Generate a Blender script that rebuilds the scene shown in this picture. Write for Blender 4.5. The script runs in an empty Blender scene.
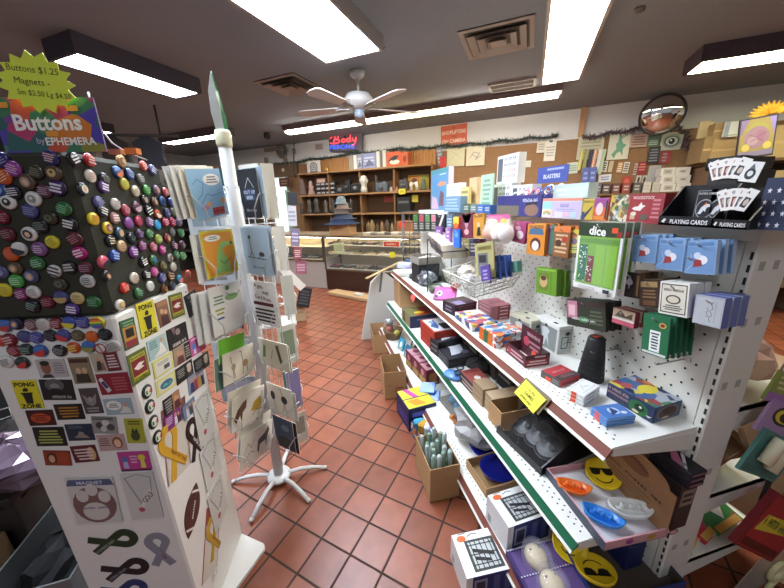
import bpy, bmesh, math, random
from mathutils import Matrix, Vector
random.seed(7)
C = bpy.context.scene.collection
SC = bpy.context.scene
R = math.radians
# ------------------------------------------------------------------ camera, light, exposure
# Shop frame: X across the aisle (towards the gondola), Y along the aisle, Z up; camera above the origin.
FPX, PITCH, ROLL, HEAD, EYE = 311.88, 0.28707615, -0.03012788, 0.23415195, 1.5
def _cam_axes():
    f = Vector((0, math.cos(PITCH), -math.sin(PITCH))); r = Vector((1, 0, 0)); u = r.cross(f)
    r2 = r*math.cos(ROLL) + u*math.sin(ROLL); u2 = u*math.cos(ROLL) - r*math.sin(ROLL)
    q = Matrix.Rotation(-HEAD, 3, 'Z')
    return q @ r2, q @ u2, q @ f
CR, CU, CF = _cam_axes()
EYEP = Vector((0, 0, EYE))
cam_data = bpy.data.cameras.new('camera'); cam = bpy.data.objects.new('camera', cam_data); C.objects.link(cam)
cam_data.sensor_width = 36; cam_data.lens = 36*FPX/784; cam_data.clip_start = 0.02
cam.matrix_world = Matrix(((CR.x, CU.x, -CF.x, 0), (CR.y, CU.y, -CF.y, 0), (CR.z, CU.z, -CF.z, EYE), (0, 0, 0, 1)))
SC.camera = cam
w = bpy.data.worlds.new('world'); SC.world = w; w.use_nodes = True
w.node_tree.nodes['Background'].inputs[0].default_value = (0.93, 0.96, 1, 1)
w.node_tree.nodes['Background'].inputs[1].default_value = 0.3
SC.view_settings.view_transform = 'Standard'; SC.view_settings.look = 'None'
SC.view_settings.gamma = 1; SC.view_settings.use_curve_mapping = False
SC.view_settings.exposure = 0.0
LAMP = 41.0          # strength of the ceiling lenses

# ------------------------------------------------------------------ rays and planes (where things stand)
def ray(px, py): return CR*((px-392)/FPX) - CU*((py-294)/FPX) + CF
def hit(px, py, P, N):
    d = ray(px, py); t = (Vector(P)-EYEP).dot(N)/d.dot(N); return EYEP + d*t
def oz(px, py, z): return hit(px, py, (0, 0, z), Vector((0, 0, 1)))
def ox(px, py, x): return hit(px, py, (x, 0, 0), Vector((1, 0, 0)))
WD = Vector((.8, -.6, 0)); WN = Vector((.6, .8, 0))     # along the back wall / towards it
WALL_D = 5.9
def ow(px, py, d=WALL_D): return hit(px, py, WN*d, WN)
def zover(P, px, py):   # height above P's foot at which the vertical through it passes nearest pixel row
    d = ray(px, py); a = Vector((P.x, P.y)); h = Vector((d.x, d.y)); t = a.dot(h)/h.dot(h); return EYE + d.z*t

# ------------------------------------------------------------------ materials
def lin(h):
    h = h.lstrip('#'); v = [int(h[i:i+2], 16)/255 for i in (0, 2, 4)]
    return tuple(c/12.92 if c <= .04045 else ((c+.055)/1.055)**2.4 for c in v) + (1,)
_m = {}
def M(h, rough=.55, metal=0.0, alpha=1.0, trans=0.0, emit=0.0, noise=0.0, scale=40, name=None):
    k = (h, rough, metal, alpha, trans, emit, noise, scale)
    if k in _m: return _m[k]
    m = bpy.data.materials.new(name or ('mat_%s_%d' % (h.lstrip('#'), len(_m)))); m.use_nodes = True
    nt = m.node_tree; b = nt.nodes['Principled BSDF']
    b.inputs['Base Color'].default_value = lin(h); b.inputs['Roughness'].default_value = rough
    b.inputs['Metallic'].default_value = metal; b.inputs['Alpha'].default_value = alpha
    b.inputs['Transmission Weight'].default_value = trans
    if emit:
        b.inputs['Emission Color'].default_value = lin(h); b.inputs['Emission Strength'].default_value = emit
    if noise:
        tc = nt.nodes.new('ShaderNodeTexCoord'); n = nt.nodes.new('ShaderNodeTexNoise'); n.inputs['Scale'].default_value = scale
        n.inputs['Detail'].default_value = 5
        mx = nt.nodes.new('ShaderNodeMix'); mx.data_type = 'RGBA'
        c = lin(h); mx.inputs[6].default_value = tuple(x*(1-noise) for x in c[:3]) + (1,)
        mx.inputs[7].default_value = tuple(min(1, x*(1+noise)) for x in c[:3]) + (1,)
        nt.links.new(tc.outputs['Object'], n.inputs['Vector']); nt.links.new(n.outputs['Fac'], mx.inputs[0])
        nt.links.new(mx.outputs[2], b.inputs['Base Color'])
    _m[k] = m; return m
def PRINT(cols, scale=60, rough=.45, seed=0, stretch=(1, 1, 1)):   # printed artwork: patches of flat colours
    k = ('print', tuple(cols), scale, rough, seed, stretch)
    if k in _m: return _m[k]
    m = bpy.data.materials.new('print_%d' % len(_m)); m.use_nodes = True; nt = m.node_tree; b = nt.nodes['Principled BSDF']
    b.inputs['Roughness'].default_value = rough
    tc = nt.nodes.new('ShaderNodeTexCoord'); mp = nt.nodes.new('ShaderNodeMapping'); mp.inputs['Scale'].default_value = stretch
    mp.inputs['Location'].default_value = (seed*.37, seed*.71, seed*.13)
    v = nt.nodes.new('ShaderNodeTexVoronoi'); v.inputs['Scale'].default_value = scale
    sp = nt.nodes.new('ShaderNodeSeparateColor'); rp = nt.nodes.new('ShaderNodeValToRGB'); rp.color_ramp.interpolation = 'CONSTANT'
    e = rp.color_ramp.elements
    while len(e) < len(cols): e.new(.5)
    for i, c in enumerate(cols): e[i].position = i/len(cols); e[i].color = lin(c)
    nt.links.new(tc.outputs['Object'], mp.inputs[0]); nt.links.new(mp.outputs[0], v.inputs['Vector'])
    nt.links.new(v.outputs['Color'], sp.inputs[0]); nt.links.new(sp.outputs[0], rp.inputs[0]); nt.links.new(rp.outputs[0], b.inputs['Base Color'])
    _m[k] = m; return m
def CLEAR(h='ffffff', alpha=.18, rough=.08):     # clear film and blister plastic
    return M(h, rough=rough, alpha=alpha)
def mat(x): return M(x) if isinstance(x, str) else x
WHITE = M('e9e8e3', .45); STEEL = M('c9c9c6', .28, .85); BLACK = M('151515', .5); CARD = M('b08a5e', .85, noise=.08, scale=30); CHROME = M('d8d8d8', .15, 1.0)

# ------------------------------------------------------------------ mesh building
_txt = {}
def text_geo(s, bold=0.0):
    k = (s, bold)
    if k in _txt: return _txt[k]
    cu = bpy.data.curves.new('t', 'FONT'); cu.body = s; cu.size = 1; cu.resolution_u = 2; cu.offset = bold; cu.fill_mode = 'FRONT'
    cu.align_x = 'CENTER'; cu.space_line = .95
    o = bpy.data.objects.new('t', cu); C.objects.link(o)
    dg = bpy.context.evaluated_depsgraph_get(); me = bpy.data.meshes.new_from_object(o.evaluated_get(dg))
    vs = [tuple(v.co) for v in me.vertices]; fs = [tuple(p.vertices) for p in me.polygons]
    if vs:
        x0 = min(v[0] for v in vs); x1 = max(v[0] for v in vs); y0 = min(v[1] for v in vs); y1 = max(v[1] for v in vs)
    else: x0 = x1 = y0 = y1 = 0
    bpy.data.objects.remove(o); bpy.data.meshes.remove(me); bpy.data.curves.remove(cu)
    _txt[k] = (vs, fs, (x0, x1, y0, y1)); return _txt[k]
def frame(o, x, y):
    x = Vector(x).normalized(); y = Vector(y); z = x.cross(y).normalized(); y = z.cross(x)
    return Matrix(((x.x, y.x, z.x, o[0]), (x.y, y.y, z.y, o[1]), (x.z, y.z, z.z, o[2]), (0, 0, 0, 1)))
def rotz(a, o=(0, 0, 0)): return Matrix.Translation(o) @ Matrix.Rotation(a, 4, 'Z')
WM = {}
class MB:
    def __init__(s, T=None): s.v = []; s.f = []; s.mi = []; s.sm = []; s.mats = []; s.T = T or Matrix.Identity(4)
    def slot(s, m):
        m = mat(m)
        if m not in s.mats: s.mats.append(m)
        return s.mats.index(m)
    def add(s, vs, fs, m, T=None, smooth=False):
        T = s.T @ T if T is not None else s.T
        b = len(s.v); s.v += [T @ Vector(v) for v in vs]; i = s.slot(m)
        for f in fs: s.f.append(tuple(b+k for k in f)); s.mi.append(i); s.sm.append(smooth)
        return s
    def box(s, c, d, m, T=None):
        x, y, z = d[0]/2, d[1]/2, d[2]/2
        vs = [(c[0]+a*x, c[1]+b*y, c[2]+e*z) for e in (-1, 1) for b in (-1, 1) for a in (-1, 1)]
        return s.add(vs, [(0, 2, 3, 1), (4, 5, 7, 6), (0, 1, 5, 4), (2, 6, 7, 3), (0, 4, 6, 2), (1, 3, 7, 5)], m, T)
    def bbox(s, c, d, m, T=None, r=.004):      # box with chamfered vertical edges and rims
        x, y, z = d[0]/2, d[1]/2, d[2]/2; r = min(r, x*.4, y*.4, z*.4)
        pts = [(-x+r, -y), (x-r, -y), (x, -y+r), (x, y-r), (x-r, y), (-x+r, y), (-x, y-r), (-x, -y+r)]
        ins = [(p[0]*(1-r/x), p[1]*(1-r/y)) for p in pts]
        rings = [(ins, -z), (pts, -z+r), (pts, z-r), (ins, z)]
        vs = [(c[0]+p[0], c[1]+p[1], c[2]+h) for pp, h in rings for p in pp]
        fs = [tuple(range(7, -1, -1)), tuple(range(24, 32))] + [(k*8+i, k*8+(i+1) % 8, k*8+8+(i+1) % 8, k*8+8+i) for k in range(3) for i in range(8)]
        return s.add(vs, fs, m, T)
    def poly(s, pts, m, T=None): return s.add(pts, [tuple(range(len(pts)))], m, T)
    def prism(s, p2, z0, z1, m, T=None):
        n = len(p2)
        a = sum(p2[i][0]*p2[(i+1) % n][1]-p2[(i+1) % n][0]*p2[i][1] for i in range(n))
        if a < 0: p2 = p2[::-1]
        vs = [(p[0], p[1], z0) for p in p2] + [(p[0], p[1], z1) for p in p2]
        return s.add(vs, [tuple(range(n-1, -1, -1)), tuple(range(n, 2*n))] + [(i, (i+1) % n, n+(i+1) % n, n+i) for i in range(n)], m, T)
    def tube(s, pts, r, m, n=6, closed=False, T=None, flat=None):
        pts = [Vector(p) for p in pts]; vs = []; N = len(pts); rr = r if isinstance(r, (list, tuple)) else [r]*N
        up = None
        for i, p in enumerate(pts):
            a = pts[i-1] if (i or closed) else p; b = pts[(i+1) % N] if (i < N-1 or closed) else p
            t = (b-a).normalized() if (b-a).length > 1e-9 else Vector((0, 0, 1))
            if up is None: up = Vector((0, 0, 1)) if abs(t.z) < .9 else Vector((1, 0, 0))
            x = up.cross(t)
            if x.length < 1e-6: x = Vector((1, 0, 0)).cross(t)
            x.normalize(); y = t.cross(x).normalized(); up = y
            for k in range(n):
                q = 2*math.pi*k/n; vs.append(p + x*(rr[i]*math.cos(q)) + y*(rr[i]*math.sin(q)*(flat or 1)))
        fs = [(i*n+k, i*n+(k+1) % n, ((i+1) % N)*n+(k+1) % n, ((i+1) % N)*n+k) for i in range(N if closed else N-1) for k in range(n)]
        if not closed: fs += [tuple(range(n-1, -1, -1)), tuple((N-1)*n+k for k in range(n))]
        return s.add(vs, fs, m, T, True)
    def lathe(s, prof, m, n=20, T=None, smooth=True, sx=1, sy=1):
        vs = []; fs = []; K = len(prof)
        for r, z in prof:
            for k in range(n): q = 2*math.pi*k/n; vs.append((r*sx*math.cos(q), r*sy*math.sin(q), z))
        fs = [(i*n+k, i*n+(k+1) % n, (i+1)*n+(k+1) % n, (i+1)*n+k) for i in range(K-1) for k in range(n)]
        if prof[0][0] > 1e-6: fs.append(tuple(range(n-1, -1, -1)))
        if prof[-1][0] > 1e-6: fs.append(tuple((K-1)*n+k for k in range(n)))
        return s.add(vs, fs, m, T, smooth)
    def ball(s, c, r, m, sc=(1, 1, 1), n=14, T=None):
        k = n//2; prof = [(r*math.sin(math.pi*i/k), -r*math.cos(math.pi*i/k)) for i in range(k+1)]; prof[0] = (0, -r); prof[-1] = (0, r)
        TT = Matrix.Translation(c) @ Matrix.Diagonal((sc[0], sc[1], sc[2], 1))
        return s.lathe(prof, m, n, (T @ TT) if T is not None else TT)
    def disc(s, c, r, m, T=None, n=18, z=0, ry=None):
        return s.add([(c[0]+r*math.cos(2*math.pi*k/n), c[1]+(ry or r)*math.sin(2*math.pi*k/n), z) for k in range(n)], [tuple(range(n))], m, T)
    def text(s, t, c, size, m, T=None, z=0.0, bold=0.0, rot=0.0, fitw=None, sx=1.0):
        vs, fs, (x0, x1, y0, y1) = text_geo(t, bold)
        if not vs: return s
        if fitw and (x1-x0)*size*sx > fitw: sx = fitw/((x1-x0)*size)
        mx, my = (x0+x1)/2, (y0+y1)/2; ca, sa = math.cos(rot), math.sin(rot); o = []
        for v in vs:
            x, y = (v[0]-mx)*size*sx, (v[1]-my)*size; o.append((c[0]+x*ca-y*sa, c[1]+x*sa+y*ca, z))
        return s.add(o, fs, m, T)
    def art(s, w, h, decor, T, eps=.0004):      # printed surface detail on a w x h face centred on T
        L = eps
        for d in decor:
            k = d[0]; P = lambda u, v: ((u-.5)*w, (v-.5)*h)
            if k == 'r':
                (x0, y0), (x1, y1) = P(d[1], d[2]), P(d[3], d[4]); s.add([(x0, y0, L), (x1, y0, L), (x1, y1, L), (x0, y1, L)], [(0, 1, 2, 3)], d[5], T)
            elif k == 'c': s.disc(P(d[1], d[2]), d[3]*min(w, h), d[4], T, z=L, n=16)
            elif k == 'e': s.disc(P(d[1], d[2]), d[3]*w, d[5], T, z=L, n=18, ry=d[4]*h)
            elif k == 'p': s.poly([P(*q)+(L,) for q in d[1]], d[2], T)
            elif k == 't':
                s.text(d[1], P(d[2], d[3]), d[4]*h, d[5], T, z=L, bold=d[6] if len(d) > 6 else 0, rot=R(d[7]) if len(d) > 7 else 0, fitw=d[8]*w if len(d) > 8 else None)
            elif k == 'l':
                u0, v0, u1, v1, n, col = d[1:7]; hh = (v1-v0)/n; rnd = random.Random(int(u0*999)+n+int(v1*777)+len(s.v))
                for i in range(n):
                    y = v1-hh*(i+.75); cut = rnd.uniform(0, .3)*(u1-u0); a = u0+cut*.5; b = u1-cut*.5
                    (x0, y0), (x1, y1) = P(a, y), P(b, y+hh*.5); s.add([(x0, y0, L), (x1, y0, L), (x1, y1, L), (x0, y1, L)], [(0, 1, 2, 3)], col, T)
            elif k == 'w':   # small lettering too fine to read in the photograph
                rnd = random.Random(int(d[1]*997+d[2]*773)+len(s.v)); x = d[1]-d[3]/2
                while x < d[1]+d[3]/2:
                    cw = rnd.uniform(.05, .11)*d[3]; hh = d[4]*.36*rnd.uniform(.85, 1); (x0, y0), (x1, y1) = P(x, d[2]-hh), P(min(x+cw*.8, d[1]+d[3]/2), d[2]+hh); t_ = (x1-x0)*.32
                    for a, b, c_, e in ((x0, y0, x0+t_, y1), (x1-t_, y0, x1, y1 if rnd.random() < .6 else (y0+y1)/2)) + (((x0, (y0+y1)/2-(y1-y0)*.1, x1, (y0+y1)/2+(y1-y0)*.1),) if rnd.random() < .6 else ((x0, y1-(y1-y0)*.2, x1, y1),)):
                        s.add([(a, b, L), (c_, b, L), (c_, e, L), (a, e, L)], [(0, 1, 2, 3)], d[5], T)
                    x += cw + (.06*d[3] if rnd.random() < .15 else 0)
            elif k == 'k':   # line drawing
                col, wd, pts = d[1], d[2]*min(w, h), [Vector(P(*q)) for q in d[3]]
                for a, b in zip(pts, pts[1:]):
                    t = (b-a); 
                    if t.length < 1e-9: continue
                    nn = Vector((-t.y, t.x)).normalized()*wd/2
                    s.add([(*(a-nn), L), (*(b-nn), L), (*(b+nn), L), (*(a+nn), L)], [(0, 1, 2, 3)], col, T)
            L += eps*.35
        return s
    def build(s, name, parent=None, origin=None):
        me = bpy.data.meshes.new(name); o = bpy.data.objects.new(name, me); C.objects.link(o)
        if parent is not None:
            base = WM[parent.name]; WM[o.name] = base.copy(); inv = base.inverted(); o.parent = parent
            vs = [inv @ v for v in s.v]
        else:
            if origin is None and s.v:
                lo = Vector((min(v[i] for v in s.v) for i in range(3))); hi = Vector((max(v[i] for v in s.v) for i in range(3)))
                origin = Vector(((lo.x+hi.x)/2, (lo.y+hi.y)/2, lo.z))
            origin = Vector(origin or (0, 0, 0)); o.location = origin; WM[o.name] = Matrix.Translation(origin)
            vs = [v-origin for v in s.v]
        me.from_pydata([tuple(v) for v in vs], [], s.f)
        for m in s.mats: me.materials.append(m)
        me.polygons.foreach_set('material_index', s.mi); me.polygons.foreach_set('use_smooth', s.sm); me.update()
        return o
def tag(o, label=None, cat=None, group=None, kind=None):
    if label: o['label'] = label
    if cat: o['category'] = cat
    if group: o['group'] = group
    if kind: o['kind'] = kind
    return o
def thing(name, label, cat, loc=(0, 0, 0), group=None):
    o = bpy.data.objects.new(name, None); C.objects.link(o); o.location = loc; o.empty_display_size = .05
    WM[o.name] = Matrix.Translation(loc); return tag(o, label, cat, group)
def struct(name, mb): return tag(mb.build(name), kind='structure')
def dup(root, loc, rz, label, group=None):
    r = root.copy(); C.objects.link(r); r.location = loc; r.rotation_euler = (0, 0, rz); r['label'] = label
    if group: r['group'] = group
    for ch in list(root.children):
        c = ch.copy(); C.objects.link(c); c.parent = r
        for g in list(ch.children):
            d = g.copy(); C.objects.link(d); d.parent = c
    return r
ORD = 'first second third fourth fifth sixth seventh eighth ninth tenth eleventh twelfth thirteenth fourteenth fifteenth sixteenth seventeenth eighteenth nineteenth twentieth'.split()

# rectangle on a plane from its four picture corners (TL, TR, BR, BL)
def rect(px4, P, N, upright=None):
    q = [hit(x, y, P, N) for x, y in px4]; c = sum(q, Vector())/4
    x = ((q[1]-q[0])+(q[2]-q[3])); y = ((q[0]-q[3])+(q[1]-q[2])); wd = x.length/2; hd = y.length/2
    if upright: x = Vector(upright)
    x.normalize(); y = (y-x*y.dot(x)).normalized(); return frame(c, x, y), wd, hd
def slab(T, wd, hd, th, m, edge=None, mb=None):   # face at T, thickness behind it
    mb = mb or MB(); x, y = wd/2, hd/2
    mb.add([(-x, -y, 0), (x, -y, 0), (x, y, 0), (-x, y, 0)], [(0, 1, 2, 3)], m, T)
    mb.add([(-x, -y, 0), (x, -y, 0), (x, y, 0), (-x, y, 0), (-x, -y, -th), (x, -y, -th), (x, y, -th), (-x, y, -th)],
           [(7, 6, 5, 4), (0, 4, 5, 1), (1, 5, 6, 2), (2, 6, 7, 3), (3, 7, 4, 0)], edge or m, T)
    return mb
def flat(name, label, cat, px4, P, N, th, m, decor=(), edge=None, group=None, upright=None, parent=None, shrink=1.0):
    T, wd, hd = rect(px4, P, N, upright); wd *= shrink; hd *= shrink
    mb = slab(T, wd, hd, th, m, edge); mb.art(wd, hd, decor, T)
    o = mb.build(name, parent); return tag(o, label, cat, group)
NX = Vector((-1, 0, 0))
# carton standing on plane z: base corners L (far front), A (near), Rr (near back) and T the top of the near corner
class Fit: pass
def fit(L, A, Rr, T, z, depth=None):
    f = Fit(); a = oz(*A, z); l = oz(*L, z); e = (l-a); f.len = e.length; f.ey = e.normalized()
    f.ex = Vector((f.ey.y, -f.ey.x, 0))
    if Rr is not None: r = oz(*Rr, z); f.dep = max(.01, (r-a).dot(f.ex))
    if depth: f.dep = depth
    f.h = zover(a, *T) - z if isinstance(T, tuple) else T; f.a = a; f.z = z
    # frames: 'f' aisle-side face, 'n' near end, 't' top ; local axes run along the picture's left-to-right
    up = Vector((0, 0, 1)); c = a + f.ey*f.len/2 + f.ex*f.dep/2
    f.c = c
    f.F = {'f': (frame(a+f.ey*f.len/2+up*f.h/2, -f.ey, up), f.len, f.h), 'n': (frame(a+f.ex*f.dep/2+up*f.h/2, f.ex, up), f.dep, f.h),
           't': (frame(c+up*f.h, f.ex, f.ey), f.dep, f.len)}
    f.T = frame(a, f.ex, f.ey); return f
def carton(name, label, cat, f, m, faces={}, group=None, parent=None, top=None, near=None):
    mb = MB(); mb.bbox((f.dep/2, f.len/2, f.h/2), (f.dep, f.len, f.h), m, f.T, r=.002)
    for k, dec in faces.items():
        T, wd, hd = f.F[k]; mb.art(wd, hd, dec, T, eps=.0006)
    return tag(mb.build(name, parent), label, cat, group)
def tray(f, m, inner, wall=.004, mb=None):      # open carton
    mb = mb or MB(); d, l, h = f.dep, f.len, f.h; T = f.T
    mb.box((d/2, l/2, wall/2), (d, l, wall), inner, T)
    for c, s in (((wall/2, l/2, h/2), (wall, l, h)), ((d-wall/2, l/2, h/2), (wall, l, h)), ((d/2, wall/2, h/2), (d-2*wall, wall, h)), ((d/2, l-wall/2, h/2), (d-2*wall, wall, h))):
        mb.box(c, s, m, T)
    mb.poly([(wall+.0005, wall, wall), (wall+.0005, l-wall, wall), (wall+.0005, l-wall, h-.001), (wall+.0005, wall, h-.001)], inner, T)
    mb.poly([(d-wall-.0005, wall, wall), (d-wall-.0005, l-wall, wall), (d-wall-.0005, l-wall, h-.001), (d-wall-.0005, wall, h-.001)], inner, T)
    return mb
# ------------------------------------------------------------------ the room
ZC = 2.75
def rp(s, t, z=0): return WD*s + WN*t + Vector((0, 0, z))
RT = frame((0, 0, 0), WD, WN)       # room frame: local x along the back wall, y towards it
def tile_material():
    m = bpy.data.materials.new('quarry_tile'); m.use_nodes = True; nt = m.node_tree; b = nt.nodes['Principled BSDF']; L = nt.links.new
    geo = nt.nodes.new('ShaderNodeNewGeometry')
    mp = nt.nodes.new('ShaderNodeMapping'); mp.vector_type = 'POINT'
    th = R(-41.09); s = .16136
    # u = R(-th)(p - o)/s
    ca, sa = math.cos(th), math.sin(th)
    o = TILE0; mp.inputs['Rotation'].default_value = (0, 0, -th); mp.inputs['Scale'].default_value = (1/s, 1/s, 1)
    # mapping applies scale, rotation, then location
    lx = -(o.x*ca + o.y*sa)/s; ly = -(-o.x*sa + o.y*ca)/s; mp.inputs['Location'].default_value = (lx, ly, 0)
    L(geo.outputs['Position'], mp.inputs[0])
    def vm(op, a, bb=None):
        n = nt.nodes.new('ShaderNodeVectorMath'); n.operation = op; L(a, n.inputs[0])
        if bb is not None: n.inputs[1].default_value = bb
        return n.outputs[0]
    fr = vm('FRACTION', mp.outputs[0]); ab = vm('ABSOLUTE', vm('SUBTRACT', fr, (.5, .5, .5)))
    sx = nt.nodes.new('ShaderNodeSeparateXYZ'); L(ab, sx.inputs[0])
    mx = nt.nodes.new('ShaderNodeMath'); mx.operation = 'MAXIMUM'; L(sx.outputs[0], mx.inputs[0]); L(sx.outputs[1], mx.inputs[1])
    edge = nt.nodes.new('ShaderNodeMapRange'); edge.inputs[1].default_value = .466; edge.inputs[2].default_value = .478; L(mx.outputs[0], edge.inputs[0])
    wn = nt.nodes.new('ShaderNodeTexWhiteNoise'); wn.noise_dimensions = '2D'; L(vm('FLOOR', mp.outputs[0]), wn.inputs['Vector'])
    rp_ = nt.nodes.new('ShaderNodeValToRGB'); e = rp_.color_ramp.elements; e[0].color = lin('7a4029'); e[1].color = lin('935339'); L(wn.outputs[0], rp_.inputs[0])
    ns = nt.nodes.new('ShaderNodeTexNoise'); ns.inputs['Scale'].default_value = 9; ns.inputs['Detail'].default_value = 6; L(geo.outputs['Position'], ns.inputs['Vector'])
    sh = nt.nodes.new('ShaderNodeMix'); sh.data_type = 'RGBA'; sh.blend_type = 'MULTIPLY'; sh.inputs[0].default_value = .55
    r2 = nt.nodes.new('ShaderNodeValToRGB'); r2.color_ramp.elements[0].position = .3; r2.color_ramp.elements[0].color = (.6, .55, .5, 1); r2.color_ramp.elements[1].position = .62; r2.color_ramp.elements[1].color = (1, 1, 1, 1)
    L(ns.outputs['Fac'], r2.inputs[0]); L(rp_.outputs[0], sh.inputs[6]); L(r2.outputs[0], sh.inputs[7])
    mix = nt.nodes.new('ShaderNodeMix'); mix.data_type = 'RGBA'; mix.inputs[7].default_value = lin('35241e'); L(edge.outputs[0], mix.inputs[0]); L(sh.outputs[2], mix.inputs[6])
    L(mix.outputs[2], b.inputs['Base Color'])
    rr = nt.nodes.new('ShaderNodeMapRange'); rr.inputs[3].default_value = .36; rr.inputs[4].default_value = .8; L(edge.outputs[0], rr.inputs[0]); L(rr.outputs[0], b.inputs['Roughness'])
    bp = nt.nodes.new('ShaderNodeBump'); bp.inputs['Strength'].default_value = .4; bp.inputs['Distance'].default_value = .004; bp.invert = True
    L(edge.outputs[0], bp.inputs['Height']); L(bp.outputs[0], b.inputs['Normal'])
    return m
TILE0 = Matrix.Rotation(-HEAD, 3, 'Z') @ Vector((-.19226455*1.5, .81446531*1.5, 0))
struct('floor', MB(RT).box((-1.5, 1.2, -.05), (15, 9.8, .1), tile_material()))
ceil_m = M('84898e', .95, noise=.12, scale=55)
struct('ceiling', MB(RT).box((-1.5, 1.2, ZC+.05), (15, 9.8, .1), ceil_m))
wall_m = M('dcdcda', .9, noise=.03, scale=6)
struct('wall_back', MB(RT).box((-1.5, WALL_D+.06, ZC/2), (15, .1, ZC), wall_m))
struct('wall_left', MB(RT).box((-8.0, 1.2, ZC/2), (.1, 9.4, ZC), wall_m))
struct('wall_right', MB(RT).box((5.2, 1.2, ZC/2), (.1, 9.4, ZC), wall_m))

# brown pinboard covering the back wall, with its wooden batten
board_m = M('8d6b4a', .95, noise=.14, scale=25)
zc1 = ow(480, 148, WALL_D).z
struct('trim_1', MB(RT).box((-1.2, WALL_D-.005, zc1/2), (12.4, .03, zc1), board_m))
pt = ow(582, 125); s_ = pt.dot(WD)
struct('trim_3', MB(RT).box((s_, WALL_D-.03, (zc1+ZC)/2+.02), (.075, .03, ZC-zc1), M('b98f66', .7, noise=.1)))

# ceiling lights
LENS = {}
def lens(c, k):
    key = (c, k)
    if key not in LENS: LENS[key] = M(c, .3, emit=LAMP*k, name='lit_lens_%d' % len(LENS))
    return LENS[key]
def oc(px, py, z): return oz(px, py, z)
def light_box(label, e0, e1, width, drop, body, colour, k, segs=1, group=None, bare=False):
    # e0, e1: ends of the lens centre line
    d = (e1-e0); T = frame(((e0+e1)/2)*1.0, d, Vector((0, 0, 1)).cross(d)); ln = d.length; z = ZC-drop
    T = T.copy(); T[2][3] = 0
    t = thing('ceiling_light', label, 'ceiling light', Vector((T[0][3], T[1][3], z)), group)
    f = MB(T); h = drop
    hb = z+.05 if bare else z
    for sx in (-1, 1): f.box((0, sx*(width/2+.012), (hb+ZC)/2), (ln+.05, .024, ZC-hb), body)
    for sy in (-1, 1): f.box((sy*(ln/2+.012), 0, (hb+ZC)/2), (.024, width, ZC-hb), body)
    f.box((0, 0, ZC-.006), (ln, width, .01), body)
    f.build('housing', t)
    n = segs
    for i in range(n):
        x0 = -ln/2+ln*i/n; x1 = -ln/2+ln*(i+1)/n
        c = colour[i % len(colour)]
        mb = MB(T); mb.bbox(((x0+x1)/2, 0, z+(.034 if bare else .012)), (x1-x0-.014, width-.006, .036 if bare else .02), lens(c[0], c[1]*k), r=.006); mb.build('lens', t)
    return t
def mid(a, b): return ((a[0]+b[0])/2, (a[1]+b[1])/2)
zb = ZC-.10
e = oc(352, 57, zb)
light_box('long bright white ceiling light directly overhead the aisle', e-WN*2.4, e, .50, .10, M('9a938e', .7), [('e4efff', 1)], 1.0)
a = oc(65, 58, ZC-.14); b = oc(187, 96, ZC-.14)
light_box('ceiling light in a dark purple box frame above the button stand', a, b, .32, .14, M('4a4650', .9), [('eef3ff', 1)], .9)
a = oc(560, 82, zb)
light_box('two joined ceiling light lenses above the playing card shelf', a-WN*2.5, a, .33, .10, M('b5aca4', .7), [('fff8e6', 1), ('fcfdff', 1.35)], .95, 2)
a = oc(694, 69, ZC-.13)
light_box('yellowish ceiling light in a dark tinsel edged box near the wall', a, a+WD*2.4, .34, .13, M('4c414a', .95, noise=.4, scale=90), [('f6f3c8', 1)], .55)
a = oc(288, 135, ZC-.12); b = oc(558, 101, ZC-.12); d = (b-a).dot(WD)
light_box('row of three strip lights along the wall above the neon sign', a, a+WD*d, .15, .12, M('7d6a68', .8), [('fff8f0', 1), ('f3dfa8', .6), ('fff6ea', 1)], 1.1, 3, bare=True)
light_box('added fill light in a ceiling housing behind the photographer', Vector((-.75, -1.6, 0)), Vector((-.75, -1.6, 0))+WN*1.25, .34, .10, M('9a938e', .7), [('eef4ff', 1)], .5)  # added fill light out of view, brightens the header card and shelf upright
a = oc(107, 134, ZC-.12)
light_box('short ceiling light half hidden behind the button sign', a-WN*.8, a, .3, .12, M('4c4650', .9), [('fffaf0', 1)], .8)
a = oc(168, 144, ZC-.12)
light_box('far strip light beyond the hanging dark stock', a, a+WD*1.5, .22, .12, M('5c5658', .9), [('fffaf4', 1)], .8)

# air vents
def vent(label, c, size, rings):
    t = thing('air_vent', label, 'vent', (c.x, c.y, ZC-.03)); T = frame((c.x, c.y, 0), WD, WN); pm = M('a39a90', .8)
    mb = MB(T)
    def ring(w, zz, wd, mm, z2=None):
        o, i = w/2, w/2-wd; z2 = zz if z2 is None else z2
        vs = [(sx*o, sy*o, zz) for sx, sy in ((-1, -1), (1, -1), (1, 1), (-1, 1))] + [(sx*i, sy*i, z2) for sx, sy in ((-1, -1), (1, -1), (1, 1), (-1, 1))]
        mb.add(vs, [(k, 4+k, 4+(k+1) % 4, (k+1) % 4) for k in range(4)], mm)
        mb.add([(v[0], v[1], v[2]+.004) for v in vs], [(k, (k+1) % 4, 4+(k+1) % 4, 4+k) for k in range(4)], mm)
    mb.box((0, 0, ZC-.004), (size, size, .006), M('6a645e', .9)); ring(size, ZC-.012, .035, pm); mb.build('frame', t)
    for i in range(1, rings):
        mb = MB(T); ring(size*(1-.26*i)+.03, ZC-.03-.004*i, .05, pm, ZC-.008); mb.build('louver', t)
    mb = MB(T); mb.box((0, 0, ZC-.03), (size*.2, size*.2, .01), pm); mb.build('centre_plate', t)
vent('square ceiling vent near the fan', oc(290, 85, ZC), .52, 4)
vent('square ceiling vent near the joined ceiling light lenses', oc(498, 39, ZC), .55, 4)
c = oc(512, 85, ZC); T = frame((c.x, c.y, 0), WD, WN)
t = thing('air_grille', 'rectangular ceiling grille with two slat rows over the back of the shop', 'vent', (c.x, c.y, ZC-.02))
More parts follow.
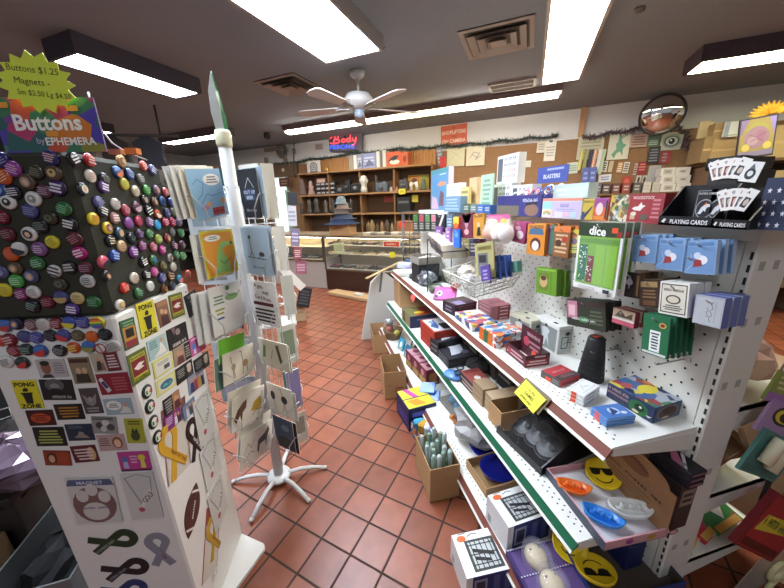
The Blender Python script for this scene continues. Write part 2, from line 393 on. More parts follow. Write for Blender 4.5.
mb = MB(T); 
for sx, sy, w_, h_ in ((0, .14, .5, .03), (0, -.14, .5, .03), (-.24, 0, .03, .25), (.24, 0, .03, .25), (0, 0, .45, .02)): mb.box((sx, sy, ZC-.008), (w_, h_, .016), M('a39a90', .8))
mb.build('frame', t); mb = MB(T); mb.box((0, 0, ZC-.003), (.46, .26, .004), M('4a4541', .9))
for i in range(12): mb.box((0, -.12+.0218*i, ZC-.009), (.45, .004, .01), M('8d857c', .8))
mb.build('slats', t)

# ceiling fan
c = oc(357, 71, ZC); t = thing('ceiling_fan', 'white ceiling fan with pale blades between the vents', 'fan', (c.x, c.y, ZC-.42)); fm = M('b9b5b0', .45)
T = Matrix.Translation((c.x, c.y, 0))
MB(T).lathe([(.0, ZC), (.075, ZC-.0005), (.07, ZC-.04), (.03, ZC-.075), (0, ZC-.076)][::-1], fm, 20).build('canopy', t)
MB(T).lathe([(.014, ZC-.2), (.014, ZC-.07)], fm, 10).build('rod', t)
MB(T).lathe([(0, ZC-.34), (.06, ZC-.34), (.085, ZC-.325), (.145, ZC-.29), (.15, ZC-.25), (.12, ZC-.205), (.05, ZC-.19), (0, ZC-.188)], fm, 24).build('motor', t)
MB(T).lathe([(0, ZC-.42), (.035, ZC-.415), (.05, ZC-.39), (.05, ZC-.345), (0, ZC-.34)], M('8f99a8', .3), 18).build('switch_cup', t)
for k in range(5):
    A = rotz(R(8+72*k), (c.x, c.y, ZC-.33)); mb = MB(A)
    mb.prism([(.2, -.05), (.62, -.075), (.66, -.05), (.67, 0), (.66, .05), (.62, .075), (.2, .05)], 0, .008, M('c8c0b8', .5), Matrix.Rotation(R(10), 4, 'X')); bl = mb.build('blade', t)
    MB(A).prism([(.1, -.02), (.24, -.035), (.24, .035), (.1, .02)], -.006, .004, M('8d8a86', .4, .6)).build('blade_iron', bl)
c = oc(382, 41, ZC); t = MB(Matrix.Translation((c.x, c.y, 0))).tube([(0, 0, ZC), (0, 0, ZC-.04), (.01, .0, ZC-.05), (.02, 0, ZC-.04)], .004, M('3a3636', .5)).build('ceiling_hook')
tag(t, 'small dark hook screwed into the ceiling next to the overhead light', 'hook')
c = oc(267, 136, ZC-.05); t = MB(Matrix.Translation((c.x, c.y, 0))).lathe([(0, ZC-.11), (.05, ZC-.09), (.06, ZC-.05), (.05, ZC), (0, ZC)], M('2a2a2c', .3)).build('security_camera')
tag(t, 'small black dome security camera on the ceiling near the clock', 'camera')
c = oc(640, 8, ZC); t = MB(Matrix.Translation((c.x, c.y, 0))).lathe([(0, ZC-.02), (.03, ZC-.02), (.034, ZC-.004), (.034, ZC), (0, ZC)], M('6d6660', .6)).build('ceiling_sensor')
tag(t, 'small round sensor on the bare ceiling between the yellowish light and joined lenses', 'sensor')
# ------------------------------------------------------------------ four sided button stand
NC = Vector((-.517, .894, 0)); EL = Vector((-.354, .05, 0)).normalized(); ER = Vector((.05, .354, 0)).normalized(); SW = .357; SL = .325; ZS, ZT = 1.24, 1.63
NL = -ER; NR = -EL          # outward normals of the two visible sides
ST = frame(NC, ER, EL)      # local x along the right side, y along the left side
BASEC = NC + (ER+EL)*SW/2
stand = thing('button_stand', 'tall square button stand with dark felt top on a white metal tower', 'display stand', BASEC)
wm = M('e4e4e2', .38); felt = M('34352c', .98, noise=.22, scale=140)
mb = MB(); c = Vector((-.344, 1.154, 0)); u1 = Vector((-.5736, -.8192, 0)); u2 = Vector((-.8192, .5736, 0)); PS = .465; r = .025
pts = []
for cx, cy, a0 in ((r, r, 180), (PS-r, r, 270), (PS-r, PS-r, 0), (r, PS-r, 90)):
    for k in range(5): q = R(a0+22.5*k); pts.append((cx+r*math.cos(q), cy+r*math.sin(q)))
mb.prism(pts, .004, .02, wm, frame(c, u1, -u2) if False else Matrix(((u1.x, u2.x, 0, c.x), (u1.y, u2.y, 0, c.y), (0, 0, 1, 0), (0, 0, 0, 1))))
mb.build('base_plate', stand)
mb = MB(ST); mb.bbox((SW/2, SL/2, (ZS+.02)/2), (SW, SL, ZS-.02), wm, r=.006)
for x in (.02, SW-.02): mb.lathe([(0, 0), (.004, 0), (.004, .001), (0, .0015)], M('8a8a88', .3, .8), 8, Matrix.Translation((x, 0, ZS-.03)) @ Matrix.Rotation(R(90), 4, 'X'))
mb.build('tower', stand)
mb = MB(ST); mb.bbox((SW/2, SL/2, (ZS+ZT)/2+.001), (SW-.006, SL-.006, ZT-ZS-.002), felt, r=.012); mb.build('felt_block', stand)
def sl(px, py): return hit(px, py, NC, NL)
def sr(px, py): return hit(px, py, NC, NR)
# header card and price burst on top
Ph = NC + EL*.17 + ER*.012 + Vector((0, 0, 1.7))
def hdr(px4): return rect(px4, Ph, NL, upright=-EL)
T, wd, hd = hdr([(-6, 93), (93, 102), (107, 152), (-2, 152)])
art_m = PRINT(['7a3f96', '4d3fa8', 'b23a6a', 'c8553a', 'd07a2a', '8a8a3a', '3f7a58', '2f5f60'], 26, seed=3)
mb = slab(T, wd, hd, .004, M('5a3a80')); mb.add([(-wd/2, -hd/2, .0004), (wd/2, -hd/2, .0004), (wd/2, hd/2, .0004), (-wd/2, hd/2, .0004)], [(0, 1, 2, 3)], art_m, T)
mb.art(wd, hd, [('t', 'Buttons', .5, .55, .4, 'f2f0ea', .03, 0, .86), ('t', 'by', .38, .2, .16, 'c9b9d9'), ('t', 'EPHEMERA', .68, .2, .2, 'f2f0ea', .025, 0, .5)], T, eps=.0012)
for u, v in ((.12, .86), (.78, .8), (.52, .34)): mb.art(wd, hd, [('r', u-.06, v-.05, u+.06, v+.05, 'e29a3a')], T, eps=.003)
o = mb.build('header_card'); tag(o, 'rainbow header card reading Buttons above the felt block', 'sign')
Tb, wb, hb = rect([(-4, 52), (76, 52), (76, 112), (-4, 112)], Ph + NL*.012, NL, upright=-EL)
pts = []; n = 15; rnd = random.Random(4)
for k in range(2*n):
    q = math.pi*k/n; rr = (1.0 if k % 2 == 0 else .8)*rnd.uniform(.95, 1.03); pts.append((.5*wb*rr*math.cos(q), .5*hb*rr*math.sin(q)))
mb = MB(); mb.prism(pts, -.0015, 0, M('d6e84a', .6), Tb @ Matrix.Rotation(R(-4), 4, 'Z'))
ink = '5a5a28'
mb.art(wb, hb, [('t', 'Buttons $1.25', .5, .7, .15, ink, 0, -6, .74), ('t', 'Magnets -', .45, .5, .15, ink, 0, -6, .6), ('t', 'Sm $2.50 Lg $4.50', .56, .3, .125, ink, 0, -6, .66)], Tb, eps=.0006)
tag(mb.build('price_burst'), 'neon yellow star burst price card for buttons and magnets', 'price tag')
p = Ph
mb = MB(); a = sl(85, 90)+ER*.1; b_ = sl(152, 163)+ER*.25
mb.tube([hit(88, 92, Ph+ER*.12, NL), hit(92, 108, Ph+ER*.12, NL), hit(100, 128, Ph+ER*.12, NL), hit(112, 143, Ph+ER*.12, NL), hit(128, 153, Ph+ER*.12, NL), hit(147, 160, Ph+ER*.12, NL)], .0022, M('d8d8d4', .3))
tag(mb.build('sign_wire'), 'thin curved white wire springing up behind the header card', 'wire')
for i, (px, py, col, lb) in enumerate(((117, 151, 'c78a4a', 'crumpled tan scrap lying on top of the felt block beside the header'), (133, 151, 'd97b2a', 'orange folded paper lying on top of the felt block'))):
    q = oz(px, py+4, ZT); mb = MB(Matrix.Translation(q)); 
    mb.prism([(-.012, -.01), (.014, -.012), (.016, .008), (-.007, .012)], .001, .012+.003*i, M(col, .8)); tag(mb.build('paper_scrap'), lb, 'paper')

def pin_mesh(face, ink, style, r):
    mb = MB(); fm = M(face, .25); im = M(ink, .3)
    mb.lathe([(r*.9, 0), (r, .003), (r*.97, .0055), (r*.8, .0075), (r*.4, .0085), (0, .0088)], fm, 18)
    z = .0097; rn = random.Random(sum(map(ord, face+ink+style)))
    if style == 'l':
        for k in range(4):
            y = r*(.42-.28*k); w_ = r*rn.uniform(.45, .72)
            mb.add([(-w_, y-.06*r, z), (w_, y-.06*r, z), (w_, y+.07*r, z), (-w_, y+.07*r, z)], [(0, 1, 2, 3)], im)
    elif style == 'b':
        for k in range(3):
            y = r*(.4-.4*k); w_ = r*rn.uniform(.5, .7)
            mb.add([(-w_, y-.12*r, z), (w_, y-.12*r, z), (w_, y+.12*r, z), (-w_, y+.12*r, z)], [(0, 1, 2, 3)], im)
    elif style == 's':
        for k in range(3):
            y = r*(.55-.55*k); w_ = math.sqrt(max(0, .8*r*r-y*y))
            mb.add([(-w_, y-.13*r, z), (w_, y-.13*r, z), (w_, y+.13*r, z), (-w_, y+.13*r, z)], [(0, 1, 2, 3)], im)
    elif style == 'h':
        w_ = [(r*.85*math.cos(math.pi*k/10), -r*.85*math.sin(math.pi*k/10), z) for k in range(11)]; mb.poly(w_[::-1], im)
    elif style == 'd':
        mb.disc((0, 0), r*.5, im, z=z)
        mb.disc((0, r*.1), r*.2, fm, z=z+.0004)
    elif style == 'f':
        mb.disc((0, 0), r*.55, im, z=z, ry=r*.62); mb.disc((0, -r*.05), r*.3, M('d9b08c', .5), z=z+.0004, ry=r*.38)
    elif style == 'r':   # rainbow
        for k, c in enumerate(('d0433a', 'e08a2e', 'e6d23c', '4a9a4a', '3f63b0', '7a4a9a')):
            y0 = r*(.8-.27*k); y1 = y0-.27*r; a = math.sqrt(max(0, .82*r*r-y0*y0)); b = math.sqrt(max(0, .82*r*r-y1*y1))
            mb.add([(-b, y1, z), (b, y1, z), (a, y0, z), (-a, y0, z)], [(0, 1, 2, 3)], M(c, .3))
    elif style == 'n':   # crossed out sign
        pr = [(r*.8*math.cos(2*math.pi*k/18), r*.8*math.sin(2*math.pi*k/18), z) for k in range(18)]; mb.tube(pr, r*.09, im, 4, True)
        mb.add([(-r*.6, r*.5, z), (r*.5, -r*.6, z), (r*.6, -r*.5, z), (-r*.5, r*.6, z)], [(0, 1, 2, 3)], im)
    return mb
NAMES = {'b':'block lettering', 'l':'small lettering', 's':'stripes', 'h':'a two-tone face', 'd':'a round emblem', 'f':'a small portrait', 'r':'rainbow bands', 'n':'a crossed out circle', 'p':'a plain face'}
CN = {'22242e':'black', '2c2a6a':'navy', '8a3f8f':'violet', 'c2562a':'orange', '2e4a8a':'blue', 'd9d9d6':'white', '6d1f2e':'maroon', '2f6a3c':'green', '474a80':'slate blue', 'd8cf3a':'yellow', '3b3a2c':'dark olive',
      'a3246e':'magenta', '4aa04f':'light green', 'd8c48a':'cream', 'c9372c':'red', 'e6e0cf':'ivory', 'b5395e':'rose', '5a3a7a':'purple', '3f86c2':'sky blue', 'c95a80':'pink', '7a7a7c':'grey', '8a8f4a':'olive', '5a463a':'brown', 'e0c832':'golden', 'a9a9ad':'silver', 'd98a78':'salmon'}
PINS = []
def pin(side, px, py, col, ink, style, r=None, where='felt'):
    P = (sl if side == 'L' else sr)(px, py); N = NL if side == 'L' else NR; X = -EL if side == 'L' else ER
    off = -.003 if where == 'felt' else 0
    PINS.append((where, side, P - N*(-off if False else 0) + N*(0 if where != 'felt' else -.003), X, N, col, ink, style, r or (.0165 if side == 'L' else .0158)))
K = '22242e'; W_ = 'd9d9d6'
# dark felt, side facing the photographer
for a in ((2,160,'2c2a6a','8a86c0','l'),(14,169,'8a3f8f','d9a0d0','l'),(4,177,'c2562a','e8b080','l'),(51,158,'2c2a6a','d8b0a8','l'),(37,172,'3b3a2c','6a6a58','l'),(54,173,'5a463a','c0a868','d'),(28,182,'5a463a','98877c','f'),
          (45,191,'5a3a4a','a88898','l'),(58,188,'3a2a5a','d8d0e0','b'),(1,190,'2e4a8a','88a8d8','d'),(14,192,K,'c8ccd8','l'),(9,202,W_,K,'d'),(34,199,W_,'8a8a8a','d'),(31,211,'474a80','7a7db0','l'),(64,209,'2f6a3c','7ab88a','l'),
          (51,218,'3b3a2c','55553f','d'),(2,217,'6d1f2e','b07080','l'),(41,226,K,'70786c','l'),(70,224,K,W_,'b'),(8,234,'5a2430','8a5a60','l'),(30,234,W_,K,'f'),(20,249,W_,K,'h'),(53,242,'d8cf3a','b0a428','l'),(75,239,'5a2a34','a86a74','l'),
          (12,254,'c2562a','d07040','p'),(40,249,'7a4f86','c8b0d0','l'),(80,253,'a3246e','f0c8e0','b'),(38,263,'2f6a3c','8ac09a','l'),(55,271,W_,K,'s'),(70,267,K,'b8b8b4','b'),(86,268,'5a2a3c','9a7080','l'),(2,272,'5a5a8a','9090b8','d'),(16,268,'5a4a34','8a7a60','f'),
          (32,276,'474a6a','8a8aa8','f'),(17,281,'4aa04f','a8d8a8','l'),(88,281,'d0d2d2','6a6a6a','l'),(5,290,'d8cf3a','c0a020','l'),(22,294,'7a2f62','d0a0c0','l'),(34,292,W_,'9a9a9a','l'),(61,284,'3b3a2c','5a5a4a','d'),(62,297,'474a80','b09860','h'),
          (78,298,'d8c48a','a08a50','l'),(48,302,'6d1f2e','a06070','l'),(33,306,K,'7a9a8a','l'),(94,302,'2f6a3c','6aa080','l'),(73,309,'5a3a8a','e0d8f0','b')):
    pin('L', *a)
for a in ((73,159,K,W_,'b'),(89,160,'c9372c','f0d0c0','b'),(90,176,'e6e0cf','c07a60','l'),(104,179,K,'7a7a78','l'),(82,189,K,W_,'f'),(103,187,'5a3a7a','e0d8ec','b'),(98,202,'5a5a90','9a9ac0','l'),(121,161,'d8b07a','a07a48','f'),(143,166,'d0504a','f0c0b8','l'),
          (152,170,'474a80','c0c0e0','b'),(117,172,'3f6ab0','d07a50','h'),(129,174,'2e4a8a','a8c0e8','l'),(140,179,'7a7a7c','b0b0b0','l'),(124,184,'d8cf5a','b8b040','l'),(135,191,'e6e0cf','c0b8a0','l'),(146,190,'4aa04f','80c080','l'),(156,190,'8a7a9a','c08aa0','f'),
          (165,192,'c95a60','e8b0b0','l'),(168,181,'3b3a2c','c0b890','b'),(115,204,'d0ccc8','b0a8a0','b'),(102,211,K,W_,'b'),(125,210,'a3344a','e0a0a8','l'),(136,207,'6a4a5a','c8a8b8','h'),(144,200,K,'9a9a98','f'),(154,202,'5a463a','a08a70','f'),(162,201,'3f6ab0','22242e','d'),
          (172,202,'3f5fb8','a8b8e8','l'),(93,219,'e0c832','c06a30','l'),(107,228,'e0c832','8a4a5a','f'),(114,218,'a87a78','e8d8d0','b'),(128,223,'8a4f9a','b080c0','p'),(138,221,'b5395e','d06080','p'),(148,211,K,W_,'s'),(157,214,'d0562a','f0e0d0','h'),(167,213,'474f8a','8088c0','d'),
          (174,212,'8a8f6a','b0b490','l'),(149,222,'7a5a8a','d8c8e0','b'),(157,225,'3f9fd8','80c0e8','p'),(165,222,'b5395e','f0b0c8','b'),(172,222,'b02a4a','e080a0','b'),(179,222,'8a7aa0','b0a0c0','l'),(119,233,'3a5a7a','d0b090','f'),(110,241,K,'c8b898','b'),(131,238,K,'4a5a50','d'),
          (139,234,'4a2f5a','9a80b0','l'),(149,234,'3f7a4a','80b088','l'),(158,239,'a8b860','d0d890','l'),(167,238,'8a2f2f','d09080','f'),(172,232,'6a6a6c','9a9a9c','p'),(181,233,'3f7a4a','78a880','l'),(121,246,'d8b890','a07858','l'),(114,256,'2e4fa0','a0b8f0','b'),(133,252,'7a3f9a','d8c0e8','b'),
          (142,246,'8a4a7a','d0a0c0','l'),(153,247,'a8506a','e0b0b8','l'),(162,250,'c9409a','f0b0e0','l'),(174,246,'4a3a4a','e0a0c0','b'),(182,245,'5a3a4a','c8a8b0','l'),(103,262,'d05a70','22242e','h'),(106,276,K,'5a3a30','f'),(143,262,K,W_,'b'),(153,260,'4a7a4a','3f86c2','d'),
          (163,266,'5a5238','8a8260','d'),(170,258,'a9a9ad','4a4a4c','f'),(176,255,'3f7a4a','80b088','l'),(183,256,'6aa86a','a0d0a0','l'),(173,267,'d0ccc0','a8a498','l'),(134,278,'e0d8cc','b09a88','l'),(146,275,K,W_,'b'),(154,272,'c9509a','e8a0d0','l'),(162,278,'4a4a8a','a8a8d0','l'),
          (170,276,'6a4a3a','c8a890','s'),(179,279,'3f86a8','e08080','h'),(188,274,'c0503a','e09080','p'),(124,288,'c9372c','f0a090','l'),(138,293,'2f6a3c','80b090','l'),(150,286,'e8e8e4','a0a09c','l'),(164,289,'5a3a22','b08040','d'),(172,286,'2a2a3a','6a6a8a','l'),(120,305,'e0dcd0','c0a860','f')):
    pin('R', *a)
# rows of pins on the white tower
for a in ((7,325,'3f6ab0','b03a3a','h'),(18,323,'22203a','5a5a7a','f'),(33,324,'6a5058','c0a0a0','l'),(45,324,'d0ccc8','b0a0a0','l'),(58,323,'6d1f2e','d0a0a8','l'),(71,322,'3f4fa0','d0c83a','h'),(84,322,'474a90','8a8ac8','l'),(99,322,'d8cf3a','c9372c','r'),
          (1,340,'c04a3a','d87060','p'),(11,339,'7a2430','d0a0a0','b'),(26,336,'474a80','6a6da0','p'),(38,337,'4a4a90','8a8ac8','l'),(52,335,'22242e','5a5a60','l'),(65,335,'474a90','c03a3a','h'),(79,335,'5a5238','8a8260','l'),(93,336,'d0622a','d87a48','p'),(106,334,'1c2024','4a5058','l'),
          (16,350,'7a2430','c08088','l'),(28,349,'22303a','7aa090','l'),(42,350,'3f6ab0','c9372c','h'),(61,350,'22242e','9a9a98','l'),(75,347,'c0502a','e0c060','b'),(90,346,'3f6ab0','8a8f4a','h'),(103,347,'e0dcd8','a02a2a','n'),(114,345,'c8c8c4','8a8a88','l'),(8,361,'d8d8d4','8a8a88','l'),(24,362,'2a3a34','c03a3a','h')):
    pin('L', *a, where='tower')
pin('R', 196.5, 325, 'd0622a', 'b8501c', 'd', .014, 'tower')
_pm = {}; cnt = {}
def cname(col):
    c = lin(col); best = min(CN, key=lambda k: sum((a-b)**2 for a, b in zip([x**.45 for x in lin(k)], [x**.45 for x in c]))); return CN[best]
rows = {}
for i, p in enumerate(PINS): rows.setdefault((p[0], p[1], cname(p[5]), p[7]), []).append(i)
FACE = {('felt', 'L'): 'front felt side', ('felt', 'R'): 'felt side by card rack', ('tower', 'L'): 'white front tower side', ('tower', 'R'): 'white tower side by card rack'}
for key, ids in rows.items():
    ids.sort(key=lambda i: -PINS[i][2].z)
    for n, i in enumerate(ids):
        where, side, P, X, N, col, ink, st, r = PINS[i]
        rn = random.Random(i); ang = rn.uniform(-.5, .5); sc = rn.uniform(.94, 1.06)
        T = frame(P, X, Vector((0, 0, 1))) @ Matrix.Rotation(ang, 4, 'Z')
        mb = pin_mesh(col, ink, st, r*sc); mb.v = [T @ v for v in mb.v]
        o = mb.build('pin_button', None, P)
        pos = ('' if len(ids) == 1 else (ORD[n]+' highest ' if n < 20 else 'lowest of '))
        tag(o, '%s%s pin button, %s, %s' % (pos, key[2], NAMES[st], FACE[(where, side)]), 'button', 'pin buttons on the button stand')

# ---- magnets on the tower
def mag(side, px4, label, m, decor=(), name='fridge_magnet', group='fridge magnets on the white tower', cat='magnet', th=.0025):
    N = NL if side == 'L' else NR; P = NC + N*th
    return flat(name, label, cat, px4, P, N, th*.8, mat(m), decor, group=group)
def pong(side, px4, label):
    cup = [('p', [(.36, .18), (.64, .18), (.7, .52), (.3, .52)], '1a1a14'), ('p', [(.26, .52), (.74, .52), (.74, .58), (.26, .58)], '1a1a14'), ('c', .5, .68, .1, '1a1a14'), ('r', .38, .62, .46, .7, '1a1a14')]
    mag(side, px4, label, 'd9cf26', [('t', 'PONG', .5, .86, .2, '1a1a14', .04, 0, .85), ('t', 'ZONE', .5, .09, .2, '1a1a14', .04, 0, .85)] + [c for c in cup])
pong('R', [(136, 304), (153, 299.5), (158.5, 331), (142, 340)], 'yellow magnet reading pong zone near the top of the rack side')
pong('L', [(11, 381), (35, 380), (44, 408), (20, 409)], 'dim yellow magnet reading pong zone below the white pin rows')
SK = 'c89a7c'
def dark(side, px4, label, bg, ink, n=4, extra=()): mag(side, px4, label, bg, list(extra)+[('l', .1, .12, .9, .88, n, ink)])
def pic(side, px4, label, bg, decor): mag(side, px4, label, bg, decor)
# tower side facing the photographer
pic('L', [(35, 360), (64, 359), (68, 377), (40, 378)], 'greyish portrait magnet with a smiling man in a suit', 'b9b2b2', [('e', .3, .55, .17, .34, '8a5a44'), ('e', .3, .8, .17, .14, '2a2020'), ('p', [(.08, 0), (.52, 0), (.42, .2), (.18, .2)], '3a3438'), ('l', .55, .2, .95, .85, 5, '8a8288')])
pic('L', [(67, 358), (87, 357), (96, 383), (75, 384)], 'sepia magnet with two seated people in old photograph', '8a7a62', [('r', .05, .8, .95, .95, '4a2a20'), ('e', .36, .5, .13, .12, 'c8a888'), ('e', .66, .5, .13, .12, 'c8a888'), ('p', [(.15, .05), (.85, .05), (.8, .38), (.2, .38)], '3a3028')])
pic('L', [(88, 354), (116, 352), (122, 370), (96, 373)], 'cream and maroon magnet with robed figures beside white writing', 'b9b09a', [('r', .5, 0, 1, 1, '6a1f2c'), ('l', .56, .15, .95, .9, 5, 'd8c8c8'), ('p', [(.1, .1), (.4, .1), (.33, .6), (.2, .6)], '3a3038'), ('e', .25, .7, .06, .1, SK), ('p', [(.3, .1), (.46, .1), (.42, .5), (.34, .5)], '8a6a58'), ('e', .38, .58, .05, .09, SK)])
pic('L', [(95, 375), (127, 372), (133, 393), (102, 395)], 'dark red magnet with a tilted can on one side', '8a2232', [('p', [(.05, .75), (.16, .85), (.36, .2), (.22, .1)], 'd0d0d4'), ('p', [(.1, .62), (.2, .68), (.3, .36), (.2, .3)], '2a3a70'), ('l', .4, .15, .95, .85, 5, 'b05a60')])
pic('L', [(37, 380), (70, 380), (77, 400), (45, 400)], 'black magnet with a hatted figure in smoke above white letters', '1c1a1c', [('e', .45, .75, .3, .3, '5a585a'), ('e', .45, .68, .14, .16, '8a8688'), ('p', [(.2, .3), (.7, .3), (.55, .6), (.35, .6)], '121012'), ('w', .6, .17, .6, .2, 'b8b4b0')])
pic('L', [(78, 389), (96, 388), (104, 413), (86, 414)], 'grey brown magnet with a spread eagle figure', '4a4042', [('p', [(.1, .8), (.5, .55), (.9, .8), (.75, .4), (.5, .3), (.25, .4)], '8a8484'), ('e', .5, .58, .1, .1, 'a09a98'), ('l', .15, .05, .85, .28, 2, '9a9494')])
pic('L', [(102, 400), (129, 398), (135, 414), (108, 415)], 'pale magnet with a speech cloud beside a reclining figure', '9ab0b8', [('e', .34, .6, .28, .3, 'e6e6e0'), ('l', .15, .45, .52, .75, 3, '6a6a68'), ('p', [(.5, .1), (.95, .1), (.9, .4), (.7, .6), (.6, .3)], 'd8d4d0'), ('e', .78, .62, .07, .13, SK)])
pic('L', [(24, 411), (51, 410), (57, 425), (31, 426)], 'dark red magnet with a glowing orange oval', '3a1214', [('e', .5, .5, .38, .33, 'b84a26'), ('l', .22, .3, .78, .72, 3, '5a1a10')])
dark('L', [(52, 405), (80, 404), (86, 419), (59, 420)], 'black magnet with amber writing between the pong and eagle magnets', '191412', 'b07a30', 4)
dark('L', [(31, 428), (61, 427), (69, 446), (38, 446)], 'black magnet with pale green quotation writing', '15150f', 'a8b060', 5)
pic('L', [(63, 425), (90, 424), (96, 440), (70, 441)], 'night blue magnet with a pale crouching figure', '1f2f42', [('e', .55, .4, .1, .14, 'b0a898'), ('p', [(.25, .2), (.85, .15), (.7, .35), (.5, .6), (.4, .35)], '8a8478'), ('l', .1, .75, .7, .95, 2, '5a6a7a')])
pic('L', [(88, 417), (113, 417), (121, 434), (96, 433)], 'black and white magnet with a crowd drawing', '8f8f8c', [('e', .3, .5, .15, .2, '3a3a3a'), ('e', .55, .65, .15, .2, 'c8c8c6'), ('e', .75, .4, .16, .2, '4a4a4a'), ('e', .45, .3, .12, .18, 'c0c0bc'), ('l', .05, .8, .9, .98, 2, '2a2a2a')])
pic('L', [(122, 419), (140, 419), (148, 443), (129, 443)], 'yellow magnet with a dark pineapple shape', 'a8a838', [('e', .5, .3, .25, .2, '3a4a2a'), ('p', [(.3, .45), (.4, .65), (.5, .5), (.6, .65), (.7, .45)], '2a3a22'), ('l', .15, .75, .9, .95, 2, '55551c')])
pic('L', [(95, 436), (122, 434), (128, 450), (101, 451)], 'pinkish magnet with a smiling girl', 'b89a98', [('e', .72, .5, .19, .36, '7a4a30'), ('e', .72, .46, .13, .26, 'e0b89c'), ('l', .06, .3, .45, .85, 4, '7a5a60')])
pic('L', [(41, 451), (67, 451), (74, 466), (47, 465)], 'reddish magnet with a woman leaning her head', '8a3a2a', [('e', .3, .5, .18, .36, '4a2018'), ('e', .3, .46, .12, .26, SK), ('r', .5, .08, .96, .92, 'a04428')])
dark('L', [(70, 447), (93, 445), (101, 461), (75, 463)], 'maroon magnet with a blonde profile and white writing', '5a1a24', 'd8c0c0', 4, [('e', .78, .5, .17, .4, 'c8a870'), ('e', .72, .48, .1, .28, SK)])
pic('L', [(116, 453), (146, 451), (154, 470), (122, 471)], 'hot pink magnet with two cartoon people', 'b8408a', [('e', .2, .6, .1, .16, '5a6ab0'), ('p', [(.12, .15), (.3, .15), (.27, .5), (.14, .5)], 'a8b0d8'), ('e', .75, .7, .12, .16, 'd8c83a'), ('p', [(.68, .15), (.85, .15), (.82, .55), (.7, .55)], 'd8d060'), ('l', .36, .4, .62, .85, 3, 'e0a8d0'), ('r', .02, 0, .98, .08, '3a1430')])
# tower side beside the rack
pic('R', [(119, 322), (133, 317), (140, 344), (126, 351)], 'green and gold magnet with a dark square picture', '2f5a3a', [('r', .08, .1, .92, .75, 'c08a3a'), ('r', .22, .38, .8, .68, '15120f'), ('r', .1, .06, .92, .28, '8a2a30'), ('l', .12, .76, .9, .96, 2, '7aa880')])
pic('R', [(155, 304), (166, 298.5), (172, 322), (161, 327.5)], 'tan magnet with two people from an old painting', '8a6248', [('r', .05, .8, .95, .98, 'a87a58'), ('e', .36, .6, .15, .1, 'd0a888'), ('e', .66, .52, .15, .1, 'd0a888'), ('p', [(.15, .02), (.85, .02), (.8, .4), (.2, .45)], '4a2a28')])
for px4, lb in (([(168, 296), (181, 292), (186, 314), (173, 319.5)], 'green magnet with yellow bands and a hand on maroon, top row'), ([(126, 357), (144, 347), (152, 374), (134, 386)], 'green magnet with yellow bands and a hand on maroon, second row')):
    pic('R', px4, lb, '5a6a2a', [('r', .1, .1, .9, .9, 'b8b03a'), ('r', .12, .24, .88, .76, '7a1a24'), ('p', [(.2, .5), (.5, .62), (.8, .58), (.6, .5), (.75, .42), (.4, .4)], 'e6dcd4'), ('w', .5, .83, .7, .11, '4a4a14'), ('w', .5, .15, .7, .1, '4a4a14')])
mag('R', [(184.5, 296), (195.5, 289), (200, 309), (189.5, 319)], 'black magnet reading one big mess at the top corner', '17181a', [('l', .15, .76, .85, .92, 2, '8a8a8a'), ('t', 'ONE', .5, .62, .15, 'e0e0dc', .03, 0, .7), ('t', 'BIG', .5, .42, .15, 'e0e0dc', .03, 0, .7), ('t', 'MESS', .5, .22, .15, 'e0e0dc', .03, 0, .8)])
pic('R', [(146, 343), (164, 333), (168.5, 351), (151, 361)], 'pale teal magnet with a person in white reclining', 'a8c4c4', [('p', [(.2, .05), (.95, .05), (.8, .5), (.65, .7), (.55, .3)], 'e8e6e0'), ('e', .74, .78, .08, .12, SK), ('l', .05, .5, .5, .92, 4, '4a8a90')])
pic('R', [(166.5, 331), (185.5, 321), (189, 340), (170, 351)], 'black magnet with a hatted boss above white lettering', '1a1416', [('e', .5, .7, .12, .16, '9a8a80'), ('p', [(.2, .3), (.8, .3), (.62, .56), (.38, .56)], '2a2428'), ('p', [(.2, .98), (.4, .98), (.3, .6)], '8a6a70'), ('w', .5, .15, .7, .22, 'e0dcd8')])
pic('R', [(151, 364), (171, 352), (174, 367), (156.5, 379.5)], 'pale yellow bordered magnet with a small dark rectangle', 'd0cc6a', [('r', .08, .1, .92, .9, 'd8d6cc'), ('r', .5, .25, .8, .5, '4a4a50'), ('l', .15, .6, .85, .82, 2, '9a9a90')])
pic('R', [(172, 350), (189, 341), (192, 357), (176, 367)], 'magnet of an old couple next to black text panel', 'a89078', [('r', .62, 0, 1, 1, '1f1c1c'), ('l', .66, .15, .96, .85, 5, 'a8a4a0'), ('e', .26, .65, .1, .15, SK), ('e', .44, .55, .09, .14, SK), ('p', [(.1, .02), (.56, .02), (.5, .45), (.2, .45)], '6a3a3a')])
pic('R', [(188, 340), (204, 331), (206.5, 348), (191, 358)], 'pink cartoon magnet with two faces', 'cc5a9a', [('e', .26, .5, .12, .2, '5a7ac8'), ('e', .7, .55, .13, .2, 'd8c860'), ('l', .1, .8, .9, .95, 1, 'f0c0e0'), ('p', [(.2, .1), (.36, .1), (.33, .35), (.22, .35)], 'c8d0f0'), ('p', [(.62, .1), (.8, .1), (.76, .4), (.65, .4)], 'e06a30')])
pic('R', [(154, 383), (174, 371), (177.5, 384), (159, 397)], 'cream magnet with an ornate blue green label', 'd0ccb0', [('r', .04, .05, .96, .95, 'd8d05a'), ('r', .1, .14, .9, .86, 'd8d4c0'), ('e', .5, .5, .33, .26, '2f6a8a'), ('p', [(.25, .4), (.42, .6), (.6, .42), (.75, .6), (.7, .4)], '6ab0a0')])
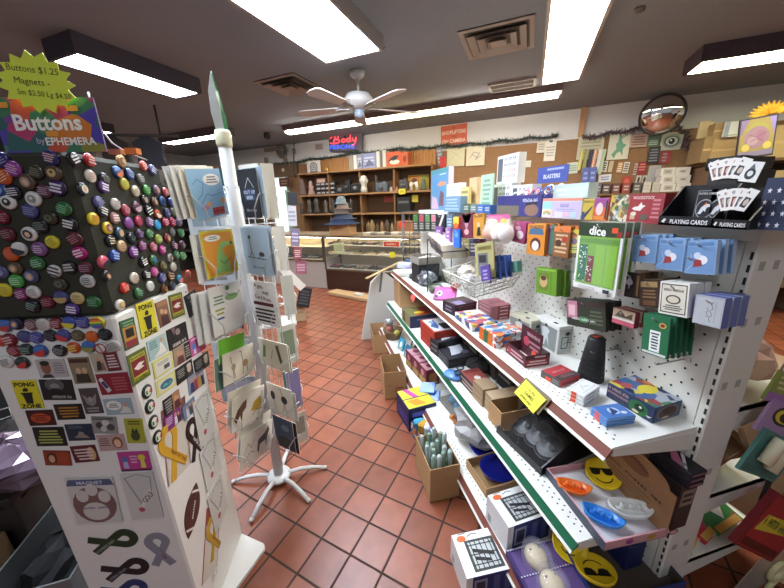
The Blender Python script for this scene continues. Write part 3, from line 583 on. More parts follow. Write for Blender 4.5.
pic('R', [(174, 371), (191.5, 359), (194, 373), (178.5, 385)], 'black magnet with a pale statesman bust, lower row', '18181a', [('l', .06, .3, .5, .85, 5, '9a9690'), ('e', .76, .55, .13, .27, 'c8b49c'), ('e', .76, .75, .14, .14, 'c8c4bc'), ('p', [(.58, .02), (.95, .02), (.86, .3), (.66, .3)], '4a4240')])
pic('R', [(193, 361), (208, 351), (210, 364), (196.5, 376)], 'black magnet with a pale statesman bust at the tower edge', '1a1a1c', [('l', .06, .3, .5, .85, 5, '8a8a88'), ('e', .76, .55, .13, .27, 'b8a894'), ('e', .76, .75, .14, .14, 'c0beb8'), ('p', [(.58, .02), (.95, .02), (.86, .3), (.66, .3)], '3a3638')])
pic('R', [(187, 379), (203, 367), (205, 384), (190, 395)], 'magnet with a group of people in colourful clothes', '8a98b8', [('e', .2, .72, .08, .1, SK), ('e', .42, .76, .08, .1, SK), ('e', .64, .72, .08, .1, SK), ('e', .84, .74, .07, .1, SK), ('p', [(.08, .05), (.34, .05), (.3, .6), (.12, .6)], '3a3a6a'), ('p', [(.34, .05), (.54, .05), (.52, .65), (.34, .65)], 'a03a3a'), ('p', [(.55, .05), (.78, .05), (.74, .62), (.56, .62)], 'b88a4a'), ('p', [(.78, .05), (.95, .05), (.92, .62), (.78, .62)], '2a3a4a')])
pic('R', [(162, 402), (178.5, 389), (181.5, 404.5), (166.5, 417)], 'magnet with writing on black beside an embracing couple', '1c1a1c', [('l', .05, .1, .48, .9, 5, 'a09c98'), ('r', .52, 0, 1, 1, 'a87a5a'), ('e', .7, .65, .09, .15, SK), ('e', .84, .6, .08, .14, SK), ('p', [(.56, .02), (.98, .02), (.9, .5), (.62, .5)], '5a2a30')])
pic('R', [(182, 408), (194, 396), (196.5, 409), (185, 421)], 'blue picture magnet with three standing people', '6a80a8', [('e', .3, .7, .09, .12, SK), ('e', .55, .74, .09, .12, SK), ('e', .78, .7, .09, .12, SK), ('p', [(.18, .05), (.42, .05), (.38, .6), (.22, .6)], 'c8ccd8'), ('p', [(.44, .05), (.68, .05), (.62, .62), (.48, .62)], '4a4a5a'), ('p', [(.68, .05), (.9, .05), (.86, .6), (.72, .6)], '8a6a58')])
pic('R', [(162.5, 419), (179.5, 406), (181.5, 420), (167, 433)], 'purple magnet with a couple dressed in white', '7a2a78', [('l', .06, .3, .5, .85, 4, 'd8b0d8'), ('p', [(.58, .05), (.78, .05), (.74, .55), (.6, .55)], 'e0dce0'), ('e', .67, .68, .08, .13, SK), ('p', [(.76, .05), (.95, .05), (.92, .5), (.8, .5)], '3a2a48'), ('e', .86, .62, .07, .12, SK)])
for i, (x, y) in enumerate(((146.5, 391.5), (149.5, 406.5), (153, 422), (157, 437))):
    P = sr(x, y); T = frame(P, ER, Vector((0, 0, 1))); mb = MB()
    mb.lathe([(.02, 0), (.021, .002), (.018, .004), (0, .0042)], M('14201a', .35), 18, T)
    mb.art(.03, .03, [('c', .5, .5, .45, 'e6e6e0'), ('r', .12, .3, .36, .7, '3a8a4a'), ('r', .64, .3, .88, .7, 'b8342e'), ('c', .5, .5, .1, '8a7a4a')], T, eps=.0046)
    tag(mb.build('flag_magnet'), '%s round black magnet with a green white red flag in the column' % ('topmost', 'second highest', 'third highest', 'lowest')[i], 'magnet', 'round flag magnets')

# ---- ribbon magnets and hanging packs
def strip(pts, w, z, m, mb, T):
    pts = [Vector(p) for p in pts]; L = []; Rr = []
    for i, p in enumerate(pts):
        t = (pts[min(i+1, len(pts)-1)]-pts[max(i-1, 0)]).normalized(); n = Vector((-t.y, t.x)); L.append(p+n*w/2); Rr.append(p-n*w/2)
    m = mat(m)
    for i in range(len(pts)-1):
        zz = z + .0012*(i/(len(pts)-1))
        q = [L[i], L[i+1], Rr[i+1], Rr[i]]
        mb.prism([(a.x, a.y) for a in q], 0, zz, m, T)
def ribbon(side, cx, cy, size, rot, col, label, txt, ink, band=None, film=None):
    P = (sl if side == 'L' else sr)(cx, cy); N = NL if side == 'L' else NR; X = -EL if side == 'L' else ER
    T = frame(P, X, Vector((0, 0, 1))) @ Matrix.Rotation(R(rot), 4, 'Z'); mb = MB(); s = size
    pts = [(-.22*s, -.5*s)]
    for k in range(15):
        q = R(-35 + 250*k/14); pts.append((.2*s*math.cos(q), .3*s + .2*s*math.sin(q)*1.0))
    pts.append((.22*s, -.5*s))
    sm = []
    for a, b in zip(pts, pts[1:]):
        for k in range(3): sm.append((a[0]+(b[0]-a[0])*k/3, a[1]+(b[1]-a[1])*k/3))
    sm.append(pts[-1])
    strip(sm, (.15 if side == 'R' else .19)*s, .002, col, mb, T)
    L = math.hypot(.42*s, .6*s); ang = math.atan2(.62, -.42) 
    A = T @ Matrix.Translation((.08*s, -.2*s, .0036)) @ Matrix.Rotation(math.atan2(-.6, .28), 4, 'Z')
    if txt: mb.text(txt, (0, 0), .1*s, ink, A, bold=.02, fitw=.58*s)
    tag(mb.build('ribbon_magnet'), label, 'magnet', 'ribbon magnets on the tower')
flat('ribbon_card', 'red and clear backing card behind the upper yellow ribbon', 'card', [(160, 412), (184, 396), (192, 462), (168, 488)], NC, NR, .0008, mat('a04a44'), [('r', .06, .0, .94, .7, 'cfc9c0'), ('c', .3, .85, .03, 'e6e0dc'), ('c', .6, .85, .03, 'e6e0dc')])
flat('ribbon_card', 'red and clear backing card behind the lower yellow ribbon', 'card', [(200, 518), (216, 502), (222, 560), (208, 575)], NC, NR, .0008, mat('a04a44'), [('r', .06, .0, .94, .75, 'cfc9c0')])
ribbon('R', 172.5, 451, 0.173, 6, 'd0a024', 'yellow awareness ribbon magnet on a red card', 'Support Our Troops', '7a3a10')
ribbon('R', 194, 439, 0.143, -2, '2a1216', 'dark maroon awareness ribbon magnet with white lettering', 'SUPPORT AUTISM', 'd8d4d0')
ribbon('R', 213, 537, 0.150, -6, 'c09a30', 'yellow awareness ribbon magnet beneath the football', 'Support Our Troops', '7a3a10')
ribbon('L', 113, 541, 0.128, -80, '1f3a24', 'dark green ribbon magnet lying sideways', 'SUPPORT CONSERVATION', '9ab09a')
ribbon('L', 125, 569, 0.128, -80, '1a1a22', 'black ribbon magnet lying sideways below the green ribbon', 'SUPPORT DIVERSITY', '9a9aa4')
ribbon('L', 124, 590, 0.128, -80, '24386a', 'blue ribbon magnet lying sideways below the black ribbon', 'SUPPORT', '8a9ac0')
ribbon('L', 160, 550, 0.128, 0, '8a8a98', 'striped flag ribbon magnet in a clear pack', 'USA', '7a1a24')
# football
P = sr(192, 510); T = frame(P, ER, Vector((0, 0, 1))) @ Matrix.Rotation(R(50), 4, 'Z'); a_, b_ = .082, .046
mb = MB(); ptsf = [(a_*math.cos(q)*(abs(math.cos(q))**.0), b_*math.sin(q)*abs(math.sin(q))**.25) for q in [2*math.pi*k/28 for k in range(28)]]
ptsf = [(-a_+2*a_*k/14, b_*(1-((-1+2*k/14)**2))) for k in range(15)] + [(a_-2*a_*k/14, -b_*(1-((1-2*k/14)**2))) for k in range(1, 14)]
mb.prism(ptsf, 0, .003, M('4a2420', .5), T)
for x in (-.053, .053):
    hh = b_*(1-(x/a_)**2); hh2 = b_*(1-((x+.008*(1 if x > 0 else -1))/a_)**2); x2 = x+.008*(1 if x > 0 else -1)
    mb.poly([(x, -hh, .0036), (x2, -hh2, .0036), (x2, hh2, .0036), (x, hh, .0036)] if x2 > x else [(x2, -hh2, .0036), (x, -hh, .0036), (x, hh, .0036), (x2, hh2, .0036)], M('d8d8d4'), T)
for k in range(7): mb.box((-.024+.008*k, -.006, .0034), (.0022, .009, .001), M('e0e0dc'), T)
mb.box((0, -.006, .0034), (.056, .0016, .001), M('e0e0dc'), T)
tag(mb.build('football_magnet'), 'brown football magnet with white laces', 'magnet')
mb = MB(); T, wd, hd = rect([(205, 560), (222, 552), (224, 588), (207, 596)], NC+NR*.002, NR, upright=ER)
mb.disc((0, 0), .02, M('dcdcd8', .4), T, z=.001); mb.add([(-.02, -.02, -.0012), (.02, -.02, -.0012), (.02, .02, -.0012), (-.02, .02, -.0012)], [(0, 1, 2, 3)], M('d0d0d0'), T); mb.art(.04, .04, [('k', 'b0343a', .03, [(.2, .2), (.35, .5), (.2, .8)]), ('k', 'b0343a', .03, [(.8, .2), (.65, .5), (.8, .8)])], T, eps=.0015)
tag(mb.build('baseball_magnet'), 'white baseball magnet below the lower yellow ribbon', 'magnet')
# clear bags with items
def bagged(side, px4, label, decor, name='packaged_magnet', film='d8dad8'):
    N = NL if side == 'L' else NR
    T, wd, hd = rect(px4, NC+N*.004, N); t = thing(name, label, 'magnet', T.translation, 'packaged magnets on the tower')
    mb = slab(T, wd*.96, hd*.96, .002, M('cfd0ce', .4)); mb.art(wd*.96, hd*.96, decor, T); mb.build('card', t)
    T2 = T @ Matrix.Translation((0, 0, .004)); mb = MB(); mb.add([(-wd/2, -hd/2, 0), (wd/2, -hd/2, 0), (wd/2, hd/2, 0), (-wd/2, hd/2, 0)], [(0, 1, 2, 3)], CLEAR(film, .12, .12), T2); mb.build('clear_bag', t)
paw = []
for q in ((.28, .62), (.5, .75), (.74, .6)): paw.append(('e', q[0], q[1], .13, .13, 'd0ccc8'))
bagged('L', [(62, 477), (113, 477), (124, 522), (77, 526)], 'clear packed paw print magnet under a blue header', [('p', [(0, .84), (1, .84), (.94, .97), (.06, .97)], '24407a'), ('t', 'MAGNET', .5, .9, .1, 'c8d0e0', .02, 0, .6), ('e', .5, .42, .46, .4, '6a3a34')] + paw + [('e', .5, .28, .28, .2, 'd0ccc8'), ('w', .5, .36, .6, .08, '4a4a70')])
golf = [('p', [(.1, .9), (.14, .92), (.5, .3), (.46, .26)], '9a9a9a'), ('p', [(.28, .2), (.36, .16), (.88, .62), (.82, .7)], 'e0e0dc'), ('t', 'GOLF', .68, .48, .13, '3a3a48', .02, 50, .5), ('c', .4, .22, .1, 'b03040'), ('k', '8a8a8a', .03, [(.12, .9), (.5, .97), (.9, .9), (.84, .6)])]
bagged('L', [(117, 473), (150, 471), (167, 518), (133, 521)], 'clear packed golf club magnet facing the aisle end', golf)
for i, q in enumerate(([(193, 402), (209, 386), (214, 432), (200, 452)], [(200, 452), (215, 430), (221, 470), (207, 496)], [(208, 497), (221, 472), (228, 507), (215, 538)])):
    bagged('R', q, '%s clear packed golf magnet along the tower edge' % ('upper', 'middle', 'lower')[i], golf)
# ------------------------------------------------------------------ greeting card spinner
SP = oz(279, 474, .035); SP.z = 0; sp_m = M('c4c4c2', .4)
spinner = thing('card_spinner', 'white wire greeting card spinner on a five legged base', 'display rack', SP)
ST0 = Matrix.Translation(SP)
MB(ST0).lathe([(0, .02), (.062, .02), (.065, .028), (.06, .04), (.03, .046), (0, .046)], sp_m, 24).build('hub', spinner)
MB(ST0).lathe([(.026, .046), (.026, 1.74), (.02, 1.745)], sp_m, 18).build('pole', spinner)
MB(ST0).lathe([(.028, 1.735), (.031, 1.75), (.031, 1.79), (.026, 1.8), (0, 1.8)], M('d2cfae', .5), 18).build('pole_cap', spinner)
for a in (0, -50, -116, 171, 78):
    q = R(a); mb = MB(ST0); f = lambda r, z: (r*math.cos(q), r*math.sin(q), z)
    mb.tube([f(.05, .034), f(.12, .042), f(.19, .034), f(.25, .014)], [.012, .012, .011, .0105], sp_m, 10, flat=.8); lg = mb.build('leg', spinner)
    MB(ST0).tube([f(.248, .015), f(.262, .011)], .0115, M('c4c4c0', .5), 10, flat=.9).build('end_cap', lg)
WINGS = {}
for nm, az, s in (('a', -115, 1), ('b', -43, -1), ('c', 29, -1), ('d', 101, 1), ('e', 173, 1)):
    o = Vector((math.cos(R(az)), math.sin(R(az)), 0)); n = Vector((-o.y, o.x, 0))*s
    WINGS[nm] = (o, n)
    mb = MB(); up = Vector((0, 0, 1))
    for r in (.05, .12, .19): mb.tube([SP+o*r+up*.3, SP+o*r+up*1.58], .0022, sp_m, 5)
    for z in (.3, .55, .8, 1.02, 1.25, 1.42, 1.58): mb.tube([SP+o*.024+up*z, SP+o*.2+up*z], .0022, sp_m, 5)
    mb.build('wire_wing', spinner)
def wire_pocket(T, w, h):
    mb = MB(T); y0 = -h*.5-.004
    for s in (-1, 1):
        x = s*(w/2+.004); mb.tube([(s*w*.28, y0, -.03), (s*w*.28, y0, .012), (s*w*.3, y0+h*.22, .014), (x, y0+h*.5, .006), (x+s*.006, y0+h*.55, -.03)], .0025, sp_m, 5)
    mb.tube([(-w*.28, y0, .006), (w*.28, y0, .006)], .0025, sp_m, 5)
    mb.build('wire_pocket', spinner)
PAGE = 'e9e7dd'
def gcard(wing, px4, label, face, decor=(), off=.034, th=.0035, pocket=True, name='greeting_card', up=0, edge='dedcd2'):
    o, n = WINGS[wing]; P = SP+n*off
    X = o if n.cross(o).z < 0 else -o
    T, wd, hd = rect(px4, P, n, upright=o if wing in 'bc' else None)
    mb = slab(T, wd, hd, th, mat(face), mat(edge)); mb.art(wd, hd, decor, T); ob = mb.build(name); tag(ob, label, 'card', 'cards on the spinner')
    if pocket: wire_pocket(T, wd, hd)
    return T, wd, hd
def behind(T, wd, hd, label, dx, dy, dz, col, k=1.0):
    T2 = T @ Matrix.Translation((dx, dy, -dz)); tag(slab(T2, wd*k, hd*k, .003, mat(col), 'dedcd2').build('greeting_card'), label, 'card', 'cards on the spinner')
sk = '4a4a44'
# wing towards the button stand, top to bottom
T, w_, h_ = gcard('a', [(187.2, 170.2), (218.5, 167.5), (229.4, 215), (195.4, 220)], 'sky blue cartoon card with a speech cloud in the top tier', '8fbde0',
  [('e', .68, .78, .26, .12, 'f0f2f2'), ('l', .5, .7, .86, .86, 3, '8a8a90'), ('k', '5a90c0', .02, [(.1, .7), (.25, .8), (.4, .7), (.3, .5), (.15, .4)]), ('k', '5a90c0', .02, [(.2, .3), (.45, .5), (.6, .45), (.9, .5)]), ('r', .5, .04, .9, .2, 'b8343a'), ('k', '3a1a1a', .02, [(.5, .12), (.9, .12)]), ('k', '3a1a1a', .02, [(.63, .04), (.63, .2)]), ('k', '3a1a1a', .02, [(.77, .04), (.77, .2)]), ('e', .42, .28, .08, .06, 'e0a878'), ('e', .9, .32, .07, .07, 'd89848'), ('e', .3, .22, .12, .05, 'b890b8')])
behind(T, w_, h_, 'cream card just behind the sky blue cartoon card', -.02, .008, .008, 'e4e0d0'); behind(T, w_, h_, 'white card third in the top pocket behind the cartoon card', -.042, .012, .016, 'e6e6e2'); behind(T, w_, h_, 'pale grey card last in the top pocket behind the cartoon card', -.06, .01, .024, 'd6dadb')
T, w_, h_ = gcard('a', [(196.7, 232), (231.3, 228.7), (239, 270), (209.5, 279.3)], 'yellow bordered card with a green long nosed animal', 'd8c832',
  [('r', .06, .05, .94, .95, 'e0992a'), ('e', .34, .84, .24, .07, 'f0efe8'), ('l', .2, .8, .5, .88, 2, '8a8a80'), ('p', [(.3, .05), (.75, .05), (.72, .3), (.55, .55), (.66, .62), (.9, .66), (.88, .72), (.6, .75), (.48, .66), (.36, .4)], '8fbf6a'), ('e', .88, .69, .04, .03, '2a3a2a'), ('k', '4a7a3a', .02, [(.45, .35), (.55, .25), (.7, .3), (.82, .36)]), ('r', .8, .08, .9, .3, 'c8884a')])
behind(T, w_, h_, 'plain white card behind the yellow bordered animal card', -.03, -.01, .012, 'e4e4e0')
T, w_, h_ = gcard('a', [(205, 290), (235.6, 282), (248.4, 322), (217.7, 336.5)], 'white card with a green hammock drawing and handwriting', 'eeeeea',
  [('e', .66, .72, .22, .07, '8fbf7a'), ('k', '5a8a4a', .02, [(.5, .82), (.62, .74), (.86, .74), (.96, .8)]), ('e', .55, .92, .07, .05, '5a9a5a'), ('l', .08, .62, .42, .82, 3, '7a9a7a'), ('l', .1, .4, .4, .56, 2, 'b0b03a'), ('l', .14, .3, .36, .38, 1, '4a60a8')])
behind(T, w_, h_, 'plain grey white card behind the hammock card', -.035, -.015, .012, 'dcdedd'); behind(T, w_, h_, 'second plain white card behind the hammock card', -.06, -.01, .02, 'd4d8d8')
gcard('a', [(216.6, 342.4), (241.6, 332), (247, 352), (221, 363)], 'bright lime green envelope behind the giraffe card', '78c832', off=.026, pocket=False, name='envelope')
T, w_, h_ = gcard('a', [(218.5, 358.2), (249.8, 344.6), (257.4, 368.3), (228, 384)], 'wide cream card with two brown giraffes', 'e8e2d2', [('k', 'a08868', .03, [(.3, .1), (.28, .5), (.22, .85)]), ('k', 'a08868', .03, [(.35, .1), (.3, .5)]), ('k', 'a08868', .035, [(.6, .1), (.62, .45), (.56, .9), (.5, .88)]), ('k', 'a08868', .035, [(.76, .12), (.74, .45), (.62, .45)]), ('e', .68, .45, .1, .12, 'b09870'), ('e', .3, .48, .07, .12, 'b8a888')])
behind(T, w_, h_, 'dull green card under the giraffe card', -.03, -.012, .014, '6a8a7a')
T, w_, h_ = gcard('a', [(228.4, 403.5), (261, 385.8), (266.5, 411.7), (235.8, 429.4)], 'wide cream card with a brown animal and a yellow animal', 'ebe6d8', [('p', [(.05, .35), (.15, .6), (.3, .75), (.42, .8), (.4, .55), (.3, .45), (.28, .15), (.22, .4), (.12, .2)], '6a4a38'), ('p', [(.55, .35), (.65, .6), (.85, .7), (.92, .5), (.88, .3), (.7, .3)], 'c8a83a'), ('k', '4a3a2a', .02, [(.6, .2), (.75, .3), (.95, .25)])])
behind(T, w_, h_, 'cream card tucked behind the two animal card', -.012, .03, .012, 'e6e0cc')
T, w_, h_ = gcard('a', [(235.8, 443), (269.8, 421.2), (273.9, 444.4), (244.8, 467.5)], 'wide cream card with a striped zebra in the bottom tier', 'e9e5da', [('p', [(.5, .3), (.52, .6), (.75, .7), (.85, .85), (.9, .7), (.82, .55), (.8, .2), (.76, .45), (.58, .42), (.55, .15)], '5a5a5a'), ('k', '8a8a80', .02, [(.1, .4), (.2, .7), (.32, .5), (.4, .75)]), ('k', '8a8a80', .02, [(.1, .2), (.3, .4), (.42, .3)])])
behind(T, w_, h_, 'blank cream card rising behind the zebra card', -.0, .045, .012, 'e6e2d4')
gcard('e', [(190, 420), (206, 414), (209, 455), (192, 462)], 'white envelope hanging low behind the zebra card', 'dfe1e2', off=-.03, pocket=False, name='envelope')
gcard('e', [(163+20, 385), (203, 376), (206, 412), (187, 420)], 'pale blue grey card half hidden behind the two animal card', 'c4cbd0', off=-.03, pocket=False)
# wing towards the aisle
T, w_, h_ = gcard('b', [(239, 169.4), (260.5, 168.8), (258, 217.3), (241.6, 216.5)], 'charcoal card with white lettering and a cord triangle', '26292e', [('k', 'd8d8d4', .025, [(.3, .62), (.52, .82), (.76, .62)]), ('r', .22, .36, .8, .6, '3a4a66'), ('t', 'OUT OF', .5, .53, .1, 'd0dae8', .02), ('t', 'BEER', .5, .42, .1, 'd0dae8', .02), ('t', 'life is crap', .5, .15, .08, 'c8c8c4', .01)])
behind(T, w_, h_, 'pale blue card behind the charcoal lettering card', .02, .004, .01, 'a8bccb'); behind(T, w_, h_, 'plain cream card behind the charcoal lettering card', -.01, .02, .02, 'dcd8cb')
T, w_, h_ = gcard('b', [(243, 228), (268, 227.6), (273, 275.8), (244, 273)], 'grey blue card with a stick person and small dog', 'a4b8c6', [('k', sk, .02, [(.3, .75), (.32, .5), (.24, .38)]), ('c', .3, .8, .05, sk), ('k', sk, .02, [(.32, .5), (.4, .36)]), ('k', sk, .02, [(.15, .38), (.85, .34)]), ('e', .68, .45, .1, .05, sk), ('k', sk, .02, [(.6, .42), (.58, .36)]), ('t', 'life is crap', .5, .16, .08, '3a444c', .01)])
behind(T, w_, h_, 'second grey blue card behind the stick person card', .012, .006, .008, 'b4c6d2')
T, w_, h_ = gcard('b', [(249.3, 281.2), (276.5, 282.6), (277.6, 326), (252.5, 323)], 'white card filled with dark red and black get well handwriting', 'f0eeea', [('t', 'A get-', .4, .88, .12, '7a2a2a', .02, -8), ('t', 'well', .62, .76, .12, '7a2a2a', .02, -8), ('t', 'Card from', .5, .63, .12, '8a4a3a', .02, -6, .9), ('l', .1, .42, .9, .57, 1, '5a1a24'), ('l', .12, .06, .9, .4, 4, '1f1a1a')])
T, w_, h_ = gcard('b', [(259.3, 341), (287.9, 342.4), (287.9, 369.7), (260.7, 364.2)], 'wide beige card with two feathers', 'd4d0bb', [('p', [(.1, .3), (.18, .8), (.26, .75), (.2, .3)], '6a8a5a'), ('p', [(.6, .85), (.7, .9), (.78, .3), (.7, .2)], '5a4a3a'), ('k', '3a3a3a', .02, [(.4, .3), (.5, .7)])])
behind(T, w_, h_, 'wide beige card behind the feather card', .0, -.012, .01, 'c8c4b0')
T, w_, h_ = gcard('b', [(266.5, 384.5), (292, 388.6), (293, 415.8), (271, 411.7)], 'wide cream card with black ostriches', 'e4e0d2', [('e', .66, .55, .12, .14, '2f2d2c'), ('k', '8a6a58', .025, [(.62, .62), (.56, .9), (.5, .92)]), ('k', '8a6a58', .025, [(.66, .42), (.7, .12)]), ('k', '8a6a58', .025, [(.64, .42), (.58, .12)]), ('e', .22, .6, .09, .16, '3a3836'), ('k', '6a5a50', .02, [(.24, .45), (.3, .1)])])
behind(T, w_, h_, 'cream card edge below the ostrich card', .01, -.02, .01, 'd8d4c4')
T, w_, h_ = gcard('b', [(272.5, 415.8), (292, 421), (295.6, 453.9), (277, 443)], 'dark blue night picture card in the bottom tier', '3a4a60', [('p', [(0, 0), (1, 0), (1, .3), (.5, .42), (0, .25)], '1f2830'), ('e', .6, .7, .2, .1, '6a7a90')])
behind(T, w_, h_, 'black card behind the dark blue night card', .014, -.01, .01, '1c1e20')
# outer wing beyond the pole
gcard('c', [(262, 163.5), (273, 163.5), (279.5, 218), (266, 218)], 'tall cream card at the far top of the spinner', 'd4d2c6', off=.034)
gcard('c', [(273, 226.8), (284.6, 225.4), (289, 269.6), (277, 270.3)], 'tall white card on the far wing, second tier', 'e4e4e0', off=.034)
gcard('c', [(282, 276), (293.3, 274), (296, 314), (284, 316)], 'tall grey white card on the far wing, third tier', 'cfd2cc', off=.034)
gcard('c', [(278, 324), (297.4, 325), (296, 364.2), (281, 361.5)], 'pale card with a grey green picture on the far wing', 'd6d8cf', [('r', .15, .2, .85, .85, '8a9a80')], off=.034)
T, w_, h_ = gcard('c', [(285, 371), (297.6, 371), (303.8, 406), (291, 408)], 'lavender booklet on the far wing above the bottom tier', '8d86b4', off=.034, th=.008)
behind(T, w_, h_, 'teal booklet behind the lavender booklet', -.01, .006, .012, '4f8a8a')
gcard('c', [(292, 411), (305, 415), (307.3, 441.6), (295, 443)], 'small pale card with a grey photo at the bottom of the far wing', 'd4d4ca', [('r', .15, .3, .85, .85, '9a9a92')], off=.034)
# cards on the rear wings, mostly seen between the front ones
TN = ('top', 'second', 'third', 'fourth', 'fifth', 'bottom')
for nm, lab, cs in (('e', 'side', ('d2d6d8', 'c4cad0', '2a3048', 'b8c0c4', '8a98a0', 'ccd2d4')), ('d', 'rear', ('cfcfc8', 'd8c8cc', 'b0b8b4', 'c8c0a8', '9aa6a8', 'c4c4bc'))):
    o, n = WINGS[nm]
    for k, z in enumerate((1.47, 1.26, 1.04, .82, .62, .43)):
        for sgn in (1, -1):
            if nm == 'e' and sgn < 0 and k > 3: continue
            P = SP + o*.115 + n*.03*sgn + Vector((0, 0, z)); N_ = n*sgn; X = Vector((0, 0, 1)).cross(N_); w_, h_ = (.15, .19) if k < 3 else (.17, .13)
            T = frame(P, X, (0, 0, 1)); mb = slab(T, w_, h_, .006, mat(cs[k]), 'dedcd2'); mb.art(w_, h_, [('r', .12, .25, .88, .85, ('9aaab4', 'b8a8a0', '5a6480', 'a8b4a0', 'b0a8b8', 'a0a8a8')[k]), ('l', .2, .06, .8, .2, 1, '8a8a88')], T)
            tag(mb.build('greeting_card'), 'card on the %s wing of the spinner, %s tier, %s face' % (lab, TN[k], 'outer' if sgn > 0 else 'inner'), 'card', 'cards on the spinner')
# folded clear and green film stuck in the top of the pole
T, wd, hd = rect([(208, 70), (212, 70), (225, 140), (216, 140)], SP, Vector((.3, -.95, 0)).normalized())
Q = SP+Vector((0, 0, 1.78)); tp = hit(211, 71, SP, Vector((.3, -.95, 0)).normalized())
mb = MB(); X = Vector((.95, .3, 0)); ax = tp-Q
g_ = M('3f8a5c', .2, alpha=.85); c_ = CLEAR('e6f0ea', .45, .1)
pts = [(Q-X*.02, Q+X*.022), (Q+ax*.35-X*.028, Q+ax*.35+X*.022), (Q+ax*.7-X*.024, Q+ax*.7+X*.012), (Q+ax*.97-X*.004, Q+ax-X*.0)]
D = Vector((.3, -.95, 0))
for (a, b), (c, d) in zip(pts, pts[1:]):
    m1, m2 = a.lerp(b, .7), c.lerp(d, .7)
    mb.add([tuple(v) for v in (a, m1+D*.008, m2+D*.008, c)], [(0, 1, 2, 3)], c_); mb.add([tuple(v) for v in (m1+D*.008, b, d, m2+D*.008)], [(0, 1, 2, 3)], g_)
    mb.tube([b, d], .0022, M('2f7a4c', .3), 5)
tag(mb.build('plastic_sleeve'), 'tall folded clear and green plastic sleeve stuck in the top of the card spinner pole', 'plastic sleeve')
# ------------------------------------------------------------------ gondola shelving
GX, GW = 1.10, .135; SEC = [.565, 1.88, 3.2]; GT = 1.40
gm = M('dcdad0', .45); hole = M('2c2a26', .9)
gon = thing('gondola_shelving', 'long cream metal shelving run with pegboard back and three shelf levels', 'shelving', (GX+GW/2, 1.88, 0))
for y in SEC:
    mb = MB(); mb.bbox((GX+GW/2, y, GT/2+.01), (GW, .03, GT-.02), gm, r=.004)
    k = 0
    z = .08
    while z < GT-.03: mb.box((GX-.0008, y-.006, z), (.001, .006, .02), hole); z += .034
    if y == SEC[0]:
        for z in (.3, .62, .95, 1.15, 1.31):
            for x in (.03, .085): mb.box((GX+x, y-.0155, z), (.02, .001, .024), M('a8a69c', .6))
    mb.build('upright', gon)
def peg(x, nrm, y0, y1, z0, z1, part='pegboard'):
    mb = MB(); mb.box((x+.006*(1 if nrm < 0 else -1), (y0+y1)/2, (z0+z1)/2), (.01, y1-y0, z1-z0), gm)
    r = 0; z = z0+.03
    hx = [(.0042*math.cos(2*math.pi*k/6), .0042*math.sin(2*math.pi*k/6)) for k in range(6)]
    V = []; F = []
    while z < z1-.015:
        y = y0+.03+(.0254 if r % 2 else 0)
        while y < y1-.02:
            b = len(V); V += [(x+.0006*nrm, y+a, z+c) for a, c in hx]; F.append(tuple(b+k for k in (range(6) if nrm > 0 else range(5, -1, -1)))); y += .0508
        z += .0254; r += 1
    mb.add(V, F, hole); mb.build(part, gon)
for y0, y1 in zip(SEC, SEC[1:]):
    peg(GX, -1, y0+.016, y1-.016, .15, GT-.02)
    MB().box((GX+GW-.01, (y0+y1)/2, .75), (.012, y1-y0-.04, 1.2), M('b7a894', .8)).build('back_panel', gon)
MB().bbox((GX+.16, 1.88, GT-.008), (.36, 2.68, .034), gm, r=.003).build('top_deck', gon)
def shelf(z, x0, y0, y1, rail, nm='shelf', dots=True, lip=.042):
    mb = MB(); mb.box(((x0+GX)/2, (y0+y1)/2, z-.012), (GX-x0, y1-y0-.006, .024), M('e6e5dd', .4))
    if dots:
        V = []; F = []
        for row in range(2):
            y = y0+.03+.012*row
            while y < y1-.03:
                b = len(V); V += [(x0+.03+.018*row+.0035*math.cos(2*math.pi*k/6), y+.0035*math.sin(2*math.pi*k/6), z+.0006) for k in range(6)]; F.append(tuple(b+k for k in range(6))); y += .0254
        mb.add(V, F, hole)
    # end brackets
    for y in (y0+.004, y1-.004): mb.prism([(x0, z-.03), (GX, z-.085), (GX, z-.02), (x0, z-.004)], -.003, .003, gm, Matrix(((1, 0, 0, 0), (0, 0, -1, y), (0, 1, 0, 0), (0, 0, 0, 1))))
    s = mb.build(nm, gon)
    mb = MB(); yy = (y0+y1)/2; ln = y1-y0-.008
    rt = Matrix(((1, 0, 0, 0), (0, 0, 1, yy), (0, 1, 0, 0), (0, 0, 0, 1)))
    mb.prism([(x0+.002, z-.002), (x0-.024, z-lip+.004), (x0-.020, z-lip), (x0+.006, z-.008)], -ln/2, ln/2, mat(rail), rt)
    mb.prism([(x0+.002, z+.001), (x0-.005, z-.0045), (x0-.0015, z-.011), (x0+.006, z-.006)], -ln/2, ln/2, gm, rt)
    mb.prism([(x0-.0195, z-lip+.010), (x0-.0275, z-lip+.0005), (x0-.024, z-lip-.004), (x0-.017, z-lip+.004)], -ln/2, ln/2, gm, rt)
    mb.build('price_rail', s)
BR, GR = M('743a2a', .5, noise=.05), M('0c5a3c', .4)
for y0, y1 in zip(SEC, SEC[1:]):
    shelf(.80, .78, y0, y1, BR); shelf(.45, .72, y0, y1, GR); shelf(.15, .62, y0, y1, M('7a4438', .5))
    MB().box((.64, (y0+y1)/2, .055), (.01, y1-y0, .10), M('cfcabd', .6)).build('kick_plate', gon)
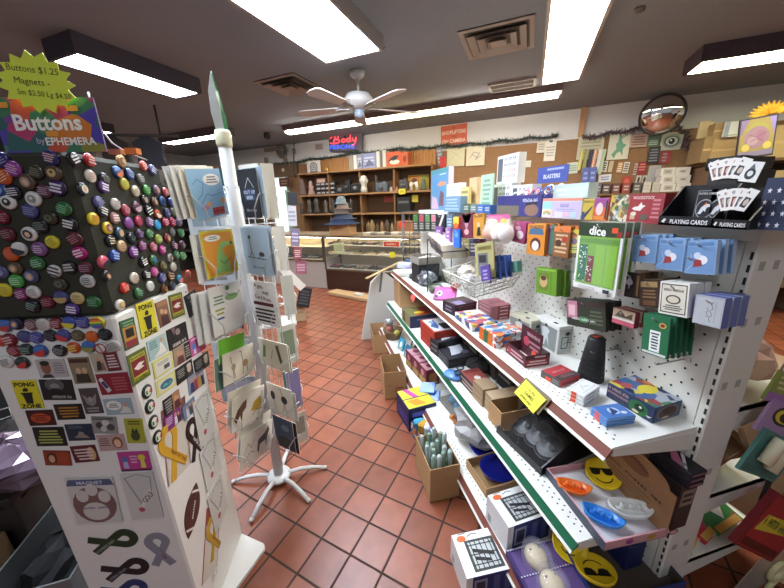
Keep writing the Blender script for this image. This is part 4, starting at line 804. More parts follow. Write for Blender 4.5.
# side away from the aisle
for y0, y1 in zip(SEC, SEC[1:]):
    for z, x1, rl in ((.84, 1.56, GR), (.48, 1.60, gm), (.16, 1.68, gm)):
        mb = MB(); mb.box(((GX+GW+x1)/2, (y0+y1)/2, z-.012), (x1-GX-GW, y1-y0-.006, .024), gm)
        mb.prism([(GX+GW, z-.1), (x1, z-.04), (x1, z-.004), (GX+GW, z-.004)], -.003, .003, gm, Matrix(((1, 0, 0, 0), (0, 0, -1, y0+.006), (0, 1, 0, 0), (0, 0, 0, 1)))); s = mb.build('shelf', gon)
        MB().box((x1+.003, (y0+y1)/2, z-.018), (.004, y1-y0-.01, .04), rl).build('price_rail', s)

# ---------------- peg hooks and packs hanging on the pegboard
HOOKS = []
def hook(y, z, x0, n=0):
    mb = MB(); mb.tube([(GX-.001, y, z), (x0+.01, y, z-.003), (x0, y, z+.006)], .0022, STEEL, 5); mb.box((GX-.004, y, z), (.006, .03, .012), STEEL); mb.tube([(GX-.004, y-.012, z+.006), (GX-.004, y+.012, z+.006)], .003, STEEL, 5)
    o = mb.build('peg_hook', None, (GX, y, z)); HOOKS.append(o)
    tag(o, 'chrome peg hook carrying packs', 'hook', 'chrome peg hooks'); return o
DECKZ = GT
def hang(name, label, cat, px4, X, th, m, decor=(), n=1, step=.02, group=None, edge=None, hk=True, labels=None, mkhole=True):
    T, wd, hd = rect(px4, (X, 0, 0), NX); top = (T @ Vector((0, hd/2, 0)))
    if hk:
        o = hook(top.y, top.z-.012, X-.015); o['label'] = 'chrome peg hook carrying the ' + hk if isinstance(hk, str) else 'chrome peg hook carrying the ' + ' '.join(label.split()[:7])
    for i in range(n):
        if X+i*step+th > GX-.012: break
        T2 = Matrix.Translation((i*step, 0, 0)) @ T
        mb = slab(T2, wd, hd, th, mat(m), edge); mb.art(wd, hd, decor, T2)
        o = mb.build(name); lb = label if i == 0 else '%s pack on the hook behind the %s' % (ORD[i], label)
        tag(o, ' '.join(lb.split()[:16]), cat, group)
    return T, wd, hd
OR = 'e8562a'
dice_d = [('r', 0, .8, 1, 1, '2a3a22'), ('t', 'dice', .45, .88, .17, 'f0f0ea', .03, -4), ('r', .76, .86, .88, .93, OR), ('c', .92, .84, .05, 'a02828'), ('c', .88, .79, .05, '8a2020'), ('r', .05, .09, .95, .8, '78a83a'), ('r', .06, .7, .95, .77, '5a8f2c'), ('r', .46, .12, .68, .68, '86b83f'), ('r', .71, .12, .92, .68, '86b83f'),
  ('r', .08, .12, .28, .68, '1f6a4a'), ('r', .3, .12, .45, .52, '7a2430')]
for k in range(22):
    rn = random.Random(k); dice_d.append(('c', rn.uniform(.09, .27), rn.uniform(.13, .66), .014, 'e8efe8'))
for k in range(16):
    rn = random.Random(k+70); dice_d.append(('c', rn.uniform(.31, .44), rn.uniform(.13, .5), .013, 'e8efe8'))
dice_d.append(('r', .76, .02, .9, .075, '3a3a3a')); dice_d.append(('l', .15, .02, .6, .07, 2, 'b8b8b4'))
T, wd, hd = hang('dice_pack', 'large white and lime green dice pack with a dark header', 'dice pack', [(584, 221.4), (630, 224.5), (611, 295), (569.4, 285.7)], .93, .006, 'e9e9e4', dice_d, 3, .03, 'dice packs')
mb = MB(); mb.box((-.05*wd, -.055*hd, .012), (.86*wd, .68*hd, .022), CLEAR('eaffea', .08, .06), T); d0 = [o for o in C.objects if o.name == 'dice_pack'][0]; mb.build('blister', d0)
bag_d = [('r', .04, .04, .96, .8, '6f93bf'), ('r', .1, .84, .9, .94, '5a82b0'), ('e', .55, .42, .2, .14, 'e6e6ee'), ('p', [(.3, .2), (.6, .25), (.55, .42), (.35, .45)], 'a03a3a'), ('e', .42, .55, .12, .1, 'c8d4e6'), ('k', '9ab8dc', .03, [(.1, .1), (.3, .3), (.2, .6)])]
for i, q in enumerate(([(633, 234.3), (658, 235.5), (655.7, 263), (632, 261.7)], [(658, 237.9), (685.5, 239), (683, 271.2), (655.7, 268.8)], [(685.5, 240.2), (718.8, 240.2), (714, 274.8), (684.3, 273.6)])):
    hang('playset_pack', '%s of the blue dice bag packs in the top peg row' % ('farthest', 'middle', 'nearest')[i], 'pack', q, .98+.004*i, .012, '7fa3cc', bag_d, 3, .028, 'blue hanging bags', edge=M('a8c0da', .2))
hang('card_deck', 'dark navy deck box with a white spade', 'card deck', [(622.4, 271), (640, 273.6), (638, 298.6), (621, 296)], .985, .022, '2a2428', [('e', .45, .6, .2, .12, 'c8c4c4'), ('p', [(.25, .58), (.65, .58), (.45, .88)], 'c8c4c4'), ('r', .42, .35, .48, .55, 'c8c4c4'), ('r', .86, .1, 1, .9, '7a5a38')], 3, .026, 'hanging card decks', edge=M('6a5038'))
hang('card_deck', 'brown and gold deck box beside the spade deck', 'card deck', [(640, 279.5), (660.5, 279.5), (659.3, 308), (638, 305.7)], .985, .022, '3a2820', [('r', .1, .72, .9, .92, 'a8885a'), ('l', .15, .3, .85, .65, 3, '8a6a44'), ('r', .2, .06, .8, .24, '6a4a30')], 3, .026, 'hanging card decks', edge=M('5a4028'))
wd_d = [('r', .06, .06, .94, .94, '2a2a28'), ('r', .09, .09, .91, .91, 'ded8c6'), ('w', .5, .76, .7, .12, '3a3630'), ('e', .5, .48, .26, .14, '4a4640'), ('e', .5, .48, .2, .1, 'd8d0b8'), ('l', .16, .14, .84, .32, 3, '4a4640')]
hang('card_deck', 'cream and black ornate deck box in the middle peg row', 'card deck', [(661, 280.7), (691.4, 284.3), (685.5, 317.6), (658, 312.9)], .975, .024, 'e6e2d6', wd_d, 3, .028, 'hanging card decks', edge=M('e6e4dc'))
hang('card_deck', 'silver deck box with upright script lettering', 'card deck', [(695, 293.8), (724.8, 298.6), (721.2, 329.5), (693.3, 322.4)], .975, .024, 'a9adb4', [('r', .05, .05, .95, .92, 'b6b9be'), ('k', '55575f', .02, [(.62, .12), (.55, .3), (.66, .38), (.56, .52), (.66, .6), (.58, .74), (.66, .84)]), ('k', '55575f', .02, [(.45, .3), (.52, .34), (.44, .46), (.52, .5), (.45, .62)]), ('k', '6a6c74', .01, [(.75, .15), (.75, .85)])], 3, .03, 'hanging card decks', edge=M('4a5aa0', .3))
hang('poker_pack', 'green card pack with white card suits hanging low', 'pack', [(648.6, 312.4), (673.6, 321), (664, 357), (636.7, 351)], .955, .008, '1f6a44', [('r', .3, .1, .7, .62, 'e6ebe6'), ('l', .34, .14, .66, .58, 6, '1f3a2a'), ('e', .75, .78, .14, .07, 'c0a45a'), ('e', .75, .78, .08, .04, '7a2a2a'), ('r', .05, .02, .95, .08, 'c8cfc8')], 5, .022, 'green card packs', edge=M('17553a'))
hang('eraser_pack', 'small red and cream pack hanging below the spade deck', 'pack', [(614.7, 308), (636, 313), (633, 329), (610.6, 321)], .985, .02, 'b8a48c', [('r', 0, 0, 1, .3, 'c05a6a'), ('r', 0, .3, 1, .42, 'e0d8d0'), ('p', [(.1, .5), (.35, .95), (.6, .6), (.9, .9), (.9, .5)], '5a5040')], 2, .03, edge=M('8a2a30'))
hang('game_pack', 'dark pack with a pink corner and green picture under the dice packs', 'pack', [(568, 300), (607, 302), (604, 333), (566, 323)], .98, .012, '2f3328', [('r', .02, .3, .3, .95, 'b87a8a'), ('r', .06, .4, .24, .8, 'd8b0b8'), ('r', .36, .2, .56, .4, '4a8a5a'), ('w', .46, .3, .6, .12, 'e6e6e0'), ('r', .3, .8, .95, .95, '3a2a2a'), ('l', .6, .15, .95, .7, 4, '556048')], 3, .03, edge=M('22261e'))
for i, q in enumerate(([(535.7, 266.3), (558, 270.4), (555, 296), (536.7, 292.8)], [(560, 270.5), (567, 271.5), (564, 297), (557.5, 295.5)])):
    hang('handheld_game_pack', ('lime green pack with a dark round creature picture', 'lime green pack edge behind the creature pack')[i], 'pack', q, .985+.035*i, .028, '68962a', [('r', .05, .9, .95, .97, '88b440'), ('r', .16, .15, .62, .8, '6a7a2a'), ('e', .38, .5, .2, .24, 'c8a878'), ('e', .38, .62, .14, .1, '4a3a22'), ('r', .72, .05, .78, .9, '5a8a20')] if i == 0 else (), 1, group='lime green packs', edge=M('578020'))
hang('toy_card', 'magenta card pack with white splash shapes', 'pack', [(513.7, 221.4), (526, 222.4), (524.5, 245), (512.6, 240.8)], .98, .01, '9a3a6a', [('e', .6, .4, .28, .2, 'e6d8e0'), ('e', .4, .7, .22, .1, 'd0a0c0')], 2, .03)
hang('toy_card', 'orange pack with a blue arch over a white faced dog', 'pack', [(527, 223.5), (545.3, 224.5), (544.3, 256), (527.3, 254)], .975, .02, 'd8892f', [('e', .5, .72, .42, .2, '4a6a8a'), ('r', .08, .5, .92, .66, 'd8892f'), ('e', .5, .34, .3, .22, '5a2a20'), ('e', .5, .3, .2, .16, 'e0dcd2'), ('r', .1, .86, .9, .96, 'a86a2a')], 3, .035)
for i, (x, c, l) in enumerate(((546, '7a2f5a', 'thin purple pack edge between the two orange packs'), (550, '3f7a6a', 'thin teal pack edge between the two orange packs'))):
    hang('toy_card', l, 'pack', [(x, 225), (x+4, 225), (x+3.5, 255), (x-.3, 254)], .99, .012, c, (), 1)
hang('toy_card', 'orange capped pack of small brown figures', 'pack', [(554, 226.5), (570.4, 226.5), (568.4, 259), (552.6, 255)], .975, .02, '8a5a30', [('r', 0, .82, 1, 1, 'e07a3a'), ('l', .1, .1, .9, .78, 5, 'd0b08a'), ('e', .35, .45, .18, .12, '4a2a1a'), ('e', .7, .6, .16, .1, 'b03a2a')], 3, .035)
hang('toy_card', 'yellow picture pack beside the orange capped pack', 'pack', [(570.8, 228.6), (580.5, 230.6), (579, 252), (569.6, 254)], .985, .012, 'cfc04a', [('e', .45, .5, .28, .14, '6a4a7a'), ('e', .5, .75, .2, .1, 'c05a5a'), ('l', .1, .1, .9, .3, 2, '4a7a5a')], 3, .035)
# empty hooks
for y, z, l in ((.62, 1.33, 'empty chrome peg hook next to the end upright, top row'), (.64, 1.0, 'empty chrome peg hook next to the green card packs'), (.86, .93, 'empty chrome peg hook below the small red pack')):
    hook(y, z, .97)['label'] = l
# bag of plastic eggs
T, wd, hd = rect([(489, 214), (511, 216), (511, 241), (484, 240)], (.93, 0, 0), NX)
t = thing('egg_bag', 'clear bag of pale plastic eggs hanging at the start of the peg row', 'bag', T.translation)
mb = MB(T); 
mb.lathe([(.001, -hd*.45), (wd*.5, -hd*.4), (wd*.55, -.1*hd), (wd*.42, .2*hd), (wd*.38, .44*hd), (wd*.38, .45*hd)], CLEAR('f2e6ea', .22, .08), 16, Matrix.Rotation(R(-90), 4, 'X'), sy=.5); mb.build('clear_bag', t)
mb = slab(T @ Matrix.Translation((0, hd*.33, .0)), wd*.85, hd*.36, .002, mat('e6d7b0')); mb.art(wd*.85, hd*.36, [('r', 0, .55, 1, 1, 'c84a8a'), ('p', [(.1, .1), (.5, .9), (.9, .2)], 'd8407a'), ('e', .75, .35, .15, .25, 'e0c040')], T @ Matrix.Translation((0, hd*.33, 0))); mb.build('header_card', t)
for (u, v, c) in ((-.28, -.18, 'e8a890'), (.02, -.2, 'f0ece6'), (.33, -.22, 'eceae6'), (-.12, -.02, 'e6c8a8')): 
    MB().ball((0, 0, 0), wd*.17, M(c, .3), (1, 1.25, 1), 14, T @ Matrix.Translation((u*wd, v*hd, 0))).build('plastic_egg', t)
hook(T.translation.y, T.translation.z+hd*.42, .93)['label'] = 'chrome peg hook carrying the bag of plastic eggs'
# ------------------------------------------------------------------ goods standing on the top shelf (z .80)
Z3, Z2, Z1 = .801, .451, .151
ORG = 'e2512c'
# stack of black cups
P = oz(590, 378, Z3); t = thing('cup_stack', 'tall stack of black plastic cups turned upside down on the perforated shelf', 'cups', P)
TT = Matrix.Translation(P); bm_ = M('1b1b1c', .55)
for k in range(5):
    z = .022*k; s = 1-.045*k
    MB(TT).lathe([(.046*s, z), (.048*s, z+.004), (.047*s, z+.012), (.045*s, z+.022), (.036*s, z+.085), (.032*s, z+.09), (0, z+.09)], bm_, 26).build('cup', t)
MB(TT).lathe([(.026, .178), (.025, .1795), (0, .18)], bm_, 20).build('cup_base', t)
mb = MB(TT); mb.box((.0, 0, .1812), (.03, .018, .001), M(ORG)); mb.build('price_sticker', t)
f = fit((540.6, 376.5), (559.6, 387.8), (574.9, 378.6), (559, 380.5), Z3)
carton('game_box', 'flat red and grey game box beside the black cup stack', 'box', f, 'a83038', {'f': [('r', 0, 0, 1, 1, '55504e'), ('r', .25, .05, .55, .55, ORG), ('l', .6, .2, .95, .8, 2, '8a8480')], 't': [('r', 0, 0, 1, .35, '3a3434'), ('w', .5, .62, .6, .16, 'd89a90'), ('l', .1, .1, .9, .3, 2, '8a5a58')], 'n': [('r', .1, .1, .9, .6, '7a2028')]})
f = fit((564.7, 398), (583, 407), (604.9, 398.4), (582, 395.5), Z3); hh = f.h/3
for k in range(3):
    g = fit((564.7, 398), (583, 407), (604.9, 398.4), hh-.001, Z3); g.a = g.a+Vector((0, 0, hh*k)); g.T = frame(g.a, g.ex, g.ey)
    for kk in g.F: m_, a_, b_ = g.F[kk]; g.F[kk] = (Matrix.Translation((0, 0, hh*k)) @ m_, a_, b_)
    carton('card_box', '%s white box in the stack of three near the black cups' % ('bottom', 'middle', 'top')[k], 'box', g, 'e6e6e2', {'f': [('r', .3, .05, .58, .95, ORG) if k < 3 else (), ('k', '6a6a6a', .05, [(.62, .3), (.95, .3)])], 'n': [('l', .1, .2, .7, .6, 1, '8a8a8a')], 't': [('k', '9a9a9a', .02, [(.1, .2), (.9, .2), (.9, .85), (.1, .85), (.1, .2)]), ('k', '8a8a90', .02, [(.3, .3), (.5, .7), (.7, .35), (.4, .55)])]}, group='white boxes in the stack of three')
f = fit((589.7, 414.4), (605.7, 428), (635, 424), (606.3, 419), Z3); hh = f.h/3
for k in range(3):
    g = fit((589.7, 414.4), (605.7, 428), (635, 424), hh-.001, Z3); g.a = g.a+Vector((0, 0, hh*k)); g.T = frame(g.a, g.ex, g.ey)
    for kk in g.F: m_, a_, b_ = g.F[kk]; g.F[kk] = (Matrix.Translation((0, 0, hh*k)) @ m_, a_, b_)
    carton('card_tin', '%s glossy blue card case at the end of the perforated shelf' % ('bottom', 'middle', 'top')[k], 'box', g, M('5a86c0', .12), {'t': [('r', .05, .05, .95, .95, '4a74b4'), ('e', .5, .5, .18, .25, 'b8cce6'), ('p', [(.3, .2), (.5, .8), (.62, .4)], '2a3a6a'), ('e', .75, .3, .1, .1, 'd0d8e6')], 'f': [('r', .28, .1, .6, .9, ORG)]}, group='glossy blue card cases')
f = fit((605.6, 396), (652, 424), (694, 414), (651.4, 406.7), Z3)
carton('tin_box', 'large dark blue comic picture box next to the end upright', 'box', f, '2a3656', {'t': [('r', 0, 0, 1, 1, PRINT(['3a5a8a', '8a3a3a', 'c8b84a', '2f6a4a', '9aa0a8', '20284a'], 38, seed=9)), ('e', .45, .5, .2, .16, 'd0c03a'), ('e', .72, .68, .12, .1, 'c07a4a'), ('e', .2, .75, .12, .1, 'a04a4a')],
  'f': [('w', .26, .74, .44, .26, 'c0a09a'), ('w', .26, .47, .44, .24, 'b08a8a'), ('e', .7, .45, .2, .42, '2f6a3a'), ('e', .72, .5, .1, .22, '14301c'), ('e', .74, .56, .03, .07, 'e6e6d8'), ('e', .66, .2, .07, .08, 'd8c8a8'), ('p', [(.86, .3), (.98, .36), (.92, .22)], 'd0ccc0'), ('l', .04, .08, .45, .3, 2, '4a4a58')], 'n': [('r', .04, .06, .96, .94, '4a5a7a'), ('e', .35, .5, .27, .44, '8a7a70'), ('e', .35, .5, .24, .4, '5a3a30'), ('e', .36, .62, .16, .22, '3a2018'), ('e', .3, .22, .1, .06, 'd0c8c0'), ('l', .64, .15, .95, .8, 3, '7a6a68')]})
# open maroon counter display
f = fit((505.5, 352), (524.5, 367.8), (547.3, 363.3), (523.5, 356), Z3); L_, D_, H_ = f.len, f.dep, f.h
t = thing('counter_display', 'small open maroon cardboard display box with an upright header', 'display box', f.a)
dm = M('4a1a26', .5); mb = tray(f, dm, mat('d8d2c8')); mb.art(f.len, f.h, [('l', .05, .2, .95, .8, 2, 'd8a0a8'), ('e', .2, .5, .1, .3, 'a03a4a')], f.F['f'][0]); mb.art(f.dep, f.h, [('r', 0, 0, 1, .62, '8a2a3a'), ('l', .08, .1, .92, .55, 2, 'd8c0c0'), ('l', .3, .68, .9, .95, 1, 'c8a8b0')], f.F['n'][0]); mb.build('tray', t)
T = frame(f.a+f.ex*D_*.62+f.ey*L_*.5+Vector((0, 0, H_*1.3)), -f.ey, Vector((0, 0, 1)) ) 
mb = slab(T, L_*.98, H_*2.5, .003, mat('4a1a26')); mb.art(L_*.98, H_*2.5, [('w', .6, .78, .6, .18, 'd8b0b8'), ('c', .3, .5, .16, 'c04a5a'), ('l', .4, .3, .95, .62, 2, 'b07a86'), ('c', .7, .22, .12, 'e0533a')], T); mb.build('header', t)
# white football boxes
def wbox(L, A, Rr, T, label, top, fig):
    f = fit(L, A, Rr, T, Z3)
    carton('toy_box', label, 'box', f, top, {'f': [('r', .05, .04, .95, .86, '8f9490'), ('p', [(.3, .1), (.36, .5), (.3, .7), (.5, .8), (.66, .7), (.6, .5), (.7, .1), (.55, .4), (.5, .1)], 'd8dad6'), ('e', .5, .84, .06, .06, '3a3a3a')], 'n': [('r', .06, .04, .94, .88, 'b8bcb8'), ('k', '2f3233', .04, [(.2, .2), (.5, .2), (.5, .6), (.2, .6), (.2, .2)]), ('k', '2f3233', .04, [(.5, .4), (.8, .4), (.8, .2), (.62, .2)]), ('e', .45, .72, .12, .07, '3a3c3c'), ('k', '55585a', .03, [(.3, .35), (.7, .55)])], 't': [('r', .1, .2, .25, .35, '2a2a2a'), ('r', .6, .62, .78, .75, '2a2a2a'), ('k', 'b0b0a8', .01, [(.5, 0), (.5, 1)])]})
wbox((533, 340), (555.9, 354.7), (574.3, 351), (555.1, 326.5), 'taller white box with grey player picture behind the maroon display', 'e9e7df', 1)
wbox((508, 334), (529, 345), (545, 342), (528.5, 321), 'lower cream box with grey player picture, second white box', 'ddd9bf', 1)
pz = PRINT(['e6e4da', 'e8823a', '3a6aa8', 'd0d4d8', '4a8ab0', 'c04a3a', '9aa6b0'], 42, seed=5)
f = fit((479, 338), (495.3, 349), (526, 342), (496.3, 336), Z3); hh = f.h/2
for k in range(2):
    g = fit((479, 338), (495.3, 349), (526, 342), hh-.001, Z3); g.a = g.a+Vector((0, 0, hh*k)); g.T = frame(g.a, g.ex, g.ey)
    for kk in g.F: m_, a_, b_ = g.F[kk]; g.F[kk] = (Matrix.Translation((0, 0, hh*k)) @ m_, a_, b_)
    carton('puzzle_box', '%s orange and blue patterned box of the pair in the middle of the shelf' % ('lower', 'upper')[k], 'box', g, pz, {'f': [('r', 0, 0, .3, 1, 'd8682a'), ('r', .3, 0, .55, 1, '3a6a44'), ('r', .55, .0, .8, 1, 'd8722a')]}, group='patterned puzzle boxes')
f = fit((454.9, 318), (472, 332), (494, 326), (471.5, 325), Z3)
carton('puzzle_box', 'flat white box with blue and yellow artwork next to the price rail', 'box', f, PRINT(['e6e6e0', 'e0e0dc', 'c05a6a', '3a6ab0', 'd8c060', 'f0f0ec', '4a4a6a'], 30, seed=8))
f = fit((477.3, 313), (491, 321), (510.6, 315), (490, 306.7), Z3); hh = f.h/4
for k in range(4):
    g = fit((477.3, 313), (491, 321), (510.6, 315), hh-.001, Z3); g.a = g.a+Vector((0, 0, hh*k)); g.T = frame(g.a, g.ex, g.ey)
    for kk in g.F: m_, a_, b_ = g.F[kk]; g.F[kk] = (Matrix.Translation((0, 0, hh*k)) @ m_, a_, b_)
    carton('game_box', '%s dusty rose box of the stack of four behind the patterned boxes' % ('bottom', 'second lowest', 'third', 'top')[k], 'box', g, 'a86a70', {'n': [('r', .25, .05, .75, .95, '8a2a3a'), ('l', .3, .2, .7, .8, 1, 'd8b8b8')], 'f': [('l', .1, .2, .9, .7, 1, 'd0b0b0')], 't': [('l', .1, .3, .9, .7, 3, '8a4a52')]}, group='dusty rose boxes')
f = fit((442.4, 310.5), (454.9, 317), (477.5, 313), (454.3, 305.6), Z3)
carton('game_box', 'dark maroon box with faint figures beside the pink comic box', 'box', f, '3a1a22', {'n': [('l', .05, .1, .95, .9, 4, '6a3a42'), ('r', 0, .86, 1, 1, '2a1a1a')], 'f': [('r', .1, .1, .9, .9, '2f2a3a'), ('l', .2, .2, .8, .8, 2, '8a8090')], 't': [('r', .05, .3, .95, .95, '4a3a3a'), ('r', .1, 0, .5, .5, '8a80a0')]})
# pink comic box leaning, red tin on it
Pb = oz(446, 300, Z3); up = Vector((0, 0, 1))
T = frame(Pb+Vector((0, .02, .05)), Vector((.75, -.5, .05)), Vector((.45, .6, .45))); mb = slab(T, .16, .12, .03, mat('b85a9a'))
mb.art(.16, .12, [('e', .25, .45, .13, .22, 'e6e0e4'), ('e', .25, .45, .07, .1, '2a2a2a'), ('r', .06, .06, .2, .3, '3a2a3a'), ('e', .7, .72, .15, .15, 'c86aaa')], T); tag(mb.build('comic_box'), 'tilted pink cartoon box leaning among the goods on the shelf', 'box')
q = Pb+Vector((.07, .0, .085)); mb = MB(Matrix.Translation(q)); mb.lathe([(0, -.002), (.032, 0), (.036, .008), (.034, .02), (.02, .028), (0, .03)], M('c8452c', .3), 20); mb.art(.05, .05, [('e', .5, .5, .25, .12, 'e6d8c8')], Matrix.Translation(q+Vector((0, 0, .0305))))
tag(mb.build('candy_tin'), 'small round red tin on top of the pink cartoon box', 'tin')
# wire basket
zb = 1.10
c4 = [oz(442.5, 270.5, zb), oz(475, 284.8, zb), oz(521, 272.9, zb), oz(474, 261.5, zb)]
zlow = zover(Vector((.76, 1.37, 0)), 476, 297.5); b0 = c4[1].lerp(sum(c4, Vector())/4, .14); d4 = [Vector((b0.x, b0.y, zlow))+(c-c4[1])*.84 for c in c4]
cen = sum(d4, Vector())/4
t = thing('wire_basket', 'pale wire basket of phone and blue toy packs hooked on the pegboard', 'basket', (cen.x, cen.y, zlow)); wr = M('b5b3a9', .35)
mb = MB(); mb.tube(c4, .0055, wr, 6, True); mb.tube(d4, .0035, wr, 6, True)
mb.build('rim', t)
for k in range(4):
    a, b, c, d = c4[k], c4[(k+1) % 4], d4[k], d4[(k+1) % 4]; mb = MB(); n = 9
    for i in range(n+1): mb.tube([a.lerp(b, i/n), c.lerp(d, i/n)], .0024, wr, 4)
    for q in (.4, .75): mb.tube([a.lerp(c, q), b.lerp(d, q)], .0024, wr, 4)
    mb.build('side_grid', t)
mb = MB()
for i in range(1, 8): mb.tube([d4[0].lerp(d4[1], i/8), d4[3].lerp(d4[2], i/8)], .0017, wr, 4)
mb.build('bottom_grid', t)
def stand_pack(name, label, cat, px4, X, th, m, decor=(), grp=None, edge=None):
    return flat(name, label, cat, px4, (X, 0, 0), NX, th, mat(m), decor, edge=mat(edge) if edge else None, group=grp)
xb = cen.x
stand_pack('toy_phone_pack', 'khaki card with a grey toy phone in the wire basket', 'pack', [(478, 243), (495, 243), (493, 275), (473, 277)], xb-.02, .006, 'a59d6a', [('r', .15, .78, .9, .9, '7a7238'), ('w', .5, .84, .6, .08, '3a3820'), ('r', .15, .05, .7, .7, '6a6c6e'), ('r', .22, .42, .62, .64, '2a2c2c'), ('l', .22, .1, .62, .36, 4, '9a9c9e')])
for i, (q, l) in enumerate((([(493, 257), (502, 257), (498, 277), (488, 279)], 'front'), ([(498, 256.5), (508, 256), (504, 276), (494, 277)], 'middle'), ([(504, 256), (512, 255.5), (509, 276), (500, 276.5)], 'rear'))):
    stand_pack('toy_pack', '%s of the three bright blue packs leaning in the wire basket' % l, 'pack', q, xb+.01+.03*i, .008, '3f62a8', [('e', .5, .88, .2, .06, '1f2f5a'), ('l', .15, .3, .8, .75, 5, '8aa4d8'), ('r', .3, .08, .9, .2, '2a3f78')], 'blue packs in the wire basket')
stand_pack('toy_pack', 'purple pack lying low at the front of the wire basket', 'pack', [(484, 267), (491, 266), (489, 281), (478, 283)], xb-.05, .006, '55408a', [('l', .2, .2, .8, .8, 3, 'a898d0')])
stand_pack('toy_pack', 'small teal pack at the back of the wire basket', 'pack', [(510, 262), (517, 261), (517, 272), (510, 273)], xb+.09, .03, '6aa08f')
def crumple(name, label, cat, P, r, sc, m, seed=0, n=14, grp=None):
    rn = random.Random(seed); mb = MB(); mb.ball(P, r, m, sc, n); c = Vector(P)
    for i, v in enumerate(mb.v): mb.v[i] = c + (v-c)*rn.uniform(.78, 1.15)
    lo = min(v.z for v in mb.v); 
    mb.sm = [False]*len(mb.sm)
    return tag(mb.build(name), label, cat, grp)
film = CLEAR('e9e8e4', .55, .15)
q = d4[0].lerp(d4[1], .55)*.6+cen*.4; crumple('plastic_bag', 'crumpled clear bag of small white parts in the wire basket front corner', 'bag', (q.x, q.y, zlow+.05), .05, (1.1, .8, .7), film, 3)
q = d4[0].lerp(d4[3], .4)*.6+cen*.4; crumple('plastic_bag', 'crumpled white paper bag in the wire basket beside the phone pack', 'bag', (q.x, q.y, zlow+.055), .055, (1, 1, .8), M('d8d4c8', .8), 5)
# far end of the shelf: card file, trays, plank, bags
Pq = Vector((.93, 2.12, Z3)); t = thing('card_file', 'black wire stand of slanted cards beyond the basket', 'card file', Pq)
mb = MB(Matrix.Translation(Pq)); 
for s in (-.1, .1):
    mb.tube([(s, .14, 0), (s, .14, .42), (s, -.14, .36)], .004, M('1c1c1e', .4), 6)
for y in (-.14, 0, .14):
    mb.tube([(-.1, y, .36+.214*(y+.14)), (.1, y, .36+.214*(y+.14))], .004, M('1c1c1e', .4), 6)
mb.build('wire_frame', t)
for k in range(9):
    T = frame(Pq+Vector((0, -.12+.03*k, .36+.006*k)), (1, 0, 0), (0, .6, .7)); mb = slab(T, .18, .11, .006, mat(('8f8672', '6a5a58', '6a5a52', '4a3a40', '5a4c4a', '4a4248', '7a6c62', '5a5054', '6a5f58')[k])); mb.art(.18, .15, [('r', .05, .82, .95, .97, 'e0dccc')], T); mb.build('card', t)
Pq = oz(434, 267, Z3); tT = Pq
class FF: pass
def fbox(P, w, l, h, rz=0):
    g = FF(); g.dep, g.len, g.h = w, l, h; g.ex = Vector((math.cos(rz), math.sin(rz), 0)); g.ey = Vector((-math.sin(rz), math.cos(rz), 0)); g.a = Vector(P); g.z = P[2]
    up = Vector((0, 0, 1)); g.T = frame(g.a, g.ex, g.ey); c = g.a+g.ey*l/2+g.ex*w/2; g.c = c
    g.F = {'f': (frame(g.a+g.ey*l/2+up*h/2, -g.ey, up), l, h), 'n': (frame(g.a+g.ex*w/2+up*h/2, g.ex, up), w, h), 't': (frame(c+up*h, g.ex, g.ey), w, l)}; return g
g = fbox((.84, 2.5, Z3), .2, .16, .17, .1); carton('card_box', 'black crate under the grey tray near the far end of the shelf', 'crate', g, '222224', {'n': [('k', '55555a', .03, [(.1, .1), (.9, .9)]), ('k', '55555a', .03, [(.1, .9), (.9, .1)])]})
g = fbox((.84, 2.5, Z3+.172), .22, .2, .06, .1); t = tag(tray(g, M('8a8478', .8), mat('a8a294')).build('cardboard_tray'), 'shallow grey cardboard tray with white slips resting on the black crate', 'tray')
for k in range(4): 
    q = g.a+Vector((.05+.035*k, .06+.03*(k % 3), .035)); mb = MB(); mb.box((0, 0, .01), (.05, .04, .02), M('dcd8cf', .8), rotz(.4*k, q)); tag(mb.build('paper_slip'), '%s white paper bundle in the shallow grey tray' % ORD[k], 'paper', 'paper bundles in the grey tray')
crumple('foil_bag', 'crumpled silver and black foil bag on the shelf by the magenta tag', 'bag', oz(426, 285, Z3)+Vector((0, 0, .065)), .08, (1, 1.2, .8), M('8f9298', .25, .6), 9)
for k, (x, y, col, lb) in enumerate(((412, 272, '6a5a9a', 'purple pack lying on the cluttered far end of the shelf'), (419, 279, '2f3338', 'black pack lying on the cluttered far end of the shelf'), (405, 268, 'b0b4bc', 'silver pack at the far front corner of the shelf'), (423, 270, 'c8582f', 'orange pack lying on the cluttered far end of the shelf'), (414, 263, '4a6a9a', 'blue pack at the far back of the shelf'), (430, 274, '55604a', 'dull green pack lying beside the foil bag'), (436, 291, '4f5240', 'olive cloth bag lying beside the pink cartoon box'), (447, 281, '3f4438', 'dark green bag lying under the card file'), (408, 276, 'd0ccc2', 'white pack lying at the shelf edge beside the plank'))):
    q = oz(x, y, Z3); mb = MB(); mb.bbox((0, 0, .02+.005*(k % 3)), (.12, .16, .04+.01*(k % 3)), M(col, .4), rotz(.5*k, q), r=.012); mb.art(.1, .14, [('l', .1, .3, .9, .7, 3, 'c8c4bc')], rotz(.5*k, q+Vector((0, 0, .0405+.01*(k % 3)))))
    tag(mb.build('toy_pack'), lb, 'pack')
